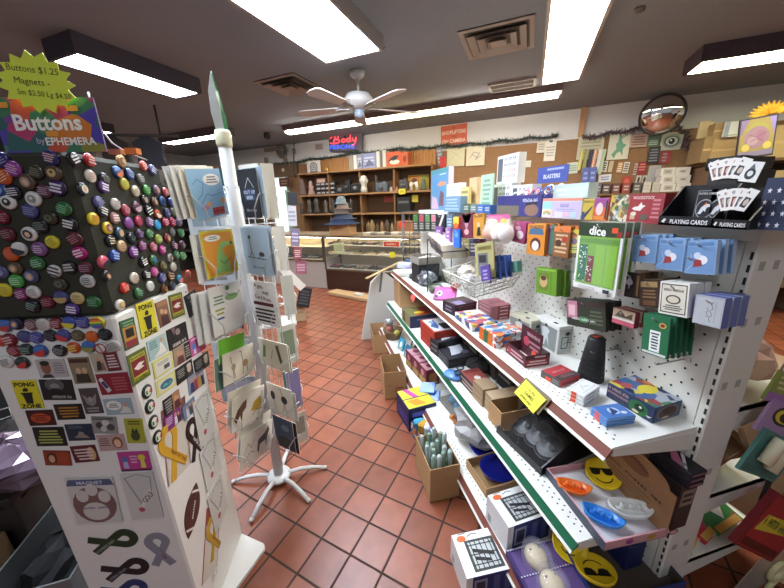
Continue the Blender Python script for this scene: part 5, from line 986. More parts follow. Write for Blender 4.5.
# price rail tags
q = hit(413, 297, (.76, 0, 0), NX); T = frame(q, Vector((.25, -1, 0)), (.2, 0, 1)) @ Matrix.Rotation(R(-24), 4, 'Z'); tag(slab(T, .065, .065, .001, mat('e0625a')).build('price_tag'), 'salmon red price tag hanging from the shelf rail', 'price tag')
T, wd, hd = rect([(527, 380), (551, 399), (532, 414), (513, 394)], (.745, 0, .77), Vector((-.78, 0, .62)))
holder = tag(slab(T @ Matrix.Translation((0, .008, -.002)), wd*1.15, hd*.9, .001, M('6a5c40', .3)).build('tag_holder'), 'brown clear plastic price holder behind the yellow tag', 'tag holder')
mb = MB(); pts = []; W2, H2 = .062, .05; nz = 0
def zig(a, b, n):
    o = []
    for i in range(n): 
        for s, k in ((0, 0), (.5, 1)):
            u = (i+s)/n; p = (a[0]+(b[0]-a[0])*u, a[1]+(b[1]-a[1])*u); d = 1-.05*k; o.append((p[0]*d, p[1]*d))
    return o
cr = [(-.5*wd, -.42*hd), (.5*wd, -.42*hd), (.5*wd, .42*hd), (-.5*wd, .42*hd)]
for i in range(4): pts += zig(cr[i], cr[(i+1) % 4], 9)
TT = T @ Matrix.Translation((0, 0, .004)) @ Matrix.Rotation(R(-4), 4, 'Z'); mb.prism(pts, 0, .001, M('e6e03a', .6), TT)
mb.art(wd, hd, [('t', 'In the', .5, .7, .2, '3a3a20', .01), ('t', 'GAMES', .5, .48, .2, '3a3a20', .015), ('t', 'people play!', .5, .26, .16, '3a3a20', .01)], TT, eps=.0015); tag(mb.build('price_tag'), 'yellow zigzag edged tag reading in the games people play', 'price tag')

# ------------------------------------------------------------------ middle shelf (z .45)
f = fit((402, 319), (410.2, 328.6), (440, 322), (409.6, 317), Z2)
carton('toy_box', 'olive and navy toy box with a yellow egg on top, far middle shelf', 'box', f, '1f2450', {'t': [('r', 0, 0, 1, 1, '6a643c'), ('r', .45, .1, .95, .9, '7a2a2a'), ('e', .38, .35, .16, .12, 'e0c030'), ('e', .42, .15, .2, .08, 'c8402c')], 'f': [('r', 0, 0, 1, 1, '8a8458'), ('r', .2, 0, .4, 1, '3a3a2a')], 'n': [('l', .2, .3, .9, .8, 2, '5a6a78')]})
def stack(name, label, n, L, A, Rr, T, z, m, faces, grp, order=None):
    f = fit(L, A, Rr, T, z); hh = f.h/n
    for k in range(n):
        g = fit(L, A, Rr, hh-.001, z); g.a = g.a+Vector((0, 0, hh*k)); g.T = frame(g.a, g.ex, g.ey)
        for kk in g.F: m_, a_, b_ = g.F[kk]; g.F[kk] = (Matrix.Translation((0, 0, hh*k)) @ m_, a_, b_)
        carton(name, label % ((['bottom', 'top'] if n == 2 else ['bottom', 'middle', 'top'] if n == 3 else ['bottom', 'second', 'third', 'top'])[k]), 'box', g, m, faces, group=grp)
    return f
redtop = {'t': [('r', .06, .06, .94, .94, 'd6dae0'), ('p', [(.1, .4), (.5, .9), (.45, .4), (.3, .2)], '3a5a90'), ('r', .5, .15, .9, .55, '1f2024'), ('e', .3, .7, .12, .1, '8aa0c0')]}
stack('book_box', '%s red cased box in the pair with black and white lid', 4, (420.4, 339), (434, 353.5), (452, 345), (431, 332.4), Z2, 'a8321f', redtop, 'red cased boxes')
g = fit((438, 345), (447, 350), (466, 345), .06, Z2, depth=.14); carton('book_box', 'red cased box lying behind the red pair', 'box', g, '9a2f20', {'t': [('l', .1, .2, .9, .8, 4, '6a1f18')]})
ctop = {'t': [('r', .04, .04, .96, .96, '2a2a30'), ('p', [(.2, .2), (.35, .6), (.3, .9), (.55, .7), (.8, .8), (.7, .4), (.5, .25)], 'c8ccd4'), ('e', .7, .3, .12, .1, '6a708a')], 'f': [('l', .05, .2, .95, .8, 2, '6a6a70')]}
stack('game_box', '%s black picture box of the three near the red boxes', 3, (433.5, 352), (448.4, 369), (480, 364.5), (444.9, 359.8), Z2, '17171b', ctop, 'black picture boxes')
g = fit((430, 351), (438, 357.5), (462, 352), .11, Z2, depth=.2); carton('game_box', 'black picture box standing behind the stack of three', 'box', g, '1a1a1e', ctop)
mb = MB(); q = oz(453, 377, Z2); mb.lathe([(0, 0), (.05, 0), (.06, .012), (.055, .024), (0, .03)], M('5a8ac8', .3), 20, rotz(.4, q), sx=.8, sy=1.1); tag(mb.build('glasses_case'), 'round light blue pouch at the shelf edge between the black and rusty boxes', 'pouch')
t = thing('toy_glasses', 'dark toy glasses lying on the blue pouch', 'glasses', q+Vector((.03, 0, .03))); 
for s in (-1, 1): MB(rotz(.9, q+Vector((.04, .0, .036)))).tube([(s*.032+.026*math.cos(2*math.pi*k/14), .02*math.sin(2*math.pi*k/14), .004) for k in range(14)], .005, M('1c2434', .3), 6, True).build('rim', t)
MB(rotz(.9, q+Vector((.04, .0, .036)))).tube([(-.01, 0, .006), (.01, 0, .006)], .004, M('1c2434', .3)).build('bridge', t)
crumple('cloth_bag', 'dark crumpled cloth bag behind the blue pouch', 'bag', oz(476, 372, Z2)+Vector((0.02, 0, .05)), .06, (1.3, 1.3, .7), M('22201f', .9), 12)
f = fit((459.6, 381), (476, 399.6), (492, 392), (475, 388.3), Z2)
carton('game_box', 'box with a rust red lid and dark lettered side', 'box', f, '8a4238', {'f': [('r', 0, 0, 1, 1, '2a2426'), ('l', .05, .15, .95, .8, 2, 'a88a80')], 't': [('c', .5, .5, .16, 'd0c8c0'), ('r', .1, .8, .9, .95, '6a2a24')]})
tan = M('9d8566', .8, noise=.06)
stack('craft_box', '%s small tan box in the slim pile by the rusty lidded box', 3, (472, 396.5), (482, 407.5), (496, 402.5), (481, 389.5), Z2, tan, {'f': [('r', 0, .8, 1, .9, '6a543a')], 'n': [('l', .2, .4, .8, .7, 1, '6a5a44')]}, 'slim tan boxes')
stack('craft_box', '%s small tan box in the wide pile before the open carton', 3, (484, 407.5), (492, 417), (516, 406), (491, 399.5), Z2, M('ad9676', .8, noise=.06), {'f': [('r', 0, .8, 1, .9, '6a543a')], 'n': [('r', .3, .3, .75, .7, '4a4034')]}, 'wide tan boxes')
g = fit((488, 418), (500, 433), (524, 420), (500, 413.5), Z2); mb = tray(g, CARD, M('6e5636', .9)); mb.poly([(g.dep, .004, g.h), (g.dep+.05, .004, g.h+.015), (g.dep+.05, g.len-.004, g.h+.015), (g.dep, g.len-.004, g.h)], CARD, g.T); tag(mb.build('cardboard_box'), 'open empty tan cardboard box on the middle shelf under the yellow tag', 'cardboard box')
# black mask display with clear sloping window
A, L, Rr = oz(541, 476, Z2), oz(496, 432, Z2), oz(596, 452, Z2)
ey = (L-A).normalized(); ex = Vector((ey.y, -ey.x, 0)); ln = (L-A).length; dp = (Rr-A).dot(ex); hb_ = .17
t = thing('mask_display_box', 'large black display box with sloping clear window and round dark masks', 'display box', A); bT = frame(A, ex, ey); bk = M('161617', .35)
mb = MB(bT)
sd = Matrix(((1, 0, 0, 0), (0, 0, -1, 0), (0, 1, 0, 0), (0, 0, 0, 1)))
for y in (.004, ln-.004):
    mb.prism([(0, 0), (dp, 0), (dp, hb_), (dp*.9, hb_), (0, .035)], -.003, .003, bk, Matrix.Translation((0, y, 0)) @ sd)
mb.box((dp/2, ln/2, .003), (dp, ln, .005), bk); mb.box((.003, ln/2, .018), (.005, ln, .035), bk); mb.box((dp-.003, ln/2, hb_/2), (.006, ln, hb_), bk); mb.box((dp*.95, ln/2, hb_-.003), (dp*.1, ln, .006), bk)
Ff = frame(A+ey*ln/2+Vector((0, 0, .018)), -ey, (0, 0, 1)); Fn = frame(A+ex*dp/2+Vector((0, 0, .03)), ex, (0, 0, 1))
for y, r_ in ((.12, .014), (.3, .016), (.62, .014)): mb.art(ln, .035, [], Ff)
for u in (.1, .32, .8): mb.disc(((u-.5)*ln, 0), .016, 'c9c4c0', Ff, z=.001); mb.disc(((u-.5)*ln, 0), .010, '4a3a3a', Ff, z=.0014)
mb.add([(-.02+.02, -.012, .001), (.05, -.012, .001), (.05, .012, .001), (0, .012, .001)], [(0, 1, 2, 3)], M('b8b2ac'), Ff)
mb.disc((-.02, .005), .026, 'b9a6a8', Fn @ Matrix.Translation((0, 0, .0035)), z=0); mb.disc((-.02, .005), .016, '4a3438', Fn @ Matrix.Translation((0, 0, .0035)), z=.0005)
mb.build('carton', t)
sl_ = math.atan2(hb_-.035, dp*.9)
mb = MB(bT); mb.add([(.004, .01, .036), (dp*.9, .01, hb_), (dp*.9, ln-.01, hb_), (.004, ln-.01, .036)], [(0, 1, 2, 3)], CLEAR('d8dcdc', .02, .02)); mb.build('clear_window', t)
for k, (y, x, r_) in enumerate(((.25, .38, .07), (.5, .42, .075), (.78, .4, .07))):
    S = bT @ Matrix.Translation((dp*x, ln*y, .012+dp*x*math.tan(sl_)*.55)) @ Matrix.Rotation(-sl_, 4, 'Y') @ Matrix.Rotation(R(90), 4, 'Z')
    mb = MB(S); mb.lathe([(r_, 0), (r_*1.02, .006), (r_*.8, .014), (r_*.72, .012), (r_*.4, .022), (0, .026)], M('100e0e', .45), 24, sx=.85); mb.tube([(r_*.85*math.cos(2*math.pi*i/20), r_*math.sin(2*math.pi*i/20), .006) for i in range(20)], .003, M('3a2c2a', .4), 5, True)
    for s in (-1, 1): mb.disc((s*r_*.3, r_*.15), r_*.16, '0c0c0c', z=.024)
    mb.build('mask', t)
# pink counter tray with boat and smiley dishes
f = fit((545.6, 475), (603.8, 551), (673.4, 511), (604, 542), Z2); f.dep = min(f.dep, 1.02-max(f.a.x, (f.a+f.ey*f.len).x))
t = thing('counter_tray', 'open pink cardboard tray with a tan header holding plastic boats', 'display box', f.a)
pk = M('c9969c', .6); mb = tray(f, pk, M('cfcace', .5), .005); mb.box((-.001, f.len/2, f.h/2), (.002, f.len, f.h), M('3f4654', .5), f.T)
mb.art(f.dep, f.h, [('e', .15, .5, .06, .3, '8a3a8a'), ('e', .5, .5, .08, .3, 'a88a3a'), ('e', .85, .5, .08, .32, '3a2a2a'), ('e', .85, .5, .06, .22, 'd0a0a0')], f.F['n'][0]); mb.build('tray', t)
xh = f.dep-.008; hm = M('a87f58', .8, noise=.05); pr = [(0, .0), (f.len, .0), (f.len, .16)] + [(f.len*.5+f.len*.42*math.cos(q), .16+.045*math.sin(q)) for q in [math.pi*k/12 for k in range(13)]] + [(0, .16)]
HT = f.T @ Matrix(((0, 0, 1, xh), (1, 0, 0, 0), (0, 1, 0, .004), (0, 0, 0, 1)))
mb = MB(); mb.prism(pr, 0, .004, hm, HT)
HF = frame(f.a+f.ex*(xh-.0005)+f.ey*f.len/2+Vector((0, 0, .1)), -f.ey, (0, 0, 1)); mb.art(f.len, .2, [('e', .5, .78, .2, .13, '8a5e40'), ('k', '6a4430', .03, [(.32, .8), (.5, .88), (.68, .8)]), ('w', .5, .5, .8, .07, '5a4030'), ('l', .15, .2, .85, .42, 3, '8f6a4a')], HF); mb.build('header', t)
mb = MB(f.T); mb.add([(.01, .01, .007), (f.dep*.8, .01, .009), (f.dep*.85, f.len*.9, .008), (.01, f.len-.01, .007)], [(0, 1, 2, 3)], CLEAR('f2f2f4', .5, .15)); mb.build('film_liner', t)
zi = Z2+.012
def boat(px, py, rz, col, label, s=1.0, pitch=0):
    q = oz(px, py, zi+.012); q.z = zi; mb = MB(rotz(rz, q) @ Matrix.Rotation(pitch, 4, 'X')); m = M(col, .3); n = 18; rings = []
    for (k, z) in ((.55, 0), (.85, .014), (1.0, .03), (.9, .03), (.72, .016), (.4, .010)):
        ring = []
        for i in range(n):
            a = 2*math.pi*i/n; ring.append((.062*s*k*math.copysign(abs(math.cos(a))**.8, math.cos(a)), .032*s*k*math.copysign(abs(math.sin(a))**1.3, math.sin(a)), z*s + (.012*abs(math.cos(a))**3 if k >= .9 else 0)))
        rings.append(ring)
    V = [v for r_ in rings for v in r_]; F = [(i*n+k, i*n+(k+1) % n, (i+1)*n+(k+1) % n, (i+1)*n+k) for i in range(5) for k in range(n)] + [tuple(range(n-1, -1, -1)), tuple(5*n+k for k in range(n))]
    mb.add(V, F, m, smooth=True); mb.box((0, 0, .018*s), (.075*s, .012*s, .014*s), m)
    for x in (-.022, 0, .022): mb.lathe([(.006, .022*s), (.006, .04*s), (0, .041*s)], m, 10, Matrix.Translation((x*s, 0, 0)))
    tag(mb.build('toy_boat'), label, 'toy boat')
boat(573, 489, R(-35), 'e8722a', 'orange plastic toy boat in the pink tray', .95)
boat(602, 519, R(-50), '2f7fd0', 'blue plastic toy boat in the pink tray', 1.0)
boat(629, 512, R(-22), 'd8d8d4', 'white plastic toy boat in the pink tray', 1.15)
def smiley(P, r, label, rz=0, tilt=None):
    T = tilt if tilt is not None else rotz(rz, P); mb = MB(T); y = M('e0bf1e', .35); k_ = M('16140f', .35)
    mb.lathe([(r*.75, 0), (r*.95, .010), (r, .022), (r*.95, .024), (r*.86, .014), (0, .012)], y, 30)
    z = .0146
    for s in (-1, 1): mb.prism([(s*.05*r, .36*r), (s*.66*r, .36*r), (s*.62*r, .02*r), (s*.45*r, -.08*r), (s*.18*r, -.04*r), (s*.06*r, .14*r)], z-.001, z, k_)
    mb.box((0, .3*r, z-.0005), (1.3*r, .1*r, .001), k_)
    pts = [(.5*r*math.cos(q), -.12*r+.42*r*math.sin(q)) for q in [R(200+14*i) for i in range(11)]]
    for a, b in zip(pts, pts[1:]):
        d = Vector((b[0]-a[0], b[1]-a[1])); nn = Vector((-d.y, d.x)).normalized()*.035*r
        mb.add([(a[0]-nn.x, a[1]-nn.y, z), (b[0]-nn.x, b[1]-nn.y, z), (b[0]+nn.x, b[1]+nn.y, z), (a[0]+nn.x, a[1]+nn.y, z)], [(0, 1, 2, 3)], k_)
    return tag(mb.build('smiley_dish'), label, 'dish')
q = oz(600.5, 480, zi); smiley(q, .06, 'yellow smiling sunglasses dish in the pink tray', 0, frame(q+Vector((.0, .0, .02)), Vector((.9, -.35, .0)), Vector((.25, .8, .25))))
# black game boxes by the upright
for k in range(3):
    g = fbox((1.026, .51, Z2+.182+.02*k), .066, .12, .018, 0); carton('game_box', '%s slim black box in the stack of three by the end upright' % ('bottom', 'middle', 'top')[k], 'box', g, '1a1820', {'t': [('p', [(.1, .2), (.9, .7), (.9, .9), (.1, .5)], 'b86a8a'), ('p', [(.1, .12), (.9, .5), (.9, .6), (.1, .2)], 'e0dce0'), ('c', .3, .3, .12, '8a8a90')], 'n': [('l', .1, .2, .9, .8, 1, '9a6a78')]}, group='slim black boxes')
g = fbox((1.026, .52, Z2), .066, .11, .18, 0); carton('game_box', 'dark brown box under the slim black boxes at the shelf end', 'box', g, '3a2e2a', {'n': [('r', .1, .55, .9, .9, '8a7a70'), ('l', .2, .6, .8, .85, 2, '2a2424')]})

# ------------------------------------------------------------------ bottom shelf (z .15)
def ball_on(px, py, z, r, m, label, name='toy_ball', cat='ball'):
    q = oz(px, py, z+r); return tag(MB().ball(q, r, m, n=18).build(name), label, cat)
ball_on(389, 322, Z1+.13, .045, M('b9bcc0', .25, .6), 'silver ball on top of the far basket on the bottom shelf', )
q = oz(393, 338, Z1); t = thing('toy_basket', 'small brown basket with a hooped handle on the far bottom shelf', 'basket', q)
MB(Matrix.Translation(q)).lathe([(.07, 0), (.1, .09), (.105, .1), (.095, .1), (.065, .01), (0, .01)], M('7a6248', .8), 20).build('bowl', t)
MB(Matrix.Translation(q)).tube([(-.1, 0, .1)]+[(.1*-math.cos(math.pi*k/10), 0, .1+.1*math.sin(math.pi*k/10)) for k in range(11)], .005, M('9a8a78', .6), 6).build('handle', t)
tag(MB().ball(q+Vector((-.03, .02, .115)), .04, M('d08a82', .3)).build('toy_ball'), 'salmon pink ball resting in the far hooped basket', 'ball')
ball_on(397, 333, Z1+.085, .03, M('a8a04a', .4), 'olive ball in the basket with the hooped handle')
for k, (x, y, c, lb) in enumerate(((398, 350, '3f9ab8', 'bright turquoise pack leaning at the far bottom shelf edge'), (404, 358, '2f7a9a', 'darker teal pack leaning next to the turquoise pack'), (411, 349, '2a3a3a', 'dark pack behind the teal pack on the bottom shelf'))):
    q = oz(x, y, Z1); T = frame(q+Vector((.03, .0, .055)), Vector((.2, -1, 0)), Vector((.35, 0, 1))); mb = slab(T, .09, .11, .02, mat(c)); mb.art(.09, .11, [('e', .5, .5, .25, .25, 'd8e6e6'), ('l', .1, .05, .9, .25, 2, 'e0c04a')], T); tag(mb.build('toy_pack'), lb, 'pack')
for k, (L, A, Rr, T) in enumerate((((406, 364), (412, 371), (424, 366), (411, 356)), ((412, 371), (419, 379), (430, 373), (418, 363)), ((419, 379), (426, 387), (437, 381), (425, 371)))):
    f = fit(L, A, Rr, T, Z1); carton('candy_box', '%s maroon and pink candy box in the row on the bottom shelf' % ('farthest', 'middle', 'nearest')[k], 'box', f, '6a1f30', {'t': [('r', .05, .05, .95, .95, 'b88a92'), ('e', .5, .5, .2, .2, '7a2a3a')], 'f': [('r', .1, .1, .9, .45, 'a88a3a'), ('e', .5, .7, .2, .2, 'c87a88')], 'n': [('e', .5, .5, .3, .3, 'a8703a'), ('l', .1, .05, .9, .25, 2, 'd8b8a8')]}, group='maroon candy boxes')
for k, (x, y, lb) in enumerate(((428, 388, 'upper bright blue plastic tub behind the candy boxes'), (432, 396, 'lower bright blue plastic tub behind the candy boxes'))):
    q = oz(x, y, Z1+.04-.035*k); T = frame(q, Vector((.8, -.5, .1)), Vector((.4, .7, .35))); mb = MB(T); mb.bbox((0, 0, 0), (.11, .09, .02), M('2f6fb8', .3), r=.012); tag(mb.build('plastic_tub'), lb, 'tub')
# white backing card, clear tray with two blue balls
T, wd, hd = rect([(436, 370), (470, 378), (486, 412), (446, 396)], (1.0, 0, 0), NX); tag(slab(frame(Vector((1.02, 1.68, Z1+.12)), (0, -1, 0), (.15, 0, 1)), .36, .22, .004, M('c0bdb8', .7)).build('backing_card'), 'plain grey white cardboard sheet standing at the back of the bottom shelf', 'cardboard')
A, L, Rr = oz(462, 428, Z1), oz(437, 398, Z1), oz(486, 421, Z1); ey = (L-A).normalized(); ex = Vector((ey.y, -ey.x, 0)); ln = (L-A).length
t = thing('blister_pack', 'long curved clear pack holding two glossy blue balls', 'pack', A); bT = frame(A, ex, ey)
mb = MB(bT); mb.prism([(0, 0), (.14, 0), (.14, ln), (0, ln)], 0, .004, M('6f6250', .7)); mb.build('card', t)
mb = MB(bT); mb.add([(0, 0, .004), (.14, 0, .004), (.14, ln, .004), (0, ln, .004), (.02, .02, .07), (.12, .02, .07), (.12, ln-.02, .07), (.02, ln-.02, .07)], [(4, 5, 6, 7), (0, 1, 5, 4), (1, 2, 6, 5), (2, 3, 7, 6), (3, 0, 4, 7)], CLEAR('d8e4ea', .16, .05)); mb.build('clear_shell', t)
for k in range(2): MB(bT).ball((.06+.01*k, ln*(.45+.25*k), .036), .031, M('4a9ac8', .12), n=18).build('ball', t)
ball_on(459, 419, Z1+.01, .025, M('6a2030', .5), 'dark red bow like ball at the end of the clear pack')
for k, (x, y, c) in enumerate(((452, 417, 'c8823a'), (456, 422, 'a86a2a'))): ball_on(x, y, Z1, .018, M(c, .6), '%s small orange brown ball on the lip of the bottom shelf' % ('far', 'near')[k])
crumple('plastic_bag', 'large crumpled grey plastic bag on the bottom shelf by the blue bowls', 'bag', oz(470, 434, Z1+.07)+Vector((.06, .04, .02)), .13, (1.0, 1.25, .75), CLEAR('b4b2b0', .72, .3), 21, 18)
def bowl(P, r, label, m, T=None):
    T = T or Matrix.Translation(P); mb = MB(T); mb.lathe([(r*.45, 0), (r*.8, r*.25), (r, r*.5), (r*.97, r*.52), (r*.76, r*.28), (r*.4, .012), (0, .01)], m, 28); return tag(mb.build('plastic_bowl'), label, 'bowl')
navy = M('141a6a', .12)
q = oz(477, 456, Z1); bowl(q+Vector((.05, .03, 0)), .088, 'glossy navy bowl standing loose behind the tan box', navy, frame(q+Vector((.06, .02, .02)), (1, -.2, 0.1), (.2, 1, .25)))
f = fit((466, 467), (486, 498), (528, 482), (485, 489), Z1); tag(tray(f, CARD, M('8a6c48', .9)).build('cardboard_box'), 'open tan box around a navy bowl on the bottom shelf', 'cardboard box')
bowl(f.c+Vector((0, 0, .006)), min(f.dep, f.len)*.46, 'glossy navy bowl lying inside the open tan box', navy)
# jail boxes
def jail(name, label, L, A, Rr, T, z, h=None):
    f = fit(L, A, Rr, T, z)
    if h: f = fit(L, A, Rr, h, z)
    d = [('r', .0, .0, 1, 1, 'e6e4e0'), ('e', .17, .86, .1, .08, 'd8622a'), ('r', .2, .08, .82, .8, '3a3f3c'), ('r', .26, .14, .76, .74, 'b8bcbc')]
    for k in range(5): d.append(('k', '23282a', .025, [(.26+.1*(k+.5), .1), (.26+.1*(k+.5), .78)]))
    for k in range(3): d.append(('k', '23282a', .025, [(.22, .22+.22*k), (.8, .22+.22*k)]))
    d += [('p', [(.3, .5), (.7, .36), (.72, .44), (.32, .58)], '15181a'), ('p', [(.3, .32), (.6, .24), (.62, .3), (.32, .4)], '15181a'), ('t', 'PHONE JAIL', .9, .45, .1, '2a2a2e', .02, -90), ('k', '5a5a5a', .02, [(.3, .88), (.42, .94), (.52, .9)]), ('k', '6a6a6a', .02, [(.12, .96), (.28, .97)])]
    carton(name, label, 'box', f, '24306e', {'t': d, 'f': [('r', 0, 0, 1, 1, 'd8d6d4'), ('r', .1, .1, .25, .4, '9a9a9a')], 'n': [('r', 0, 0, .12, 1, 'd8d6d4'), ('r', .16, .15, .42, .85, '8a90a8'), ('r', .2, .25, .38, .75, '2a2f48'), ('r', .55, .1, .68, .9, '4a5486'), ('r', .78, .1, .9, .9, '4a5486')]}, group='cell phone jail boxes')
    return f
f = jail('phone_jail_box', 'white and navy phone jail box on the bottom shelf', (485.7, 518), (506.3, 552), (552, 541), (505.7, 527), Z1)
# the second one stands on the floor: same size, top seen at hh
hh = f.h; tz = hh+.0
A, L = oz(467, 579.4, tz), oz(451.4, 535.7, tz); g = FF(); 
ey = (L-A); ln = ey.length; ey.normalize(); g = fbox((A.x, A.y, .001), f.dep, ln, hh, math.atan2(-ey.x, ey.y))
_old = fit; fit_ = g
def jail2():
    global fit
    keep = fit; fit = lambda *a, **k: fit_
    jail('phone_jail_box', 'white and navy phone jail box on the tiles by the bottom shelf', None, None, None, None, 0); fit = keep
jail2()
# skull novelty packs
f = fit((505, 556), (536, 618), (588, 592), .03, Z1)
t = tag(carton('skull_pack', 'flat purple pack with two ivory skull noses behind clear plastic', 'pack', f, '3a2358', {'t': [('r', .03, .03, .97, .97, '3f2562'), ('r', .06, .52, .94, .94, '5c477c'), ('r', .06, .06, .94, .48, '5c477c'), ('k', 'b8b0c0', .012, [(0, .99), (1, .99)])] + [('r', .02+.05*k, .965, .045+.05*k, .985, 'd8d4dc') for k in range(19)] + [('r', .02+.05*k, .49, .045+.05*k, .51, 'd8d4dc') for k in range(19)]}), None)
for k, v in enumerate((.72, .25)):
    q = f.a+f.ey*f.len*v+f.ex*f.dep*.42+Vector((0, 0, f.h+.002)); Tq = frame(q, f.ex, f.ey); iv = M('c8b894', .4)
    mb = MB(Tq); mb.lathe([(.036, 0), (.04, .012), (.034, .03), (.018, .04), (0, .042)], iv, 18, sy=1.2)
    for s in (-1, 1): mb.ball((s*.013, .012, .034), .009, M('5a4a38', .6), (1, 1.1, .7), 10)
    for s in (-1, 0, 1): mb.box((s*.009, -.03, .025), (.007, .012, .012), M('e0d8c0', .4))
    o = mb.build('skull_nose', t); mb = MB(Tq); mb.lathe([(.055, .0005), (.052, .046), (.03, .055), (0, .056)], CLEAR('e6e0f0', .12, .03), 18, sy=1.1); mb.build('clear_dome', t)
# blue tray with two smiley dishes under the end of the middle shelf
f = fit((553, 542), (596, 612), (668, 575), (596, 600), Z1); f.dep = min(f.dep, .42); f.T = frame(f.a, f.ex, f.ey)
tb = tray(f, M('24387a', .5), M('4a4038', .6)); tag(tb.build('counter_tray'), 'open dark blue tray with yellow smiley dishes under the shelf end', 'display box')
q = oz(569, 545, Z1+.05); smiley(q, .062, 'yellow smiling sunglasses dish at the far end of the blue tray', 0, frame(q, Vector((.8, -.6, 0)), Vector((.4, .6, .35))))
q = oz(595, 573, Z1+.05); smiley(q, .066, 'upturned yellow sunglasses dish at the near end of the blue tray', 0, frame(q, Vector((-.9, .3, 0)), Vector((-.2, -.8, .2))))
g = fbox((1.0, .6, Z1), .08, .3, .12, 0); carton('toy_box', 'navy box with a yellow ring at the back of the blue tray', 'box', g, '1c2658', {'f': [('e', .6, .6, .1, .3, 'c8a82a'), ('e', .6, .6, .06, .18, '1c2658')]})

# ------------------------------------------------------------------ on the floor along the shelves
def floor_box(label, L, A, Rr, T, inner='8a6c48', txt=None, flap=False):
    f = fit(L, A, Rr, T, .001); mb = tray(f, CARD, M(inner, .9))
    if txt: mb.art(f.dep, f.h, txt, f.F['n'][0])
    return f, tag(mb.build('cardboard_box'), label, 'cardboard box')
floor_box('open empty cardboard box with red print standing on the tiles', (381, 379), (385, 399.5), (407, 398.5), (386.5, 373), txt=[('l', .45, .2, .9, .45, 2, '9a4a38'), ('r', .1, .5, .4, .52, '8a6a48')])
floor_box('closed looking small carton behind the open box on the tiles', (371, 340), (374, 354), (391, 353), (372, 336))
floor_box('cardboard carton farther along the tiles beside the white panel', (372, 330), (375, 338), (392, 337), (373, 321))
f = fit((397, 412), (409, 432), (436, 424), (405, 410), .001)
carton('crayon_box', 'dark blue box with two neon yellow lid panels on the tiles', 'box', f, '1c1f52', {'t': [('r', .02, .5, .98, .98, 'd8d03a'), ('r', .02, .02, .98, .46, 'd0c83a'), ('p', [(.2, .98), (.4, .98), (.6, .5), (.4, .5)], 'c04aa0'), ('p', [(.1, .4), (.5, .4), (.7, .1), (.3, .1)], 'e0902a')], 'f': [('l', .1, .2, .9, .6, 2, '4a4aa0')], 'n': [('l', .1, .5, .9, .9, 1, '6a6ac8')]})
f = fit((411, 434), (421, 450), (444, 442), .1, .001); tag(tray(f, PRINT(['3a6a9a', 'c8823a', '2f7a8a', 'd0d4d8', '8a2a3a', '1f2a4a'], 45, seed=4), '2a3a4a').build('cardboard_tray'), 'small tray with colourful artwork on the tiles before the tube carton', 'tray')
for k in range(5):
    q = f.c+Vector((-.04+.02*k, .05-.03*k, .05)); mb = MB(); mb.bbox((0, 0, .03), (.07, .05, .07), M(('4aa8d0', 'd0a03a', 'c8ccd4', '3a6ab8', 'b84a4a')[k], .3), rotz(.6*k, q), r=.01); tag(mb.build('toy_pack'), '%s pack in the small artwork tray on the tiles' % ('turquoise', 'golden', 'silver', 'royal blue', 'red')[k], 'pack', 'packs in the artwork tray')
ff, bx = floor_box('tall tan carton packed with clear tubes at the shelf foot', (416, 466), (430, 503), (456, 490), (428.5, 470.5), '6a5236')
for i in range(4):
    for j in range(4):
        rn = random.Random(i*7+j); q = ff.a+ff.ex*ff.dep*(.18+.21*i)+ff.ey*ff.len*(.16+.22*j); top = Vector((rn.uniform(-.012, .012), rn.uniform(-.015, .015), ff.h+.02+rn.uniform(0, .05)))
        mb = MB(); mb.tube([q+Vector((0, 0, .01)), q+top*.97, q+top], [.013, .013, .009], M(('9fb8a8', 'b8c8c0', '7fa08c', 'c8d0cc')[(i*3+j) % 4], .1, alpha=.75), 10); mb.tube([q+Vector((0, 0, .02)), q+top*.9], .006, M(('2f6a4a', '4a5a52', '1f4a3a', '8a9a90')[(i+j) % 4], .3), 6)
        tag(mb.build('clear_tube'), '%s tube in the %s row of the tall tan carton' % (ORD[i], ORD[j]), 'tube', 'clear tubes in the tall carton')

# rows of dim stock standing at the back of the two lower shelves
BK = (('3a2c24', 'dark brown'), ('6a4f38', 'tan brown'), ('26262c', 'charcoal'), ('4a2028', 'oxblood'), ('2c3440', 'slate'), ('55483a', 'taupe'), ('1e2a3c', 'ink blue'), ('5a3a28', 'russet'), ('34402f', 'moss'), ('7a6448', 'sand'))
for zb__, nm_, y_, n_ in ((Z2, 'middle', 1.12, 9), (Z1, 'bottom', .98, 10)):
    for k in range(n_):
        rn = random.Random(k*3+n_); c_, w_ = BK[(k*3+n_) % 10]; wy = rn.uniform(.12, .19); g = fbox((.965 if nm_ == 'middle' else .90, y_, zb__), .10, wy, rn.uniform(.12, .21)); y_ += wy+.02
        carton('stock_carton', '%s carton standing at the back of the %s shelf' % (w_, nm_), 'box', g, c_, {'f': [('l', .12, .3, .88, .8, 3, ('8a8070', 'a89a88', '6a6a70')[k % 3])]}, group='cartons at the back of the lower shelves')
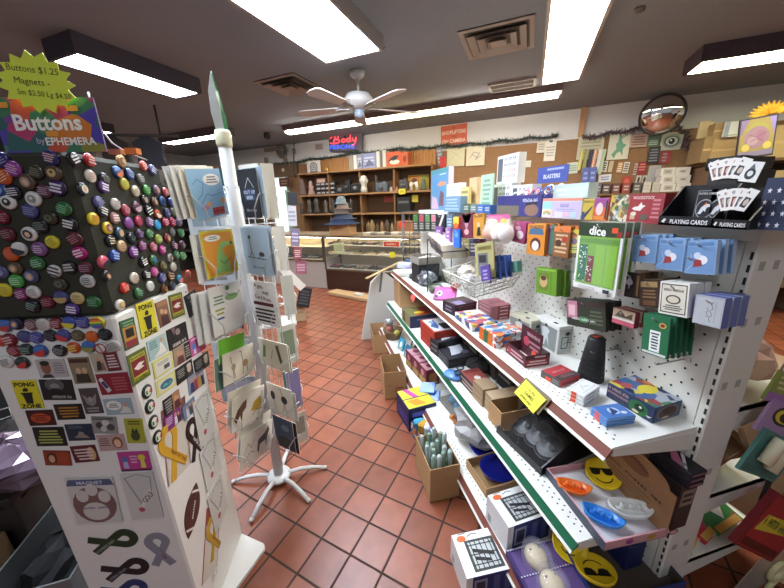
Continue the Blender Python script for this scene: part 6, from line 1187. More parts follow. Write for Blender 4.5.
# ------------------------------------------------------------------ goods on the top deck of the shelving (z 1.41)
ZD = GT+.0105
def deck(name, label, cat, px4, X, dep, m, decor=(), edge=None, group=None, snap=True):
    # upright pack: the face follows its picture corners, foot set on the deck
    T, wd, hd = rect(px4, (X, 0, 0), NX, upright=(0, -1, 0)); c = T.translation; bot = c.z-hd/2
    if snap: T = Matrix.Translation((0, 0, ZD+hd/2+.001-c.z)) @ T
    mb = slab(T, wd, hd, dep, mat(m), mat(edge) if edge else None); mb.art(wd, hd, decor, T)
    return tag(mb.build(name), label, cat, group), T, wd, hd
def horse(k='d8dade'): return [('p', [(.12, .25), (.3, .55), (.55, .7), (.85, .72), (.9, .6), (.7, .55), (.62, .35), (.5, .42), (.35, .25)], k), ('p', [(.4, .62), (.6, .8), (.7, .72)], 'c8682a')]
def cards_display(px_back, px_lip, X, dep, label, lip_t, decks, fan, base=0.0, solo=None):
    T, wd, hd = rect(px_back, (X+.06, 0, 0), NX, upright=(0, -1, 0)); Tl, wl, hl = rect(px_lip, (X, 0, 0), NX, upright=(0, -1, 0))
    z0 = ZD+base+.001; y0 = Tl.translation.y; bk = M('17171a', .4); zt = T.translation.z+hd/2
    t = thing('playing_card_display', label, 'display box', (X+.04, y0, z0))
    F = frame((X, y0, z0+hl/2), (0, -1, 0), (0, 0, 1)); mb = slab(F, wl, hl, .004, bk)
    mb.art(wl, hl, [('t', lip_t, .58, .45, .62, 'e6e6e4', .02, 0, .7)] + [('p', [(.05+.1*a, .2+.6*b) for a, b in ((0, .3), (.5, .9), (1, .8), (.8, .5), (.6, .1))], 'd8d8d8')], F)
    mb.box((X+dep/2, y0, z0+.003), (dep, wl, .006), bk)
    for s in (-1, 1):
        mb.prism([(X, z0), (X+dep, z0), (X+dep, zt), (X+.07, zt), (X, z0+hl)], -.002, .002, bk, Matrix(((1, 0, 0, 0), (0, 0, -1, y0+s*wl/2), (0, 1, 0, 0), (0, 0, 0, 1))))
    mb.box((X+dep, y0, (z0+zt)/2), (.004, wl, zt-z0), bk); mb.build('carton', t)
    for k, (u, c) in enumerate(decks):
        Tk = frame((X+.03, y0-u*wl, z0+.007+(zt-z0)*.42), (0, -1, 0), (0, 0, 1)); mb = slab(Tk, wl*.36, (zt-z0)*.8, .03, mat(c))
        mb.art(wl*.36, (zt-z0)*.8, [('r', .03, .03, .97, .97, '8a8c90'), ('r', .06, .05, .94, .95, '141418'), ('t', 'PLAYING CARDS', .5, .88, .09, 'c8c8c8', .01, 0, .8), ('e', .5, .42, .42, .3, '9a9ca0'), ('e', .5, .42, .38, .26, '1a1c22')] + [('p', [(.14+.7*p[0], .1+.66*p[1]) for p in q[1]], q[2]) for q in horse()], Tk)
        mb.build('card_deck', t)
    if fan:
        Tf, wf, hf = rect(fan, (X-.004, 0, 0), NX, upright=(0, -1, 0)); mb = MB(); n = 5
        for k in range(n):
            A = R(22-11*k); cx = (-.36+.18*k)*wf; Tk = Tf @ Matrix.Translation((cx, -.12*hf-.05*hf*abs(k-2)*.4, .0012*k)) @ Matrix.Rotation(A, 4, 'Z')
            mb2 = slab(Tk, wf*.3, hf*.92, .0008, mat('e9e7e2'), mb=mb); mb.art(wf*.3, hf*.92, [('r', .2, .15, .8, .62, ('8a6a68', '6a5a60', '8a3a3a', '55555a', '3a3a40')[k]), ('t', 'AKQJ1'[k] if k < 4 else 'A', .2, .82, .16, ('1a1a1a', 'a03030')[k % 2], .03), ('e', .55, .4, .2, .16, 'c8b8a8')], Tk)
        mb.build('card_fan', t)
    if solo:
        Ts, ws, hs = rect(solo, (X-.012, 0, 0), NX); mb = slab(Ts, ws, hs, .002, mat('e9e8e4')); mb.art(ws, hs, [('e', .5, .4, .3, .28, '3a3a40'), ('e', .5, .42, .16, .14, 'e0e0de'), ('p', [(.3, .6), (.5, .92), (.7, .6), (.5, .68)], '6a6a70')], Ts); mb.build('sample_card', t)
    return t
cards_display([(664.8, 185.7), (719, 185.7), (716.7, 214.8), (662.4, 213)], [(660, 213), (713, 214.8), (712, 225), (659.5, 222)], 1.0, .075, 'black open playing cards display with two emblem decks on the deck edge', 'PLAYING CARDS', [(.17, '1c1c20'), (.52 if False else .4, '1c1c20')], None)
cards_display([(716, 188), (752, 189), (751, 216), (713, 214.8)], [(713, 216), (750, 216.5), (748.5, 226), (713, 224.5)], 1.0, .09, 'black playing cards display with a fanned hand printed on front', 'PLAYING CARDS', [], [(721, 184), (757, 185), (752, 209), (719, 207)])
ya, yb = ox(737, 184, 1.2).y, ox(706, 183, 1.2).y; g = fbox((1.2, ya, ZD+.001), .15, yb-ya, .149); carton('cardboard_box', 'plain dark carton holding up the rear playing cards display', 'cardboard box', g, '1c1a18')
cards_display([(705, 160), (745, 160), (742, 175), (703, 174)], [(704.8, 171), (738, 171), (736, 184), (703, 183)], 1.2, .13, 'raised black playing cards display with fanned cards behind the front displays', 'PLAYING CARDS', [], [(712, 154), (751, 156), (745, 177), (712, 176)], .152, [(747, 161), (764, 162), (756, 183), (738, 181)])
flag = [('r', 0, 0, 1, 1, '26304e')]
for k in range(14):
    rn = random.Random(k); u, v = .12+.26*(k % 4)+.06*((k//4) % 2), .1+.22*(k//4); st = []
    for q in range(10): rr = .075 if q % 2 == 0 else .03; st.append((u+rr*math.sin(q*math.pi/5), v+rr*.8*math.cos(q*math.pi/5)))
    flag.append(('p', st, 'e0e2e8'))
deck('flag_bag', 'navy cloth bag printed with white stars at the end of the deck', 'bag', [(764, 176), (800, 176), (796, 229), (758, 228)], 1.03, .12, '26304e', flag)
g_, T, wd, hd = deck('cd_box', 'red boxed set with a white dove printed on front', 'box', [(628.6, 193.3), (665.5, 192), (661, 222.5), (628, 221.7)], 1.02, .05, '9a2f36',
  [('t', 'WOODSTOCK', .42, .87, .14, 'e0c8c0', .02, 0, .62), ('p', [(.12, .5), (.2, .44), (.38, .42), (.44, .52), (.52, .6), (.42, .62), (.38, .72), (.3, .58), (.2, .56)], 'e6dcd4'), ('r', .1, .12, .25, .36, 'c8a888'), ('e', .2, .32, .08, .07, 'e0d0b8'), ('r', .42, .12, .62, .3, '5a5a4a'), ('l', .68, .15, .95, .85, 5, 'c87a80')])
deck('puzzle_box', 'patterned box of small cartoon faces beside the red dove box', 'box', [(610.7, 194.5), (628.6, 193.8), (628, 221.4), (609, 220.7)], 1.02, .05, PRINT(['d8d0b8', '8a6a4a', '4a6a4a', 'b0a890', '6a4a3a', 'c8b050', '9aa8b0'], 75, seed=11), [('w', .5, .9, .7, .09, '4a3a30')])
deck('toy_box', 'purple to orange box with a pale photo on front', 'box', [(595.5, 196.3), (609, 195), (607, 219), (592.8, 218)], 1.02, .05, 'd06a3a', [('r', 0, .6, 1, 1, '9a4a8a'), ('e', .42, .52, .25, .28, 'e0c8c8'), ('r', .85, .1, .97, .9, '3a3030'), ('r', .05, .05, .8, .2, 'e08a3a')])
deck('toy_box', 'yellow and black lettered box next to the purple orange box', 'box', [(584, 196.5), (594.8, 196.5), (592.5, 217.5), (582, 217)], 1.025, .05, 'c8b044', [('w', .5, .88, .9, .14, '2a2a2a'), ('p', [(.2, 0), (.9, .6), (.9, .7), (.1, .2)], '3a3a4a'), ('r', .0, .0, .25, .4, '3a4a7a')])
pas = [('r', 0, .86, 1, 1, 'e0907a'), ('r', .3, .1, .98, .82, 'c8b8d8'), ('t', 'SQUIZ', .6, .62, .2, '7a70b0', .03, 0, .4), ('l', .35, .3, .9, .5, 2, '9aa8c8'), ('r', .36, .06, .58, .34, 'd8d0e0'), ('r', .6, .06, .74, .34, 'e0b8c8'), ('r', .76, .06, .9, .34, 'b8d0e0'), ('r', .02, .1, .28, .82, 'e6d8b8'), ('r', .02, .45, .28, .82, '9ad0d8')]
for k, c in enumerate(('c86a6a', 'e0b850', '8ac08a', '6a9ad0', 'f0efe8')): pas.append(('e', .15, .16, .11-.02*k, .2-.036*k, c))
pas.append(('r', .02, .0, .28, .16, 'd8d0d8'))
deck('pastel_display', 'pastel rainbow clear fronted display on the deck edge', 'display box', [(542.7, 198), (582.5, 196.5), (581, 218), (542, 217)], 1.03, .08, 'cfd0d8', pas)
deck('pastel_display', 'second pale teal clear display standing behind the rainbow display', 'display box', [(553, 184), (587, 182), (587, 215), (552, 216)], 1.14, .05, 'b8c8c4', [('l', .1, .6, .9, .9, 2, 'd8e0dc'), ('r', .4, .62, .95, .92, 'c0d0c8')])
# glasses display
o, T, wd, hd = deck('glasses_display', 'dark blue counter box of novelty glasses with a raised header', 'display box', [(497, 197), (541, 196.5), (541, 217), (497, 217)], 1.03, .01, '2f2f72', [('r', 0, 0, .55, .5, '6a6458'), ('r', .56, .02, .98, .98, '35357c'), ('w', .78, .75, .3, .22, 'd8d8e8'), ('e', .82, .3, .14, .28, '8a6a58'), ('p', [(.7, .5), (.95, .62), (.92, .7), (.7, .6)], '1a1a1a')])
o2 = slab(T @ Matrix.Translation((0, 0, -.16)), wd, hd, .006, mat('2f2f72')).build('back_wall', o)
MB().box((1.03+.085, T.translation.y, ZD+.004), (.15, wd, .006), M('2a2a60')).build('bottom', o)
Th, wh, hh_ = rect([(539, 168), (570, 164), (566, 181), (536, 184)], (1.18, 0, 0), NX); mb = slab(Th, wh, hh_, .004, mat('3f4f9a')); mb.art(wh, hh_, [('t', 'BLASTERS', .5, .4, .35, 'd0d4e8', .03, 0, .9), ('l', .3, .7, .9, .95, 1, '9aa8d8')], Th); mb.build('header', o)
for k in range(4):
    q = Vector((1.06+.035*k, T.translation.y+wd*(.1-.12*k), ZD+hd*.95+.01*k)); t = thing('novelty_glasses', '%s pair of white rimmed novelty glasses in the blue box' % ('first', 'second', 'third', 'last')[k], 'glasses', q, 'novelty glasses in the blue box')
    for s in (-1, 1): MB(frame(q+Vector((0, s*.034, 0)), (0, -1, .2), (.3, 0, 1))).tube([(.03*math.cos(2*math.pi*i/16), .022*math.sin(2*math.pi*i/16), 0) for i in range(16)], .004, M(('e0e0e4', 'd8627a', '4a6ac0', 'e6e6e6')[k], .3), 6, True).build('rim', t)
    MB().tube([q+Vector((0, -.005, .006)), q+Vector((0, .005, .006))], .003, M('e0e0e4', .3)).build('bridge', t)
    MB(frame(q, (0, -1, .2), (.3, 0, 1))).tube([(-.064, .01, 0), (-.07, .014, -.06), (-.07, .0, -.1)], .003, M('e0e0e4', .3)).build('temple', t)
eye = [('r', .04, .08, .28, .9, '55555a')]
for r_ in range(4):
    for c_ in range(3): eye.append(('e', .42+.2*c_, .85-.2*r_, .07, .045, '3a3a40' if r_ < 2 else 'a86a70')); eye.append(('e', .42+.2*c_, .85-.2*r_, .03, .03, 'e9e9e6'))
deck('eye_box', 'white box with printed rows of eyes standing lower beside the blue glasses box', 'box', [(493, 186), (511, 185), (511, 214), (492, 214)], 1.2, .06, 'dcdcda', eye)
deck('eye_box', 'white box with printed rows of eyes behind the glasses', 'box', [(512, 186), (531, 185), (531, 214), (511, 214)], 1.2, .06, 'dedddb', eye)
T, wd, hd = rect([(497.3, 158), (517.8, 157), (517.8, 185.5), (497, 186)], (1.2, 0, 0), NX, upright=(0, -1, 0)); 
pe = [o for o in C.objects if o.name.startswith('eye_box')]
ztop = max(o.location.z + max(v.co.z for v in o.data.vertices) for o in pe); T = Matrix.Translation((0, 0, ztop+.001+hd/2-T.translation.z)) @ T
mb = slab(T, wd, hd, .05, mat('d2d1cf')); mb.art(wd, hd, eye, T); tag(mb.build('eye_box'), 'white box with printed rows of eyes stacked on top of the other two', 'box')
# rack at the far end of the run
RY = 3.45
t = thing('wire_rack', 'dark wire rack standing off the far end of the shelving', 'rack', (1.2, RY+.1, 0)); rk = M('55585a', .4, .6)
zr = zover(Vector((1.0, RY, 0)), 405, 212)
for x in (1.0, 1.42): MB().tube([(x, RY+.1, 0), (x, RY+.1, zr)], .010, rk, 8).build('post', t)
for z in (zr, zr-.12, zr-.32, zr-.5): MB().tube([(1.0, RY+.08, z), (1.42, RY+.08, z)], .006, rk, 6).build('cross_bar', t)
mb = MB()
for i in range(8): mb.tube([(1.02+.055*i, RY+.085, zr), (1.02+.055*i, RY+.085, zr-.5)], .003, rk, 4)
mb.build('wire_grid', t)
NYm = Vector((0, -1, 0))
def rackpack(name, label, px4, X, col, decor=(), cat='pack', n=1, grp=None):
    hang(name, label, cat, px4, X, .015, col, decor, n, .03, grp)
for k, (x, c) in enumerate(((413, '4a7a3a'), (419, 'b04a5a'), (425, '5a8a4a'), (431, 'c87a8a'))):
    rackpack('toy_pack', '%s slim green and red pack at the far end of the pegboard' % ORD[k], [(x, 214), (x+5.2, 214), (x+5, 231), (x, 231)], .98, '2f3a30', [('r', .1, .55, .9, .95, c), ('l', .1, .1, .9, .5, 3, 'b8b0a8')], grp='slim packs on the pegboard')
rackpack('toy_pack', 'black pack with a cream diagonal strip at the far end of the pegboard', [(437, 216), (446, 215), (444, 232), (434, 232)], .98, '1c1a1e', [('p', [(.1, .0), (.3, .0), (.95, .95), (.75, 1)], 'd8d0c8')])
rackpack('toy_pack', 'grey blue pack at the far end of the pegboard', [(447, 214), (452.5, 214), (452, 231), (446, 231)], .99, '5a7080', [('l', .1, .1, .9, .8, 4, 'a8b8c0')])
rackpack('toy_pack', 'yellow over red pack at the far end of the pegboard', [(453.5, 217), (459, 217), (458.5, 231), (453, 231)], .99, 'b8322a', [('r', 0, .5, 1, 1, 'd0b83a'), ('e', .5, .4, .3, .2, 'e06a2a')])
rackpack('jewel_pack', 'wine red pack with fan shaped pale points', [(460.6, 213), (473, 213), (472.5, 238), (461, 238)], .95, '6a1f34', [('p', [(.1, .95), (.3, .6), (.5, .9), (.7, .6), (.9, .95), (.5, .3)], 'b88a98'), ('e', .5, .25, .2, .12, 'd0a8a8')])
rackpack('toy_pack', 'mustard pack with a small dark suited figure', [(474, 214), (484.5, 213), (483, 238), (472.5, 238)], .95, 'c08a2f', [('e', .5, .55, .14, .1, 'd8b090'), ('p', [(.35, .1), (.75, .1), (.65, .45), (.45, .45)], '1c1c20'), ('r', .1, .85, .9, .96, '8a5a1f')])
for k, (q, c) in enumerate((([(440, 232), (445, 232), (438, 247), (431, 246)], '7a4a8a'), ([(450, 233), (454, 233), (447, 247), (441, 246)], '8a5a9a'))):
    rackpack('stick_pack', '%s slanted violet stick pack hanging low at the far end' % ORD[k], q, .93, c, [('l', .2, .1, .8, .9, 5, 'c0a8d0')], grp='violet stick packs')
rackpack('stick_pack', 'bright blue slanted pack hanging low at the far end', [(455, 230), (461, 230), (458, 247), (452, 246)], .93, '1f5fc0', [('e', .5, .7, .3, .15, '5a9ae8')])
for k, (x, c, l) in enumerate(((463, 'a89a5a', 'ochre'), (470, '4a4a6a', 'indigo'), (477, '6a3a4a', 'plum'))):
    rackpack('toy_pack', '%s pack hanging low behind the wire basket' % l, [(x, 239), (x+7, 239), (x+6, 256), (x-1, 256)], 1.03, c, [('l', .1, .2, .9, .8, 3, 'c8c0b8')])
# standing along the far half of the deck
def racktop(name, label, cat, px4, X, th, m, decor=(), edge=None): return deck(name, label, cat, px4, X, th, m, decor, edge)
racktop('picture_board', 'tall blue picture board standing at the far end of the deck', 'board', [(431, 171.5), (448.7, 171), (447.8, 212), (431, 212)], 1.22, .05, '5a8ab0', [('r', 0, .9, 1, 1, '4a8a8a'), ('p', [(.4, .62), (.6, .7), (.9, .66), (.85, .6), (.5, .58)], 'd8906a'), ('p', [(.5, .1), (.85, .1), (.75, .42), (.6, .48), (.52, .3)], '6a4a5a'), ('p', [(.05, .02), (.5, .02), (.35, .3), (.1, .35)], 'b8a0b0'), ('l', .5, .84, .9, .88, 1, 'd8e0e8')], 'b8a8c8')
racktop('paper_bag', 'white scalloped bag with faint print on the far deck', 'bag', [(447, 185), (460, 184), (460, 212), (446, 212)], 1.14, .05, 'c6ccd0', [('l', .15, .5, .75, .9, 4, 'a8b0b8')])
racktop('plastic_bag', 'blue grey printed bag at the front of the far deck', 'bag', [(444, 197), (461, 198), (460, 213), (443, 213)], 1.04, .06, '6a8aa4', [('l', .1, .1, .9, .9, 4, '9ab0c0')])
racktop('wooden_sign', 'pale yellow upright wooden sign on the far deck', 'sign', [(461, 187), (470, 187), (467, 212), (460, 212)], 1.09, .02, 'cbb878', [('l', .1, .5, .9, .9, 2, '8a7a4a'), ('p', [(.4, 0), (.6, 0), (.55, .5), (.45, .5)], '9a8a50')])
racktop('wooden_box', 'tall narrow tan box upright on the far deck', 'box', [(470, 178), (477, 177), (476, 212), (468, 212)], 1.14, .06, 'c0a680')
racktop('picture_card', 'pale green lettered card standing on the deck by the eye boxes', 'card', [(481, 174), (493, 173), (492, 212), (480, 212)], 1.12, .01, 'a8c4a8', [('l', .15, .2, .85, .9, 6, '7a9a84')])
for k, (x, c) in enumerate(((463, '4a5a4a'), (470, '6a7a6a'), (477, '3f6ab0'), (484, '2f5a9a'))):
    racktop('toy_box', '%s small box in the front row of the far deck' % ('dull green', 'grey green', 'bright blue', 'deep blue')[k], 'box', [(x, 203), (x+6.5, 203), (x+6.5, 212), (x, 212)], 1.04, .05, c, [('l', .1, .3, .9, .8, 2, 'b8c0c0')])
# end of the run: white panel, plank, cartons
def hy(px, py, y): return hit(px, py, (0, y, 0), Vector((0, -1, 0)))
P4 = [hy(x, y, 3.26) for x, y in ((362, 344), (371, 283), (383, 271), (396, 281), (398, 344))]
mb = MB(); zmin = min(p.z for p in P4); mb.prism([(p.x, max(p.z, .002)) for p in P4], 0, .05, M('bdbab2', .6), Matrix(((1, 0, 0, 0), (0, 0, -1, 3.31), (0, 1, 0, 0), (0, 0, 0, 1)))); a, b = hy(382, 273, 3.255), hy(380, 292, 3.255)
mb.prism([(a.x-.012, a.z), (a.x+.012, a.z), (b.x+.012, b.z), (b.x-.012, b.z)], 0, .003, M('5f6266', .6), Matrix(((1, 0, 0, 0), (0, 0, -1, 3.26), (0, 1, 0, 0), (0, 0, 0, 1))))
tag(mb.build('foam_panel'), 'grey white foam panel with a dark strip standing at the far end of the shelving', 'panel')
a, b = hy(366, 278.5, 3.16), hy(402, 261, 3.40); mb = MB(); mb.tube([a, b], .028, M('b39a6a', .7), 4, flat=.4); tag(mb.build('wooden_plank'), 'narrow tan wooden plank resting slantwise on the foam panel', 'plank')
g = fbox((.78, 2.93, Z2), .28, .24, .3); carton('cardboard_box', 'brown carton standing at the far end of the middle shelf', 'cardboard box', g, CARD, {'f': [('k', '6a4a30', .01, [(.5, 0), (.5, 1)])]})
a = oz(408, 316, Z2); mb = MB(Matrix.Translation(a)); mb.tube([(-.05, .05, .006), (.05, .0, .012), (.16, .03, .006)], .008, M('1a1a1c', .4)); mb.bbox((.12, .06, .025), (.16, .1, .05), M('24242a'), r=.01); tag(mb.build('cable_tool'), 'black corded gadget at the far end of the middle shelf', 'gadget')
# ------------------------------------------------------------------ back of the shop
def wq(px4, d): return rect(px4, WN*d, -WN)
def wflat(name, label, cat, px4, d, th, m, decor=(), edge=None, group=None): return flat(name, label, cat, px4, WN*d, -WN, th, mat(m), decor, edge=mat(edge) if edge else None, group=group, upright=None)
DW = WALL_D-.022
# doorway in the back wall with daylight behind
a, b = ow(283, 178, DW), ow(297.5, 236, DW); s0, s1 = a.dot(WD)-.4, b.dot(WD)-.08
struct('window_1', MB(RT).box(((s0+s1)/2, DW, 1.05), (s1-s0, .02, a.z+.0), M('dcebe4', .5, emit=1.5)))
mb = MB(RT)
for s in (s0, s1): mb.box((s, DW-.02, a.z/2+.3), (.07, .05, a.z+.3), M('8d8478', .7))
mb.box(((s0+s1)/2, DW-.02, a.z+.6), (s1-s0, .05, .07), M('8d8478', .7)); struct('window_2', mb)
wflat('curtain', 'pale green curtain strip hanging at the bright doorway', 'curtain', [(287, 190), (291, 190), (291, 232), (287, 232)], DW-.05, .02, '9fc0ac')
wflat('door_sign', 'dark brown sign hanging in the bright doorway', 'sign', [(279, 178), (289, 177.5), (289, 186.5), (279, 187)], DW-.14, .02, '4a2a20', [('l', .1, .2, .9, .8, 2, '8a6a58')])
wflat('wood_header', 'brown timber header with a knob above the bright doorway', 'header', [(272, 164), (297, 162), (297, 176), (272, 177)], DW-.05, .05, '5f4630', [('c', .45, .5, .14, 'c8b890')])
T, wd, hd = wq([(276, 144), (288, 143), (288, 157), (276, 157)], DW-.03); t = thing('wall_clock', 'round black wall clock above the bright doorway', 'clock', T.translation)
MB(T).lathe([(wd*.5, -.03), (wd*.52, 0), (wd*.47, .012), (wd*.44, .004)], M('9a9a98', .4), 28).build('rim', t); mb = MB(T); mb.disc((0, 0), wd*.45, '1f2022', z=.004); mb.build('face', t)
mb = MB(T); mb.box((0, wd*.1, .006), (.008, wd*.22, .002), M('d8d8d4')); mb.box((wd*.1, .0, .006), (wd*.2, .008, .002), M('d8d8d4')); mb.build('hands', t)
# cable on the wall
mb = MB(); mb.tube([ow(294, 136, DW-.06), ow(294, 150, DW-.06), ow(293.5, 172, DW-.06), ow(296, 178, DW-.08)], .014, M('4a4644', .6)); tag(mb.build('wall_cable'), 'thick dark cable running down the wall left of the neon sign', 'cable')
q = ow(294, 151, DW-.07); tag(MB(Matrix.Translation(q)).bbox((0, 0, 0), (.07, .07, .09), M('5a5654', .5)).build('junction_box'), 'small grey junction box on the dark wall cable', 'junction box')
# tinsel garlands along the top of the pinboard
def garland(name, label, pts, d, cols, r, seed):
    P = [ow(x, y, d) for x, y in pts]; mb = MB(); rn = random.Random(seed); L = []
    for a, b in zip(P, P[1:]):
        n = max(2, int((b-a).length/.03))
        for i in range(n): L.append(a.lerp(b, i/n)+Vector((0, 0, -.03*math.sin(math.pi*i/n))))
    mb.tube(L, .018, mat(cols[0]), 5)
    for p in L:
        for k in range(9):
            a = rn.uniform(0, 6.28); dirv = (WD*math.cos(a)*.9+Vector((0, 0, 1))*math.sin(a)-WN*rn.uniform(-.2, .8)).normalized()*rn.uniform(.6, 1.1)*r; s = WD*rn.uniform(-.01, .01)+Vector((0, 0, .008)); q = p+WD*rn.uniform(-.02, .02)
            mb.add([tuple(q-s), tuple(q+s), tuple(q+dirv)], [(0, 1, 2)], mat(rn.choice(cols)))
    return tag(mb.build(name), label, 'garland')
garland('tinsel_garland', 'dark green tinsel garland with silver flecks along the top of the pinboard', [(272, 164), (310, 159), (350, 153), (400, 148), (420, 147), (445, 145), (470, 143), (500, 140), (530, 137), (560, 134)], DW-.04, ('2c3a34', '3c4a40', '26302c', '4a5650', '9aa09a'), .07, 2)
garland('tinsel_garland', 'dull purple tinsel garland looping past the round mirror', [(584, 137), (610, 132), (640, 127), (655, 128), (678, 126), (688, 132), (684, 145), (700, 152), (720, 143)], DW-.04, ('4a3a40', '5a464c', '3a2c30', '6a5458', '8a7a7c'), .075, 5)
# batten in front of which nothing stands; neon sign
T, wd, hd = wq([(329.4, 135), (361.6, 133), (361.6, 149.5), (329.4, 151)], DW-.1); t = thing('neon_sign', 'red and blue neon sign reading body piercing on a dark backing', 'neon sign', T.translation)
slab(T, wd*1.02, hd*1.05, .03, mat('55535c')).build('backing', t)
def neon(txt, c, size, w_, col, k, shear=0):
    vs, fs, (x0, x1, y0, y1) = text_geo(txt, .0); sx = w_/(x1-x0); mx, my = (x0+x1)/2, (y0+y1)/2
    mb = MB(T); o = [((v[0]-mx)*sx+shear*(v[1]-my)*size+c[0], (v[1]-my)*size+c[1], .03) for v in vs]; mb.add(o, fs, M(col, .3, emit=k)); return mb.build('neon_tube', t)
neon('PIERCING', (-.08*wd, -.29*hd), .36*hd, .76*wd, '3f6cff', 1.7, .0)
def arc(cx, cy, rx, ry, a0, a1, n=12): return [(cx+rx*math.cos(R(a0+(a1-a0)*i/n)), cy+ry*math.sin(R(a0+(a1-a0)*i/n))) for i in range(n+1)]
strokes = ([(.15, .44), (.19, .64), (.22, .86)], [(.06, .74), (.12, .86), (.24, .92), (.33, .86), (.31, .74), (.2, .66), (.32, .66), (.37, .56), (.3, .46), (.14, .42), (.05, .48)],
  arc(.48, .58, .055, .1, 0, 360, 16), arc(.63, .6, .055, .1, 20, 380, 16)+[(.7, .98), (.675, .7), (.7, .5)], [(.76, .74), (.75, .6), (.79, .53), (.84, .62), (.87, .76)], [(.87, .76), (.85, .5), (.8, .3), (.74, .26)])
mb = MB(T)
for st in strokes: mb.tube([((u-.5)*wd, (v-.5)*hd, .035) for u, v in st], wd*.013, M('ff4f58', .3, emit=1.8), 6)
mb.build('neon_tube', t)
MB(T).box((.0, 0, .012), (.02, hd*.8, .02), M('18181a')).build('bracket', t)
wflat('wall_note', 'small pale handwritten notice beside the neon sign', 'note', [(315, 144), (323, 143.5), (323, 149.5), (315, 150)], DW-.02, .004, 'b9aeb0', [('l', .05, .1, .95, .9, 3, '9a7a80')])
wflat('shoplifting_sign', 'orange red sign warning that all shoplifters are on camera', 'sign', [(441, 126.5), (467, 123), (467, 143), (441, 146.5)], DW-.02, .006, 'd0664a', [('t', 'ALL', .5, .86, .13, '7a3a2c', .01), ('t', 'SHOPLIFTERS', .5, .64, .26, 'e6dcc8', .02, 0, .92), ('t', 'ARE', .5, .42, .13, '7a3a2c', .01), ('t', 'ON CAMERA', .5, .2, .26, 'e6dcc8', .02, 0, .9)])
# wall shelf unit
DS = 5.55; ca = ow(297, 171.6, DS); cb = ow(431, 165.6, DS); sa, sb = ca.dot(WD), cb.dot(WD)
z1 = (ca.z+cb.z)/2; z2 = (ow(298, 194.5, DS).z+ow(428, 191, DS).z)/2; z3 = ow(360, 213, DS).z
wood = M('7d5b3a', .7, noise=.14, scale=14)
t = thing('shelf_unit', 'brown wooden wall shelf unit behind the glass counters', 'shelves', rp((sa+sb)/2, DS+.15))
for nm, z in (('shelf', z1), ('shelf', z2), ('shelf', z3), ('shelf', .75)): MB(RT).box(((sa+sb)/2, (DS+DW)/2, z-.015), (sb-sa, DW-DS, .03), M('9a744a', .65, noise=.1, scale=14)).build(nm, t)
for k in range(5):
    s = sa+(sb-sa)*k/4; MB(RT).box((s, (DS+DW)/2+.02, z1/2), (.03, DW-DS-.04, z1-.04), wood).build('divider', t)
MB(RT).box(((sa+sb)/2, DW-.012, z1/2), (sb-sa, .02, z1), M('5f4630', .8, noise=.15, scale=9)).build('back_board', t)
# vertical boarding above the shelves
mb = MB(RT); n = 46; zt_ = ow(370, 155, DW).z
for k in range(n): s = sa+.1+(sb-sa-.1)*(k+.5)/n; mb.box((s, DW-.02, (z1+zt_)/2), ((sb-sa)/n-.008, .02, zt_-z1), M('b07f4c', .6, noise=.1, scale=8))
struct('trim_4', mb)
def onshelf(name, label, cat, px4, d, dep, z, m, decor=(), edge=None, group=None):
    T, wd, hd = rect(px4, WN*d, -WN, upright=WD); T = Matrix.Translation((0, 0, z+hd/2+.001-T.translation.z)) @ T
    mb = slab(T, wd, hd, dep, mat(m), mat(edge) if edge else None); mb.art(wd, hd, decor, T); return tag(mb.build(name), label, cat, group)
onshelf('target_sign', 'white square card with dark target rings on top of the wall shelves', 'sign', [(306.6, 158), (320, 157.7), (319.7, 170), (307, 170)], DS+.12, .02, z1, 'c9c8c4', [('c', .5, .46, .42, '3a3c40'), ('c', .5, .46, .33, 'c9c8c4'), ('c', .5, .46, .25, '3a3c40'), ('c', .5, .46, .17, 'c9c8c4'), ('c', .5, .46, .09, '4a3a30'), ('r', .2, 0, .8, .14, '5a4a3c')])
q = ow(327, 166, DS+.14); MBx = MB(Matrix.Translation(Vector((q.x, q.y, z1)))).lathe([(.035, 0), (.05, .02), (.04, .07), (.015, .1), (0, .11)], M('b8904a', .3, .7), 16); tag(MBx.build('brass_bell'), 'small brass bell on the top wall shelf', 'bell')
for k, (x0, x1, c, lb) in enumerate(((349, 353, '8a8478', 'grey spined box at the start of the top row'), (353.5, 356.5, 'd8d4cc', 'white spined box in the top row'), (357, 362, '8a90a4', 'slate case in the top row on the wall shelves'), (362.5, 376, '7f8cb4', 'wide blue and white picture case in the top row'), (376.5, 379.5, 'd8d6d0', 'white spine beside the wide blue picture case'), (380, 382, '6a6864', 'thin dark spine in the top row of the wall shelves'), (382.5, 386, 'c8c6c0', 'pale spine before the orange shoe box'))):
    onshelf('boxed_case', lb, 'box', [(x0, 156-.08*(x0-349)), (x1, 155.8-.08*(x0-349)), (x1, 170), (x0, 170)], DS+.06+.01*(k % 3), .18, z1, c, [('l', .1, .2, .9, .8, 3, 'b8bcc8'), ('p', [(.1, .1), (.5, .6), (.9, .2)], '5a5f78')] if k in (2, 3) else ())
onshelf('shoe_box', 'orange box with a dark swooping animal drawing', 'box', [(386.5, 153.5), (401, 152.5), (401, 167.5), (386.5, 168)], DS+.06, .2, z1, 'c8562a', [('p', [(.1, .35), (.3, .6), (.6, .75), (.9, .7), (.7, .55), (.5, .3), (.2, .2)], '2a2426'), ('e', .55, .3, .35, .16, 'd8d0c4'), ('p', [(.35, .35), (.8, .5), (.6, .62)], '2a2426')])
onshelf('shoe_box', 'second orange box to the side of the swooping animal box', 'box', [(401.3, 154), (408, 153.5), (408, 167), (401.3, 167.5)], DS+.06, .2, z1, 'c2603a', [('e', .5, .5, .25, .25, '8a3a20')])
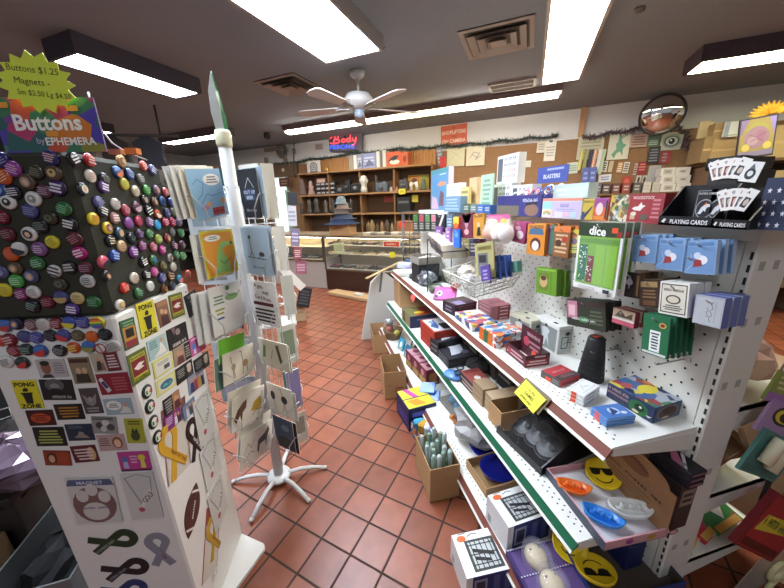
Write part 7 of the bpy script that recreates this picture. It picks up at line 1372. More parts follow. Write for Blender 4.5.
wflat('hanging_pack', 'grey blue chain of packs hanging from the pinboard top', 'pack', [(437, 148), (443, 146), (442, 165), (437, 166)], DW-.06, .03, '7a7c88', [('l', .1, .1, .9, .9, 4, 'b0b4c0')])
wflat('hanging_pack', 'red packet hanging under the grey blue chain', 'pack', [(440, 157), (446, 156), (446, 170), (440, 171)], DW-.1, .02, 'b8302e')
# things on the shelves
def blk(label, x0, y0, x1, y1, z, c, dec=(), nm='box', cat='box', d=None, dep=.15): return onshelf(nm, label, cat, [(x0, y0), (x1, y0), (x1, y1), (x0, y1)], d or DS+.06, dep, z, c, dec)
blk('pinkish framed photo on the second wall shelf', 316.5, 174, 325, 184, z2+.12, 'b08a7a', [('r', .08, .1, .92, .9, 'c8a090')], 'photo_frame', 'photo frame', DS+.12, .02)
for k in range(3): onshelf('drawer_case', '%s row of the black small parts case on the second wall shelf' % ('bottom', 'middle', 'top')[k], 'case', [(315.5, 183), (335, 183), (335, 186.4), (315.5, 186.4)], DS+.05, .15, z2+.083*k, '26262a', [('r', .05+.24*j, .25, .22+.24*j, .75, '9a9a98') for j in range(4)], group='black parts cases')
for k, (x0, y0, x1, y1, c, lb, nm) in enumerate(((308, 180, 314, 194, 'a88a84', 'pink and brown figurine at the side of the parts case', 'figurine'), (299, 178, 306, 194, '6a5a54', 'grey brown figurine on the second wall shelf corner', 'figurine'), (337, 186, 347, 193, '26262a', 'flat black gadget next to the parts case', 'gadget'), (346, 180, 351, 193, '1f1f22', 'tall black gadget on the second wall shelf', 'gadget'), (352, 184, 362, 193, '222226', 'black camera body on the second wall shelf', 'camera'), (377, 184, 388, 193, '5a6470', 'black radio with a grey face on the second wall shelf', 'radio'), (389, 188, 394, 193, 'b0a090', 'pale small skull figure on the second wall shelf', 'figurine'), (395, 188, 399, 193, 'b88a70', 'tan small skull figure next to the pale one', 'figurine'), (400, 182, 408, 193, '4a4a50', 'dark grey gadget on the second wall shelf', 'gadget'), (420, 181, 427, 192, '4f5a4a', 'dull green statuette before the yellow poster', 'figurine'), (374, 176, 379, 193, '332f2e', 'dark slim bottle shaped ornament on the second wall shelf', 'ornament'))):
    T, wd, hd = rect([(x0, y0), (x1, y0), (x1, y1), (x0, y1)], WN*(DS+.08), -WN, upright=WD); P = T.translation; P.z = z2+.001; r_ = wd/2
    mb = MB(frame(P, WD, WN)); 
    if nm in ('figurine', 'ornament'): mb.lathe([(r_*.9, 0), (r_, hd*.1), (r_*.6, hd*.4), (r_*.75, hd*.6), (r_*.45, hd*.72), (r_*.55, hd*.86), (r_*.3, hd), (0, hd)], M(c, .6), 14)
    else: mb.bbox((0, 0, hd/2), (wd, .12, hd), M(c, .5), r=.015); mb.lathe([(r_*.35, 0), (r_*.35, .05), (0, .052)], M('6a6c70', .3), 12, Matrix.Translation((0, -.06, hd*.5)) @ Matrix.Rotation(R(90), 4, 'X')); mb.bbox((wd*.2, 0, hd+.012), (wd*.3, .06, .03), M(c, .5), r=.005)
    tag(mb.build(nm), lb, nm)
q = ow(364, 186, DS+.06); P = Vector((q.x, q.y, z2+.001)); tag(MB(Matrix.Translation(P)).lathe([(.06, 0), (.07, .05), (.05, .12), (.07, .18), (.09, .22), (.05, .3), (0, .31)], M('c8c4bc', .5), 16).build('figurine'), 'white bust figurine on the second wall shelf', 'figurine')
blk('yellow and orange poster standing on the second wall shelf', 408, 175, 429, 191, z2, 'a8923a', [('r', .05, .3, .55, .95, 'b0702c'), ('r', .6, .2, .95, .9, '8f9040'), ('e', .3, .6, .15, .2, '5a3a2a')], 'poster', 'poster', DS+.25, .01)
q = ow(414, 189, DS+.06); P = Vector((q.x, q.y, z2+.001)); mb = MB(frame(P, WD, WN))
for s in (-1, 1): mb.tube([(s*.05, 0, 0), (s*.055, 0, .08), (s*.03, 0, .14)], [.02, .03, .04], M('d0ccc4', .5), 8)
tag(mb.build('tooth_ornament'), 'white tooth shaped ornament in front of the yellow poster', 'ornament')
wflat('price_burst', 'yellow heart shaped tag on the edge of the second wall shelf', 'price tag', [(398.5, 189), (405.5, 188.5), (405, 194), (399, 194.5)], DS-.01, .004, 'd0c838', [('l', .2, .3, .8, .7, 2, '6a6a20')])
wflat('sticky_note', 'yellow note on the lower wall shelf back', 'note', [(412, 195), (418, 195), (418, 202), (412, 202)], DS+.1, .004, 'b8a83a')
wflat('paper_note', 'red paper stuck behind the lower wall shelf', 'note', [(384, 196), (395, 195.5), (395, 202), (384, 202.5)], DW-.04, .004, 'a04a38')
blk('black printer on the lower wall shelf', 397, 199, 410, 214, z3, '1c1c1f', [('r', .1, .6, .9, .75, '5a5a5c')], 'printer', 'printer', DS+.03, .25)
for k, (x, c) in enumerate(((303, '35302c'), (311, '4a443e'), (318, '3a3632'), (327, '57524a'), (334, '2f2b28'), (344, '55504a'), (352, '2f2d2c'), (368, '6a5238'), (372, '8a7048'), (377, '5f4c34'), (382, '8a6a44'), (387, '4a3a2c'), (392, '8a7450'))):
    low = x > 360; P = ow(x, 220, DS+.05); zz = z3 if not low else .75; P.z = zz+.001; h_ = (.28 if not low else .38)+.03*(k % 3)
    if low and h_ > z3-.75-.04: h_ = z3-.75-.05
    mb = MB(frame(P, WD, WN)); r_ = .05+.012*(k % 3); mb.lathe([(r_, 0), (r_*1.1, h_*.15), (r_*.6, h_*.45), (r_*.9, h_*.7), (r_*.5, h_*.85), (0, h_)], M(c, .5), 12, sy=.8)
    tag(mb.build('ornament'), '%s dark ornament on the %s wall shelf, counting along from the doorway' % (ORD[k] if not low else ORD[k-7], 'lowest' if low else 'third'), 'ornament')

# glass counters
def counter(s0, s1, t0, dep, zb, zt, bm, label, shelves, glow):
    t = thing('glass_counter', label, 'counter', rp((s0+s1)/2, t0+dep/2)); c = (s0+s1)/2; w_ = s1-s0; fr = M('5a4632', .5)
    MB(RT).box((c, t0+dep/2+.01, zb/2), (w_, dep-.02, zb), bm).build('cabinet_base', t); MB(RT).box((c, t0+dep/2+.03, .03), (w_-.04, dep, .06), M('1c1612')).build('plinth', t)
    mb = MB(RT); mb.box((c, t0+dep/2, zt), (w_+.02, dep+.02, .03), M('9a8a70', .5)); mb.build('counter_top', t)
    mb = MB(RT)
    for s in (s0+.012, s1-.012): mb.box((s, t0+.012, (zb+zt)/2), (.024, .024, zt-zb-.03), fr); mb.box((s, t0+dep-.012, (zb+zt)/2), (.024, .024, zt-zb-.03), fr)
    mb.box((c, t0+.01, zb+.012), (w_, .02, .024), fr); mb.box((c, t0+.01, zt-.025), (w_, .02, .02), fr); mb.build('frame', t)
    mb = MB(RT); mb.add([(s0, t0, zb), (s1, t0, zb), (s1, t0, zt-.02), (s0, t0, zt-.02)], [(0, 1, 2, 3)], CLEAR('e8f0ec', .08, .02)); mb.build('glass_front', t)
    for z in shelves: MB(RT).box((c, t0+dep/2+.04, z), (w_-.03, dep-.12, .012), M('c8c0a4', .3)).build('shelf', t)
    MB(RT).box((c, t0+dep-.01, (zb+zt)/2), (w_-.03, .012, zt-zb-.04), M('c9bb95', .8)).build('back_panel', t)
    MB(RT).box((c, t0+.06, zt-.035), (w_-.1, .03, .02), M('fff2d8', emit=glow)).build('lamp', t)
    return t
TC = 4.6; P = oz(327, 289, 0); sC = P.dot(WD); TC = P.dot(WN)
sE = sC+2.3
def zc(px, py): return zover(rp(sC, TC), px, py)
zb = zc(327, 270); zt = zc(327, 235.5)
counter(sC, sE, TC, .55, zb, zt, M('3f2418', .5, noise=.1), 'brown glass display counter filled with jewellery trays', (zb+.02, (zb+zt)/2-.02, (zb+zt)/2+.14), 16)
counter(sC-1.5, sC-.02, TC+.02, .55, zc(327, 262), zt, M('b5aea6', .5), 'white based glass display counter next to the brown one', (zc(327, 262)+.02, zt-.22), 40)
# trays and jewellery inside, in rows
zs = (zb+.028, (zb+zt)/2-.012, (zb+zt)/2+.148)
cols = ['1c1a1a', 'b8a26a', '26221e', 'd0c8b0', '4a4238', '1a1a1c', '8a7a4a', '3a342c', 'c8b890', '222']
rn = random.Random(31); cnt_ = 0
TRC = {'1c1a1a': 'black', 'b8a26a': 'gold', '3a2c24': 'brown', 'd0c8b0': 'cream', '6a6458': 'taupe', '8a7a4a': 'olive'}
for zi_, z in enumerate(zs):
    for k in range(9):
        s = sC+.12+.25*k; col = list(TRC)[(k*2+zi_) % 6]; o = RT @ Matrix.Translation((s, TC+.2+.03*(k % 2), z))
        t = thing('jewellery_tray', '%s tray in the brown counter, %s along its %s glass shelf' % (TRC[col], ORD[k], ('bottom', 'middle', 'top')[zi_]), 'tray', o.translation, 'jewellery trays in the brown counter')
        mb = MB(o); mb.bbox((0, 0, .012), (.2, .17, .022), M(col, .7), r=.006); mb.build('tray', t)
        for j in range(3 if zi_ else 5):
            mb = MB(o); x = rn.uniform(-.075, .075); y = rn.uniform(-.06, .06); r_ = rn.uniform(.014, .03)
            mb.tube([(x+r_*math.cos(2*math.pi*i/9), y+r_*math.sin(2*math.pi*i/9), .032+.012*math.sin(i)) for i in range(9)], .007, M(rn.choice(['c8b070', 'c0c4c8', 'd8c890', '7a6a4a', '2a2a2c', 'a83a3a', 'e0dcc8']), .3, .4), 5, True); mb.build('ornament', t)
zl = zc(327, 262)+.028
for k in range(4):
    o = RT @ Matrix.Translation((sC-1.3+.32*k, TC+.22, zl)); mb = MB(o); mb.bbox((0, 0, .02), (.26, .2, .035), M(('1a1a1c', '26262a', '1c1c1e', '3a3632')[k], .4), r=.03); mb.tube([(.09*math.cos(2*math.pi*i/16), .06*math.sin(2*math.pi*i/16), .045) for i in range(16)], .008, M('3a3a3c', .3), 5, True)
    tag(mb.build('dark_tray'), '%s dark tray in the white counter along from the aisle end' % ORD[3-k], 'tray', 'dark trays in the white counter')
def inglass(name, label, cat, px4, m, dec=(), d=-.01): return flat(name, label, cat, px4, WN*(TC+d), -WN, .004, mat(m), dec)
inglass('price_card', 'pale green price card behind the counter glass', 'price card', [(334, 243), (344, 242.5), (344, 253), (334, 253.5)], 'c0c890', [('l', .1, .2, .9, .8, 3, '8a9060')], .02)
inglass('counter_sign', 'red sign with a white border on the brown counter glass', 'sign', [(383, 241), (400, 241), (400, 247.5), (383, 247)], 'd8d0c0', [('r', .05, .12, .95, .88, 'b8401f'), ('w', .5, .5, .6, .4, 'e8c0a0')], -.006)
inglass('sticky_note', 'bright yellow note stuck low on the brown counter glass', 'note', [(389.5, 252), (395, 251.5), (395, 257.5), (389.5, 258)], 'd8cf2a', (), -.006)
# on the counter tops
ztop = zt+.016
P = oz(339, 236, ztop); 
g = FF(); g = fbox((0, 0, 0), .36, .22, .15); oT = frame(Vector((P.x, P.y, ztop+.001)), WD, WN)
mb = MB(oT); mb.bbox((0, .14, .09), (.38, .24, .18), CARD, r=.003); mb.box((0, .14, .1805), (.38, .05, .001), M('c0a070')); tag(mb.build('cardboard_box'), 'small tan carton on the brown counter under the pile of hats', 'cardboard box')
P0 = oT @ Vector((0, .14, .182)); hs = zover(P0, 341, 196)-P0.z
for k, (z, r_, c, lb) in enumerate(((0, .3, '33425f', 'wide navy hat at the base of the hat pile on the carton'), (.09, .22, '3f4a5f', 'dark blue hat second in the pile on the carton'), (.19, .17, '6a6058', 'grey brown cap in the middle of the hat pile'), (.28, .14, '9a8478', 'pale brown cap near the top of the hat pile'), (.37, .12, '6f7f86', 'grey blue knit cap topping the pile on the counter'))):
    s = hs/.52; mb = MB(Matrix.Translation(P0+Vector((.02*(k % 2), 0, z*s)))); mb.lathe([(r_, .0), (r_*1.02, .015*s), (r_*.72, .02*s), (r_*.66, .09*s), (r_*.4, .14*s), (0, .15*s)], M(c, .9), 18, sy=.85); tag(mb.build('hat'), lb, 'hat')
q = oz(352, 232, ztop); crumple('cloth_bag', 'dark blue and white bundled cloth on the counter beside the hats', 'cloth', q+Vector((0, .1, .1)), .1, (1, 1, 1), M('3a4458', .8), 44)
for k in range(8):
    q = oz(366+7*k, 235, ztop); mb = MB(frame(Vector((q.x, q.y, ztop+.001)), WD, WN)); mb.bbox((0, .1, .02), (.13, .18, .035), M(('c8bfae', '8a8478', 'b8b09a', '6a6258', 'd0c8b8', '9a927e', 'b0a890', '77706a')[k], .6), r=.004); tag(mb.build('flat_box'), '%s small flat box in the row along the brown counter top' % ORD[k], 'box', 'flat boxes on the brown counter')
q = oz(403, 234, ztop); mb = MB(frame(Vector((q.x, q.y, ztop+.001)), WD, WN)); mb.bbox((0, .16, .1), (.26, .2, .2), M('9a6a48', .8), r=.004); tag(mb.build('cardboard_box'), 'brown box with an orange tag on the brown counter', 'cardboard box')
T = frame(Vector((q.x, q.y, ztop+.16))-WN*.02, (WD+Vector((0, 0, -.6))).normalized(), (Vector((0, 0, 1))+WD*.6).normalized()); tag(slab(T, .1, .13, .002, mat('e8401f')).build('price_tag'), 'tilted orange red tag on the brown box at the counter', 'price tag')
# plank on the tiles before the counter
a, b = oz(341, 292, .03), oz(374, 298, .03); d = (b-a).normalized(); T = frame((a+b)/2*1.0, d, Vector((0, 0, 1)).cross(d)); T[2][3] = .002
mb = MB(T); mb.bbox((0, -.06, .03), ((b-a).length+.3, .22, .05), M('b89a72', .6)); mb.bbox((.1, -.06, .07), (.16, .1, .03), M('c8c4bc')); tag(mb.build('wooden_step'), 'low cream wooden step on the tiles before the brown counter', 'step')
# ------------------------------------------------------------------ pinboard papers, mirror and stock on the side walls
# convex mirror
c = ow(662, 115, 5.55); t = thing('convex_mirror', 'round convex security mirror high on the wall', 'mirror', c)
nrm = (EYEP-c).normalized(); nrm = (nrm*.8 - WN*.4 + Vector((0, 0, -.25))).normalized(); X = Vector((0, 0, 1)).cross(nrm); T = frame(c, X, nrm.cross(X)); rM = (ow(662, 96, 5.55)-ow(662, 134, 5.55)).length/2*1.02
mb = MB(T); k = 10; Rr_ = rM*1.5; a0 = math.asin(rM/Rr_); mb.lathe([(Rr_*math.sin(a0*(1-i/k)), Rr_*(math.cos(a0*(1-i/k))-math.cos(a0))) for i in range(k+1)], M('e8e8e8', .03, 1.0), 40); mb.build('mirror_dome', t)
MB(T).tube([(rM*math.cos(2*math.pi*i/40), rM*math.sin(2*math.pi*i/40), 0) for i in range(40)], .012, M('26262a', .4), 6, True).build('rim', t)
MB().tube([tuple(c-nrm*.02), tuple(c-nrm*.12+WN*.05), tuple(rp(c.dot(WD), DW-.0, c.z))], .016, M('3a3a3c', .5)).build('bracket', t)
MB(T).lathe([(0, -.03), (rM*.96, -.012), (rM*.99, -.002)], M('303034', .6), 30).build('back_shell', t)
# eye poster etc.
wflat('eye_poster', 'square poster of a grey green eye under the convex mirror', 'poster', [(661, 133), (682.6, 131.5), (682.6, 149), (661, 150.5)], DW-.02, .01, 'b9b5a4', [('e', .5, .5, .45, .4, '8a948c'), ('e', .5, .5, .36, .3, '4a5450'), ('e', .5, .5, .28, .24, 'b8c4bc'), ('e', .5, .5, .15, .17, '1c2220'), ('e', .46, .55, .05, .06, 'e0e6e2')])
wflat('horse_poster', 'pale poster with a green bucking horse rider', 'poster', [(609, 134), (630.5, 132.5), (629, 158.5), (607.5, 160)], DW-.02, .006, 'd0cdb8', [('p', [(.2, .2), (.4, .4), (.35, .6), (.55, .78), (.68, .6), (.85, .55), (.7, .4), (.75, .1), (.6, .3), (.45, .25), (.35, .05)], '6aa084'), ('p', [(.42, .7), (.6, .72), (.58, .92), (.46, .92)], '6aa084'), ('k', '6aa084', .06, [(.55, .8), (.8, .92)])])
for k, (q, c_, lb, dec) in enumerate((
  ([(447, 148.5), (465, 147), (464, 166), (446.8, 166.5)], 'c9c6a4', 'cream paper with a faint drawing beneath the shoplifting sign', [('k', 'a8a684', .02, [(.2, .3), (.5, .7), (.8, .4)]), ('k', 'b0ac8c', .02, [(.3, .8), (.6, .6)])]),
  ([(466.5, 147), (484, 145), (485.5, 165), (466, 166)], 'cfc9ae', 'cream paper with a grey tangled drawing', [('k', '8a8680', .03, [(.2, .4), (.4, .7), (.7, .6), (.5, .3), (.8, .5)]), ('k', '8a8680', .03, [(.3, .6), (.6, .4), (.75, .7)])]),
  ([(537, 141), (545.5, 140.5), (545.5, 152.5), (537, 153)], 'c8c2b0', 'small cream note pinned high between the papers', [('l', .1, .2, .9, .8, 3, '9a9484')]),
  ([(545, 139.5), (556, 139), (555.5, 160.5), (544, 161.5)], 'd4cfc0', 'tall white note with a clip pinned on the board', [('l', .1, .2, .9, .7, 4, 'a8a498'), ('r', .35, .86, .65, .94, '4a4a4a')]),
  ([(578, 137), (604, 135.5), (603, 158), (577, 160)], 'b9b59a', 'wide olive cream paper behind the hanging straps', [('l', .1, .2, .9, .8, 4, '98947a')]),
  ([(630.5, 135), (647.5, 133.5), (647.5, 146.5), (630, 147.5)], 'b89c8a', 'pinkish brown handwritten sign beside the green horse poster', [('l', .1, .1, .9, .9, 4, '8a6458')]),
  ([(647.8, 134), (660, 133.5), (660, 146), (647.8, 146.5)], '55705c', 'dull green picture beside the eye poster', [('l', .1, .1, .9, .5, 3, 'a8b8a8')]),
  ([(647.8, 147), (659.5, 146.5), (659.5, 163), (648, 164)], '2e2d33', 'dark glossy packet sheet under the dull green picture', [('l', .1, .1, .9, .9, 5, '7a7c88')]),
  ([(661, 151.5), (671, 151), (671, 163), (661, 163.5)], '9a3a3c', 'red and grey packet under the eye poster', [('l', .1, .1, .6, .9, 3, '8a8a94')]),
  ([(602.6, 161), (607.4, 161), (607.4, 171.8), (602.6, 172)], 'c9c2b4', 'narrow white card with dark dashes pinned mid board', [('l', .2, .1, .8, .9, 4, '4a4444')]),
  ([(608.7, 161), (613, 161), (612.8, 172), (608.6, 172)], 'bfae8a', 'narrow tan card pinned mid board', []),
  ([(617, 162), (622.5, 162), (622.5, 173), (617, 173)], 'b98a5a', 'orange spotted card pinned mid board', [('l', .1, .1, .9, .9, 4, 'e0d0b8')]),
  ([(623.3, 162), (629, 162), (629, 173), (623.3, 173)], 'c8c0b4', 'white spotted card beside the orange spotted card', [('l', .1, .1, .9, .9, 4, '6a5a50')]),
  ([(598.5, 175), (611.4, 174), (611.2, 181.5), (598.5, 182.5)], 'cfcbc8', 'white slip with violet handwriting pinned low', [('l', .1, .2, .9, .8, 2, '7a78a8')]),
  ([(622, 177), (631, 176), (631, 186), (622, 187)], 'a83a2e', 'red cloth square pinned low on the board', [('e', .5, .5, .3, .3, 'c05a4a')]),
  ([(634, 163.6), (637, 163.5), (637, 175), (634, 175)], 'b8a8a0', 'thin pale strip pinned beside the dark red card', [('l', .1, .1, .9, .9, 4, '6a3a3a')]),
  ([(637.6, 162), (646.5, 161.5), (646.5, 174.6), (637.6, 175)], '8f2a2a', 'dark red card pinned beside the grey sheet', [('l', .1, .3, .9, .9, 3, 'c87a70')]),
  ([(636, 175.5), (641, 175.5), (641, 184), (636, 184)], 'c4bcb0', 'small white card with a dark figure under the dark red card', [('e', .5, .5, .25, .35, '4a3434')]),
  ([(642, 175.5), (646.6, 175.5), (646.6, 184), (642, 184)], 'bdb4a8', 'small beige card with a dark figure by the grey sheet', [('e', .5, .5, .25, .35, '4a3a3a')]),
  ([(647.6, 166), (659.6, 165.5), (659.6, 184), (647.6, 184.5)], 'a9a5a2', 'plain grey sheet pinned above the white boxes', []),
  ([(519, 161), (531, 160.5), (531, 167), (519, 167.5)], 'cfcabc', 'small white slip beside the stacked eye box', []),
  ([(567, 163), (578, 162), (578, 173), (567, 174)], 'c0ccb8', 'pale green slip behind the blue glasses header', [('l', .1, .2, .9, .8, 3, '8a9a88')]))):
    wflat('pinned_paper', lb, 'paper', q, DW-.02-.004*(k % 3), .003, c_, dec)
for k, (x, c_, l) in enumerate(((579, 'b8b04a', 'yellow striped'), (583.5, '8a8a5a', 'olive'), (588, '2f2a44', 'navy'), (592.5, 'c88a6a', 'orange checked'), (597, 'd0ccc4', 'white'), (600.5, 'a8b89a', 'pale green'))):
    wflat('hanging_strap', '%s fabric strap hanging on the pinboard' % l, 'strap', [(x, 150-.1*k), (x+3.6, 150-.1*k), (x+3.2, 170+(k % 3)*2), (x-.4, 170+(k % 3)*2)], DW-.06, .01, c_, [('r', .3, 0, .5, 1, 'd8d0c0')] if k in (0, 3) else ())
wflat('cloth_bag', 'two blue violet cloth pouches under the hanging straps', 'pouch', [(582, 168), (596.5, 167), (596, 183), (582, 184)], DW-.1, .06, '55609a', [('p', [(.48, 0), (.52, 0), (.52, 1), (.48, 1)], '2a3060'), ('l', .1, .2, .4, .8, 2, '8a94c8'), ('l', .6, .2, .9, .8, 2, '8a94c8')])
# white boxes on a wall ledge
zl_ = ow(660, 192, 5.6).z; s_a, s_b = ow(575, 196, 5.6).dot(WD), ow(694, 190, 5.6).dot(WD)
t = thing('board_ledge', 'narrow brown ledge on the pinboard under the white boxes', 'ledge', rp((s_a+s_b)/2, 5.7, zl_-.02)); MB(RT).box(((s_a+s_b)/2, 5.72, zl_-.012), (s_b-s_a, .3, .024), M('6f5236', .7)).build('board', t)
for j in range(3): MB(RT).prism([(0, -.02), (.25, -.02), (0, -.18)], -.012, .012, M('5a4230'), Matrix.Translation((s_a+.1+(s_b-s_a-.2)*j/2, DW-.001, zl_)) @ Matrix(((0, 0, 1, 0), (-1, 0, 0, 0), (0, 1, 0, 0), (0, 0, 0, 1)))).build('bracket', t)
for r_ in range(3):
    for c2 in range(2):
        x0 = 661+15*c2; y1 = 191-8.4*r_; T, wd, hd = rect([(x0, y1-7.8), (x0+14.6, y1-8.1), (x0+14.6, y1-.4), (x0, y1)], WN*5.6, -WN, upright=WD); T[2][3] = zl_+.001+hd*.5+(hd+.004)*r_
        mb = slab(T, wd, hd, .2, mat('d2cec6')); mb.art(wd, hd, [('r', .2, .2, .8, .8, 'b0a8a0' if c2 == 0 else 'c8c4bc'), ('l', .3, .3, .7, .7, 1, '8a8078')], T); tag(mb.build('white_box'), '%s white box in the %s stack on the wall ledge' % (('lowest', 'middle', 'topmost')[r_], ('inner', 'outer')[c2]), 'box', 'white boxes on the wall ledge')
for k, (x, c_) in enumerate(((577, '8a8a94'), (585, '3a3438'), (593, '5a5458'), (602, '4a3a3a'), (612, '6a3a34'), (622, '8a3a30'), (633, '55504a'), (643, 'c0b8ac'), (652, 'b8b0a4'))):
    T, wd, hd = rect([(x, 186-.05*(x-577)), (x+8, 186-.05*(x-577)), (x+8, 196-.05*(x-577)), (x, 196-.05*(x-577))], WN*5.62, -WN, upright=WD); T[2][3] = zl_+.001+hd/2
    mb = slab(T, wd*.94, hd, .14, mat(c_)); mb.art(wd*.94, hd, [('l', .1, .2, .9, .8, 2, 'b0a8a0')], T); tag(mb.build('small_box'), '%s small box along the wall ledge from the blue pouches' % ORD[k], 'box', 'small boxes on the wall ledge')
# stock on the tall side shelves towards the right wall
sr_a = ow(699, 150, 5.62).dot(WD); ztp = ow(720, 161, 5.2).z
t = thing('stock_shelves', 'tall brown stock shelves along the wall behind the playing cards', 'shelves', rp(sr_a+1.2, 5.5)); wd2 = M('6b5038', .8, noise=.1)
for z in (.4, .95, 1.5, ztp): MB(RT).box((sr_a+1.2, 5.5, z-.015), (2.4, .62, .03), wd2).build('shelf', t)
for k in range(3): MB(RT).box((sr_a+.02+1.18*k, 5.5, ztp/2-.02), (.03, .6, ztp-.05), wd2).build('upright', t)
MB(RT).box((sr_a+1.2, 5.82, ztp/2), (2.4, .015, ztp), M('54402e', .9)).build('back_board', t)
crd = lambda h: M(h, .85, noise=.07)
def stockbox(label, px4, d, dep, m, dec=(), name='cardboard_box', z=None, cat='cardboard box'):
    T, wd, hd = rect(px4, WN*d, -WN, upright=WD); T[2][3] = (ztp if z is None else z)+.002+hd/2
    mb = slab(T, wd, hd, dep, m); mb.art(wd, hd, dec, T); tag(mb.build(name), label, cat); return T[2][3]+hd/2
tape = [('r', 0, .44, 1, .52, 'c0a070')]
za = stockbox('wide tan carton low on the stock shelves behind the framed poster', [(712, 139), (737, 137), (736, 160), (712, 161)], 5.22, .4, crd('a98d62'), tape)
zb_ = stockbox('brown carton at the end of the stock shelves beside the poster', [(703, 136), (711.5, 135), (711.5, 160), (703, 161)], 5.25, .4, crd('8d7450'), tape)
stockbox('tan carton at the far side of the poster on the stock shelves', [(768, 128), (800, 126), (800, 158), (768, 159)], 5.22, .4, crd('b39a6e'), tape)
stockbox('tan carton behind the framed poster on the stock shelves', [(738, 131), (767, 129), (767, 158), (738, 159)], 5.25, .4, crd('a0845c'), tape)
zz = stockbox('brown carton stacked on the wide tan carton', [(714, 123), (737, 121), (737, 137), (714, 138)], 5.25, .35, crd('937a54'), tape, z=za)
stockbox('white leaflet box leaning before the stacked brown carton', [(724, 124), (741, 122), (741, 137), (724, 138)], 5.17, .03, mat('c8c9c6'), [('r', .02, .0, .3, 1, '8a90a4'), ('l', .1, .04, .95, .16, 1, '7a8a70')], name='leaflet_box', z=za, cat='box')
stockbox('beige folded sheet against the brown carton at the shelf end', [(699, 120), (712, 119), (712, 136), (699, 136)], 5.4, .03, mat('b09a74'), (), name='folded_sheet', z=zb_, cat='sheet')
for k, (x0, x1, z, c_, lb) in enumerate(((711, 728, 1.5, '9a8058', 'tan carton on the second stock shelf'), (730, 756, 1.5, '7d6648', 'brown carton on the second stock shelf'), (757, 790, 1.5, 'a08a64', 'pale carton on the second stock shelf'), (711, 728, .95, '6a5a44', 'dark carton on the third stock shelf'), (730, 770, .95, '8a7452', 'wide carton on the third stock shelf'))):
    stockbox(lb, [(x0, 176), (x1, 175), (x1, 194), (x0, 195)], 5.24, .4, crd(c_), tape, z=z)
# framed poster on top
T, wd, hd = rect([(743.5, 119.5), (783, 112.5), (769, 155), (732.5, 160.5)], WN*4.9, -WN); t = thing('framed_poster', 'framed lilac and yellow flower poster leaning over the playing cards', 'poster', T.translation)
slab(T @ Matrix.Translation((0, 0, -.002)), wd, hd, .02, mat('2a2438')).build('frame', t)
mb = MB(); mb.add([(-wd*.46, -hd*.46, .001), (wd*.46, -hd*.46, .001), (wd*.46, hd*.46, .001), (-wd*.46, hd*.46, .001)], [(0, 1, 2, 3)], mat('8f8050'), T)
mb.art(wd*.92, hd*.92, [('p', [(0, .55), (.25, 1), (0, 1)], '7a6a9a'), ('p', [(1, .5), (.8, 1), (1, 1)], '8a7ac0'), ('e', .5, .72, .32, .16, '8f8a4a'), ('e', .5, .5, .36, .3, '8a6c82'), ('e', .4, .42, .16, .12, '9c8092'), ('e', .62, .55, .14, .14, '8f6080'), ('k', '6a4a64', .02, [(.25, .6), (.5, .5), (.75, .62)]), ('k', '6a4a64', .02, [(.3, .4), (.5, .46), (.7, .38)]), ('r', 0, 0, 1, .14, '7a7090'), ('e', .2, .25, .12, .1, 'b8a458'), ('e', .82, .25, .12, .1, 'b8a458')], T, eps=.0016); mb.build('print', t)
P = hit(768, 111, WN*5.0, -WN); t = thing('cloth_flower', 'fluffy golden yellow cloth flower above the framed poster', 'flower', P); mb = MB(frame(P, WD, Vector((0, 0, 1))) @ Matrix.Rotation(R(8), 4, 'Z'))
for k in range(26): a = R(-8+196*k/25); rr = .13+.03*(k % 2); mb.tube([(0, -.03, .01*(k % 3)), (rr*.6*math.cos(a), -.03+rr*.4*math.sin(a), .03), (rr*math.cos(a), -.03+rr*.75*math.sin(a), .02)], [.012, .016, .006], M(('d9982a', 'e6aa3c')[k % 2], .9), 5)
mb.build('petals', t); MB().tube([tuple(P-Vector((0, 0, .03))), tuple(P-Vector((0, 0, .3))+WN*.05)], .008, M('55702f', .8)).build('stem', t)

# ------------------------------------------------------------------ goods on the far side of the shelving
XB = GX+GW
def film_bag(label, x, y, z, r, sc, col, seed, a=.7):
    crumple('plastic_bag', label, 'bag', Vector((x, y, z+r*sc[2]*1.16)), r, sc, CLEAR(col, a, .2), seed, 16)
film_bag('bag of pinkish tan dolls on the upper shelf behind the end upright', 1.42, .70, .842, .10, (1.2, 1.1, .8), 'c8a290', 51, .85)
film_bag('second bag of tan dolls farther along the upper shelf behind the upright', 1.42, .98, .842, .11, (1.1, 1.3, .9), 'bd9684', 52, .85)
film_bag('black cloth bundle high behind the upright', 1.42, 1.28, .842, .12, (1, 1.1, 1.2), '1c1d20', 57, .98)
film_bag('bag of brown stock on the lower shelf behind the end upright', 1.40, .70, .482, .11, (1.1, 1.1, .85), 'a07a58', 53, .9)
film_bag('second bag of brown stock farther along the lower shelf', 1.43, .97, .482, .12, (1.1, 1.2, .9), '94704f', 54, .9)
film_bag('tan wrapped bundle at the far part of the lower shelf', 1.43, 1.28, .482, .12, (1.1, 1.2, 1.0), '8a6a4c', 55, .95)
g = fbox((1.86, .62, .001), .55, 1.1, .62, -.1); carton('cardboard_box', 'big brown carton on the tiles past the far side shelves', 'cardboard box', g, M('8a7058', .9, noise=.06), {'t': [('r', .46, 0, .54, 1, 'a08a68')], 'f': [('k', '6a543e', .01, [(.5, 0), (.5, 1)])]})
g = fbox((1.9, -.1, .001), .5, .62, .4, .05); carton('cardboard_box', 'lower brown carton on the tiles nearer than the big one', 'cardboard box', g, M('7a614a', .9, noise=.06), {'t': [('r', .46, 0, .54, 1, '9a8262')]})
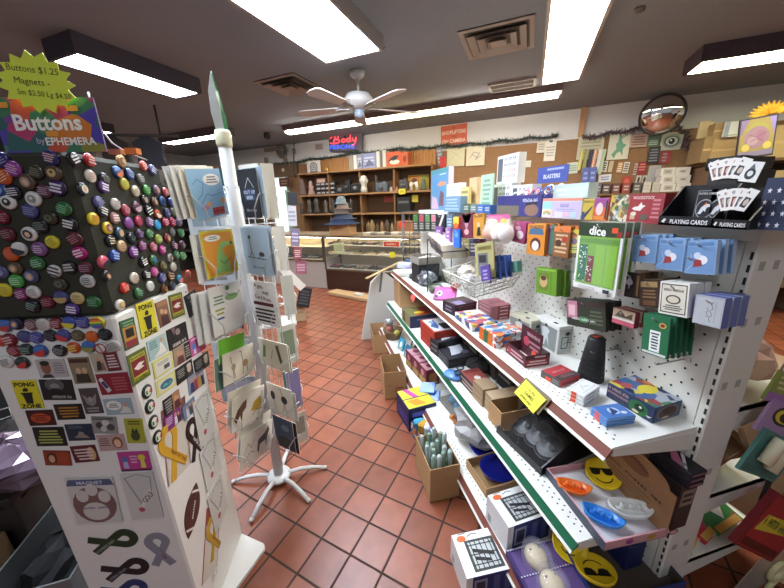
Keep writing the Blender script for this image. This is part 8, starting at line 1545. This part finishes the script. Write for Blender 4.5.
for k, (x, y, c_, lb) in enumerate(((722, 508, 'd8d4c8', 'pale picture packet on the bottom far side shelf'), (735, 520, 'b83a4a', 'red and green picture packet on the bottom far side shelf'), (748, 536, '4a8a4a', 'green striped packet lying on the bottom far side shelf'), (712, 530, '5a9ab8', 'light blue packet lying on the bottom far side shelf'), (760, 505, 'c8a0a8', 'pink packet lying on the bottom far side shelf'), (730, 490, '7a4a8a', 'violet packet at the back of the bottom far side shelf'))):
    q = Vector((1.33+.09*(k % 3), .64+.15*(k//3), .165)); T = frame(q+Vector((.02, .02, .03+.006*k)), Vector((.9, .3-.1*k, .05)), Vector((-.2, .9, .25))); mb = slab(T, .16, .13, .015, PRINT([c_, 'e0dcd4', 'b84a5a', '4a8a5a', c_], 22, seed=20+k, rough=.15)); mb.art(.16, .13, [('r', .05, .02, .95, .2, 'd0a050')], T); tag(mb.build('picture_packet'), lb, 'packet')
# clip strip with hanging packs at the end of the far side
t = thing('clip_strip', 'dark vertical clip strip holding packs at the end of the far side shelf', 'clip strip', (1.52, .545, .2)); MB().box((1.53, .55, .68), (.012, .012, .9), M('3a3a3c')).build('strip', t); MB().tube([(1.53, .55, 1.12), (1.53, .58, 1.13), (1.45, .6, .83)], .004, STEEL).build('clip', t)
YP = .50
def clip(name, label, px4, Y, th, m, dec=(), cat='pack'): return flat(name, label, cat, px4, (0, Y, 0), NYm, th, mat(m), dec)
o = clip('skate_pack', 'teal based pack with two cream cylinders on the clip strip', [(756, 432), (792, 446), (784, 482), (750, 466)], YP, .01, '4a7f78', [('r', .05, .05, .95, .2, '3a6a64')])
T, wd, hd = rect([(756, 432), (792, 446), (784, 482), (750, 466)], (0, YP-.015, 0), NYm)
for k in range(2): MB(T).lathe([(.0, -hd*.1), (.017, -hd*.1), (.017, hd*.45), (.015, hd*.5), (0, hd*.5)], M('d8d0b0', .4), 14, Matrix.Translation((-.03+.055*k, -.01-.015*k, .006)) @ Matrix.Rotation(R(-90), 4, 'X')).build('cylinder', o)
clip('toy_pack', 'violet pack with a black and yellow badge above the cream cylinders', [(768, 400), (800, 412), (792, 440), (762, 428)], YP+.01, .008, 'a88ab8', [('e', .55, .62, .36, .3, '16181a'), ('e', .55, .62, .28, .22, 'd8c83a'), ('e', .6, .6, .2, .16, '16181a')])
clip('toy_pack', 'lime and purple pack at the top of the clip strip', [(775, 372), (800, 380), (796, 406), (770, 398)], YP+.015, .008, '8a9a4a', [('r', 0, 0, 1, .3, 'a070b0'), ('l', .1, .4, .9, .9, 3, 'd0d090')])
clip('derby_tin', 'dark red tin pack with a yellow green slanted logo', [(760, 498), (796, 518), (788, 560), (753, 538)], YP-.02, .02, '7f1c24', [('r', .04, .04, .96, .96, 'a82a2f'), ('p', [(.1, .35), (.9, .5), (.9, .75), (.15, .65)], 'd8c83a'), ('w', .52, .56, .7, .2, '2a5a2a'), ('r', .06, .06, .94, .2, '5a1418')])
T, wd, hd = rect([(757, 548), (790, 565), (784, 600), (752, 585)], (0, YP-.01, 0), NYm); t = thing('ring_pack', 'clear bag with cream plastic rings at the bottom of the clip strip', 'pack', T.translation)
mb = slab(T, wd, hd, .003, M('b0aca0', .3, alpha=.6)); mb.build('clear_bag', t)
for k, (u, v, r_) in enumerate(((-.1, .12, .036), (.12, -.1, .042))): MB(T @ Matrix.Translation((u*wd, v*hd, .012))).tube([(r_*math.cos(2*math.pi*i/20), r_*1.15*math.sin(2*math.pi*i/20), 0) for i in range(20)], .009, M('d8d0a0', .4), 8, True).build('ring', t)

# ------------------------------------------------------------------ left of the aisle, beyond and beside the spinner
t = thing('hook_rack', 'white wire rack of hanging bags beyond the spinner', 'rack', oz(296, 318, 0)); P = oz(293, 322, 0)
LX = P.x; LY = P.y
MB().tube([(LX-.05, LY+.05, 0), (LX-.05, LY+.05, 1.75)], .014, sp_m, 8).build('pole', t)
for z in (.35, .75, 1.1, 1.45, 1.7): MB().tube([(LX-.4, LY+.05, z), (LX+.02, LY+.05, z)], .006, sp_m, 6).build('hook_bar', t)
MB().box((LX-.2, LY+.05, .012), (.5, .4, .02), sp_m).build('base', t)
def lf(name, label, px4, col, dec=(), dy=0, cat='pack'): return flat(name, label, cat, px4, (0, LY-.02-dy, 0), NYm, .03, mat(col), dec)
lf('paper_bag', 'tan paper bag hanging low beyond the spinner', [(294, 300), (304, 300), (307, 320), (296, 322)], 'a58a68', [('l', .2, .3, .8, .8, 2, '8a7254')], cat='bag')
lf('toy_pack', 'black cluster pack hanging above the tan paper bag', [(297, 287), (311, 289), (310, 308), (299, 306)], '1f2022', [('l', .1, .1, .9, .9, 5, '4a4c50')], .04)
lf('toy_pack', 'pink and red pack hanging beyond the spinner', [(295, 261), (307, 261), (306, 274), (296, 274)], '8a5060', [('l', .1, .2, .9, .8, 3, 'b89098')], .0)
lf('toy_pack', 'mauve pack hanging high beyond the spinner', [(290, 228), (299, 229), (300, 246), (291, 246)], '776c80', [('l', .1, .2, .9, .8, 3, 'b8b0c0')], .0)
lf('toy_pack', 'red striped pack hanging beyond the spinner', [(293, 247), (301, 247), (302, 260), (294, 260)], '7f4048', [('l', .1, .2, .9, .8, 4, 'c8b0a8')], .03)
lf('toy_pack', 'white pack hanging at eye level beyond the spinner', [(287, 206), (296, 206), (297, 226), (288, 226)], 'b9b9bc', [('l', .1, .2, .9, .8, 3, '8a8a94')], .02)
lf('hanging_shirt', 'black shirt hanging before the bright doorway', [(288, 192), (297, 192), (298, 205), (287, 205)], '1e1e22', (), .0, 'shirt')
lf('toy_pack', 'pale curved card strip hanging beside the pink pack', [(288, 262), (293, 258), (294, 290), (288, 296)], 'cfcabf', (), .05)
# dark hanging stock at the left, seen over the button stand
HYp = 5.0
t = thing('hanging_rail', 'dark rail hung from the ceiling with black stock behind the button stand', 'rail', (-3.2, HYp, ZC-.5)); dk = M('2a2725', .7)
MB().tube([(-5.2, HYp, ZC-.35), (-1.6, HYp, ZC-.35)], .018, dk).build('rail', t)
for x in (-5, -3.4, -1.8): MB().tube([(x, HYp, ZC), (x, HYp, ZC-.35)], .012, dk).build('hanger_rod', t)
hl = ('charcoal', 'black', 'dark brown', 'dark grey', 'black and grey', 'brown black', 'smoky', 'deep brown', 'dusky')
for k in range(9):
    x = -5.0+.38*k; rn = random.Random(k+5); h_ = rn.uniform(.35, .6); w_ = rn.uniform(.12, .19); c_ = ('2c2a2a', '1a191a', '3a302a', '403d3c', '35353a', '2f2822', '4a4644', '342a24', '2a2a30')[k]
    zt_ = ZC-.37; mb = MB(Matrix.Translation((x, HYp, 0))); mb.prism([(-w_*.3, zt_), (w_*.3, zt_), (w_, zt_-.08), (w_*.85, zt_-h_*.5), (w_*1.1, zt_-h_), (w_*.2, zt_-h_*.9), (-w_*.9, zt_-h_), (-w_*.8, zt_-h_*.4), (-w_, zt_-.07)], -.04, .04, M(c_, .85), Matrix(((1, 0, 0, 0), (0, 0, -1, 0), (0, 1, 0, 0), (0, 0, 0, 1)))); mb.tube([(0, 0, zt_), (0, 0, zt_+.03)], .006, STEEL)
    tag(mb.build('hanging_garment'), '%s garment hanging from the dark ceiling rail' % hl[k], 'garment', 'garments on the dark rail')
t = thing('stock_rack', 'dark rack of crowded stock far behind the button stand', 'rack', rp(-6.75, 5.2)); 
for z in (.5, 1.0, 1.5, 1.95): MB(RT).box((-6.75, 5.2, z), (2.3, .5, .03), M('3a322c', .8)).build('shelf', t)
for s in (-7.88, -6.75, -5.62): MB(RT).box((s, 5.2, 1.0), (.04, .48, 2.0), M('2c2622', .8)).build('upright', t)
MB(RT).box((-6.75, 5.46, 1.05), (2.3, .02, 2.1), M('332b26', .9)).build('back_board', t)
CNM = ('black', 'oxblood', 'slate', 'cream', 'olive', 'rust', 'navy', 'taupe', 'teal', 'ochre')
for r_, z in ((2, 1.5), (3, 1.95)):
    for k in range(6):
        c_ = ('1c1b1c', '5a2a2e', '4a5258', 'b8b09c', '4f5040', '8a4a34', '262c48', '6f655a', '2f5454', '9a7a3a')[(k*3+r_) % 10]
        rn = random.Random(k+40*r_); g = rn.uniform(.16, .36); mb = MB(RT); mb.bbox((-7.66+.36*k, 5.1, z+.017+g/2), (.26, .22, g), M(c_, .6), r=.01); T = RT @ Matrix.Translation((-7.66+.36*k, 4.9899, z+.017+g/2)) @ Matrix.Rotation(R(90), 4, 'X'); mb.art(.24, g, [('l', .1, .2, .9, .8, 3, 'a09a90')], T)
        tag(mb.build('stock_box'), '%s box, %s along the %s shelf of the far dark rack' % (CNM[(k*3+r_) % 10], ORD[k], ('bottom', 'second', 'third', 'top')[r_]), 'box', 'boxes on the far dark rack')
# near floor at the far left: basket, bag, carton and bin beside the button stand
def lray(px, py, dist): return EYEP + ray(px, py).normalized()*dist
Z0 = .62
q = oz(12, 440, Z0); t = thing('low_table', 'dark low table beside the button stand', 'table', (q.x-.2, q.y, 0)); MB().bbox((q.x-.2, q.y+.05, Z0-.13), (.6, .5, .03), M('2a221e', .7)).build('table_top', t)
for sx in (-.46, .06):
    for sy in (-.15, .25): MB().box((q.x+sx, q.y+sy, (Z0-.145)/2), (.03, .03, Z0-.145), M('2a221e', .7)).build('leg', t)
qb = oz(4, 425, Z0+.03); t = thing('wire_basket', 'dark round wire basket on the low table beside the button stand', 'basket', (qb.x, qb.y, Z0-.113)); cB = Vector((qb.x, qb.y, Z0-.113)); bw = M('8a8680', .35, .5)
for k, (r_, z) in enumerate(((.09, .0), (.12, .06), (.14, .11), (.15, .15))): MB(Matrix.Translation(cB)).tube([(r_*math.cos(2*math.pi*i/24), r_*math.sin(2*math.pi*i/24), z+.004) for i in range(24)], .003, bw, 5, True).build('hoop', t)
mb = MB(Matrix.Translation(cB))
for i in range(18): a = 2*math.pi*i/18; mb.tube([(.09*math.cos(a), .09*math.sin(a), .004), (.12*math.cos(a), .12*math.sin(a), .064), (.14*math.cos(a), .14*math.sin(a), .114), (.15*math.cos(a), .15*math.sin(a), .154)], .002, bw, 4)
mb.build('wire_grid', t)
crumple('cloth_bundle', 'dark cloth bundle inside the round wire basket', 'cloth', cB+Vector((0, 0, .085)), .08, (1, 1, .9), M('1f1a18', .9), 61)
qb = oz(15, 462, Z0-.03); crumple('plastic_bag', 'shiny purple grey plastic bag slumped on the low table', 'bag', Vector((qb.x, qb.y, Z0-.02)), .15, (1.25, .9, .6), M('6a5a68', .12, .2), 62, 18)
g = fbox((-1.62, .86, .001), .42, .3, .36, .1); tag(tray(g, M('7d6446', .9, noise=.06), M('4a3a28', .9)).build('cardboard_box'), 'open brown cardboard box on the tiles beside the button stand', 'cardboard box')
g = fbox((-1.18, .98, .001), .26, .42, .30, .05); tag(tray(g, M('74777a', .4, alpha=.92), M('3a3c3e', .6), .006).build('plastic_bin'), 'grey translucent plastic bin of black cloth next to the button stand', 'bin')
crumple('cloth_bundle', 'black cloth bundle in the grey bin', 'cloth', g.c+Vector((0, 0, .2)), .14, (.8, 1.25, .75), M('141416', .95), 63)
g = fbox((-1.78, 1.24, .001), .56, .4, .42, 0); carton('storage_tote', 'dark brown storage tote under the low table', 'tote', g, M('2e2520', .8), {'n': [('r', .35, .75, .65, .85, '15110f')]})
# made-up rack of black clothing, put in to darken the gap beyond the low table
t = thing('added_clothes_rail', 'added black clothes rail darkening the gap beyond the low table', 'rail', (-2.2, 2.1, 0)); bk2 = M('1c1b1c', .5)
MB().tube([(-2.75, 2.0, 1.25), (-1.55, 2.3, 1.25)], .014, bk2).build('rail', t)
for x, y in ((-2.75, 2.0), (-1.55, 2.3)): MB().tube([(x, y, 0), (x, y, 1.25)], .014, bk2).build('post', t); MB().box((x, y, .012), (.06, .5, .02), bk2).build('foot', t)
for k, (c_, w_) in enumerate((('18181a', 'black'), ('2a2422', 'brown black'), ('22242a', 'blue black'), ('302a2e', 'plum black'), ('1e1e1e', 'jet black'), ('363230', 'charcoal'))):
    p = Vector((-2.62+.19*k, 2.03+.0475*k, 0)); mb = MB(frame(p, (.25, -.97, 0), (0, 0, 1))); mb.prism([(-.05, 1.22), (.05, 1.22), (.2, 1.12), (.24, .3), (-.24, .28), (-.2, 1.12)], -.05, .05, M(c_, .95)); tag(mb.build('hanging_garment'), '%s garment on the added black clothes rail' % w_, 'garment', 'garments on the added clothes rail')
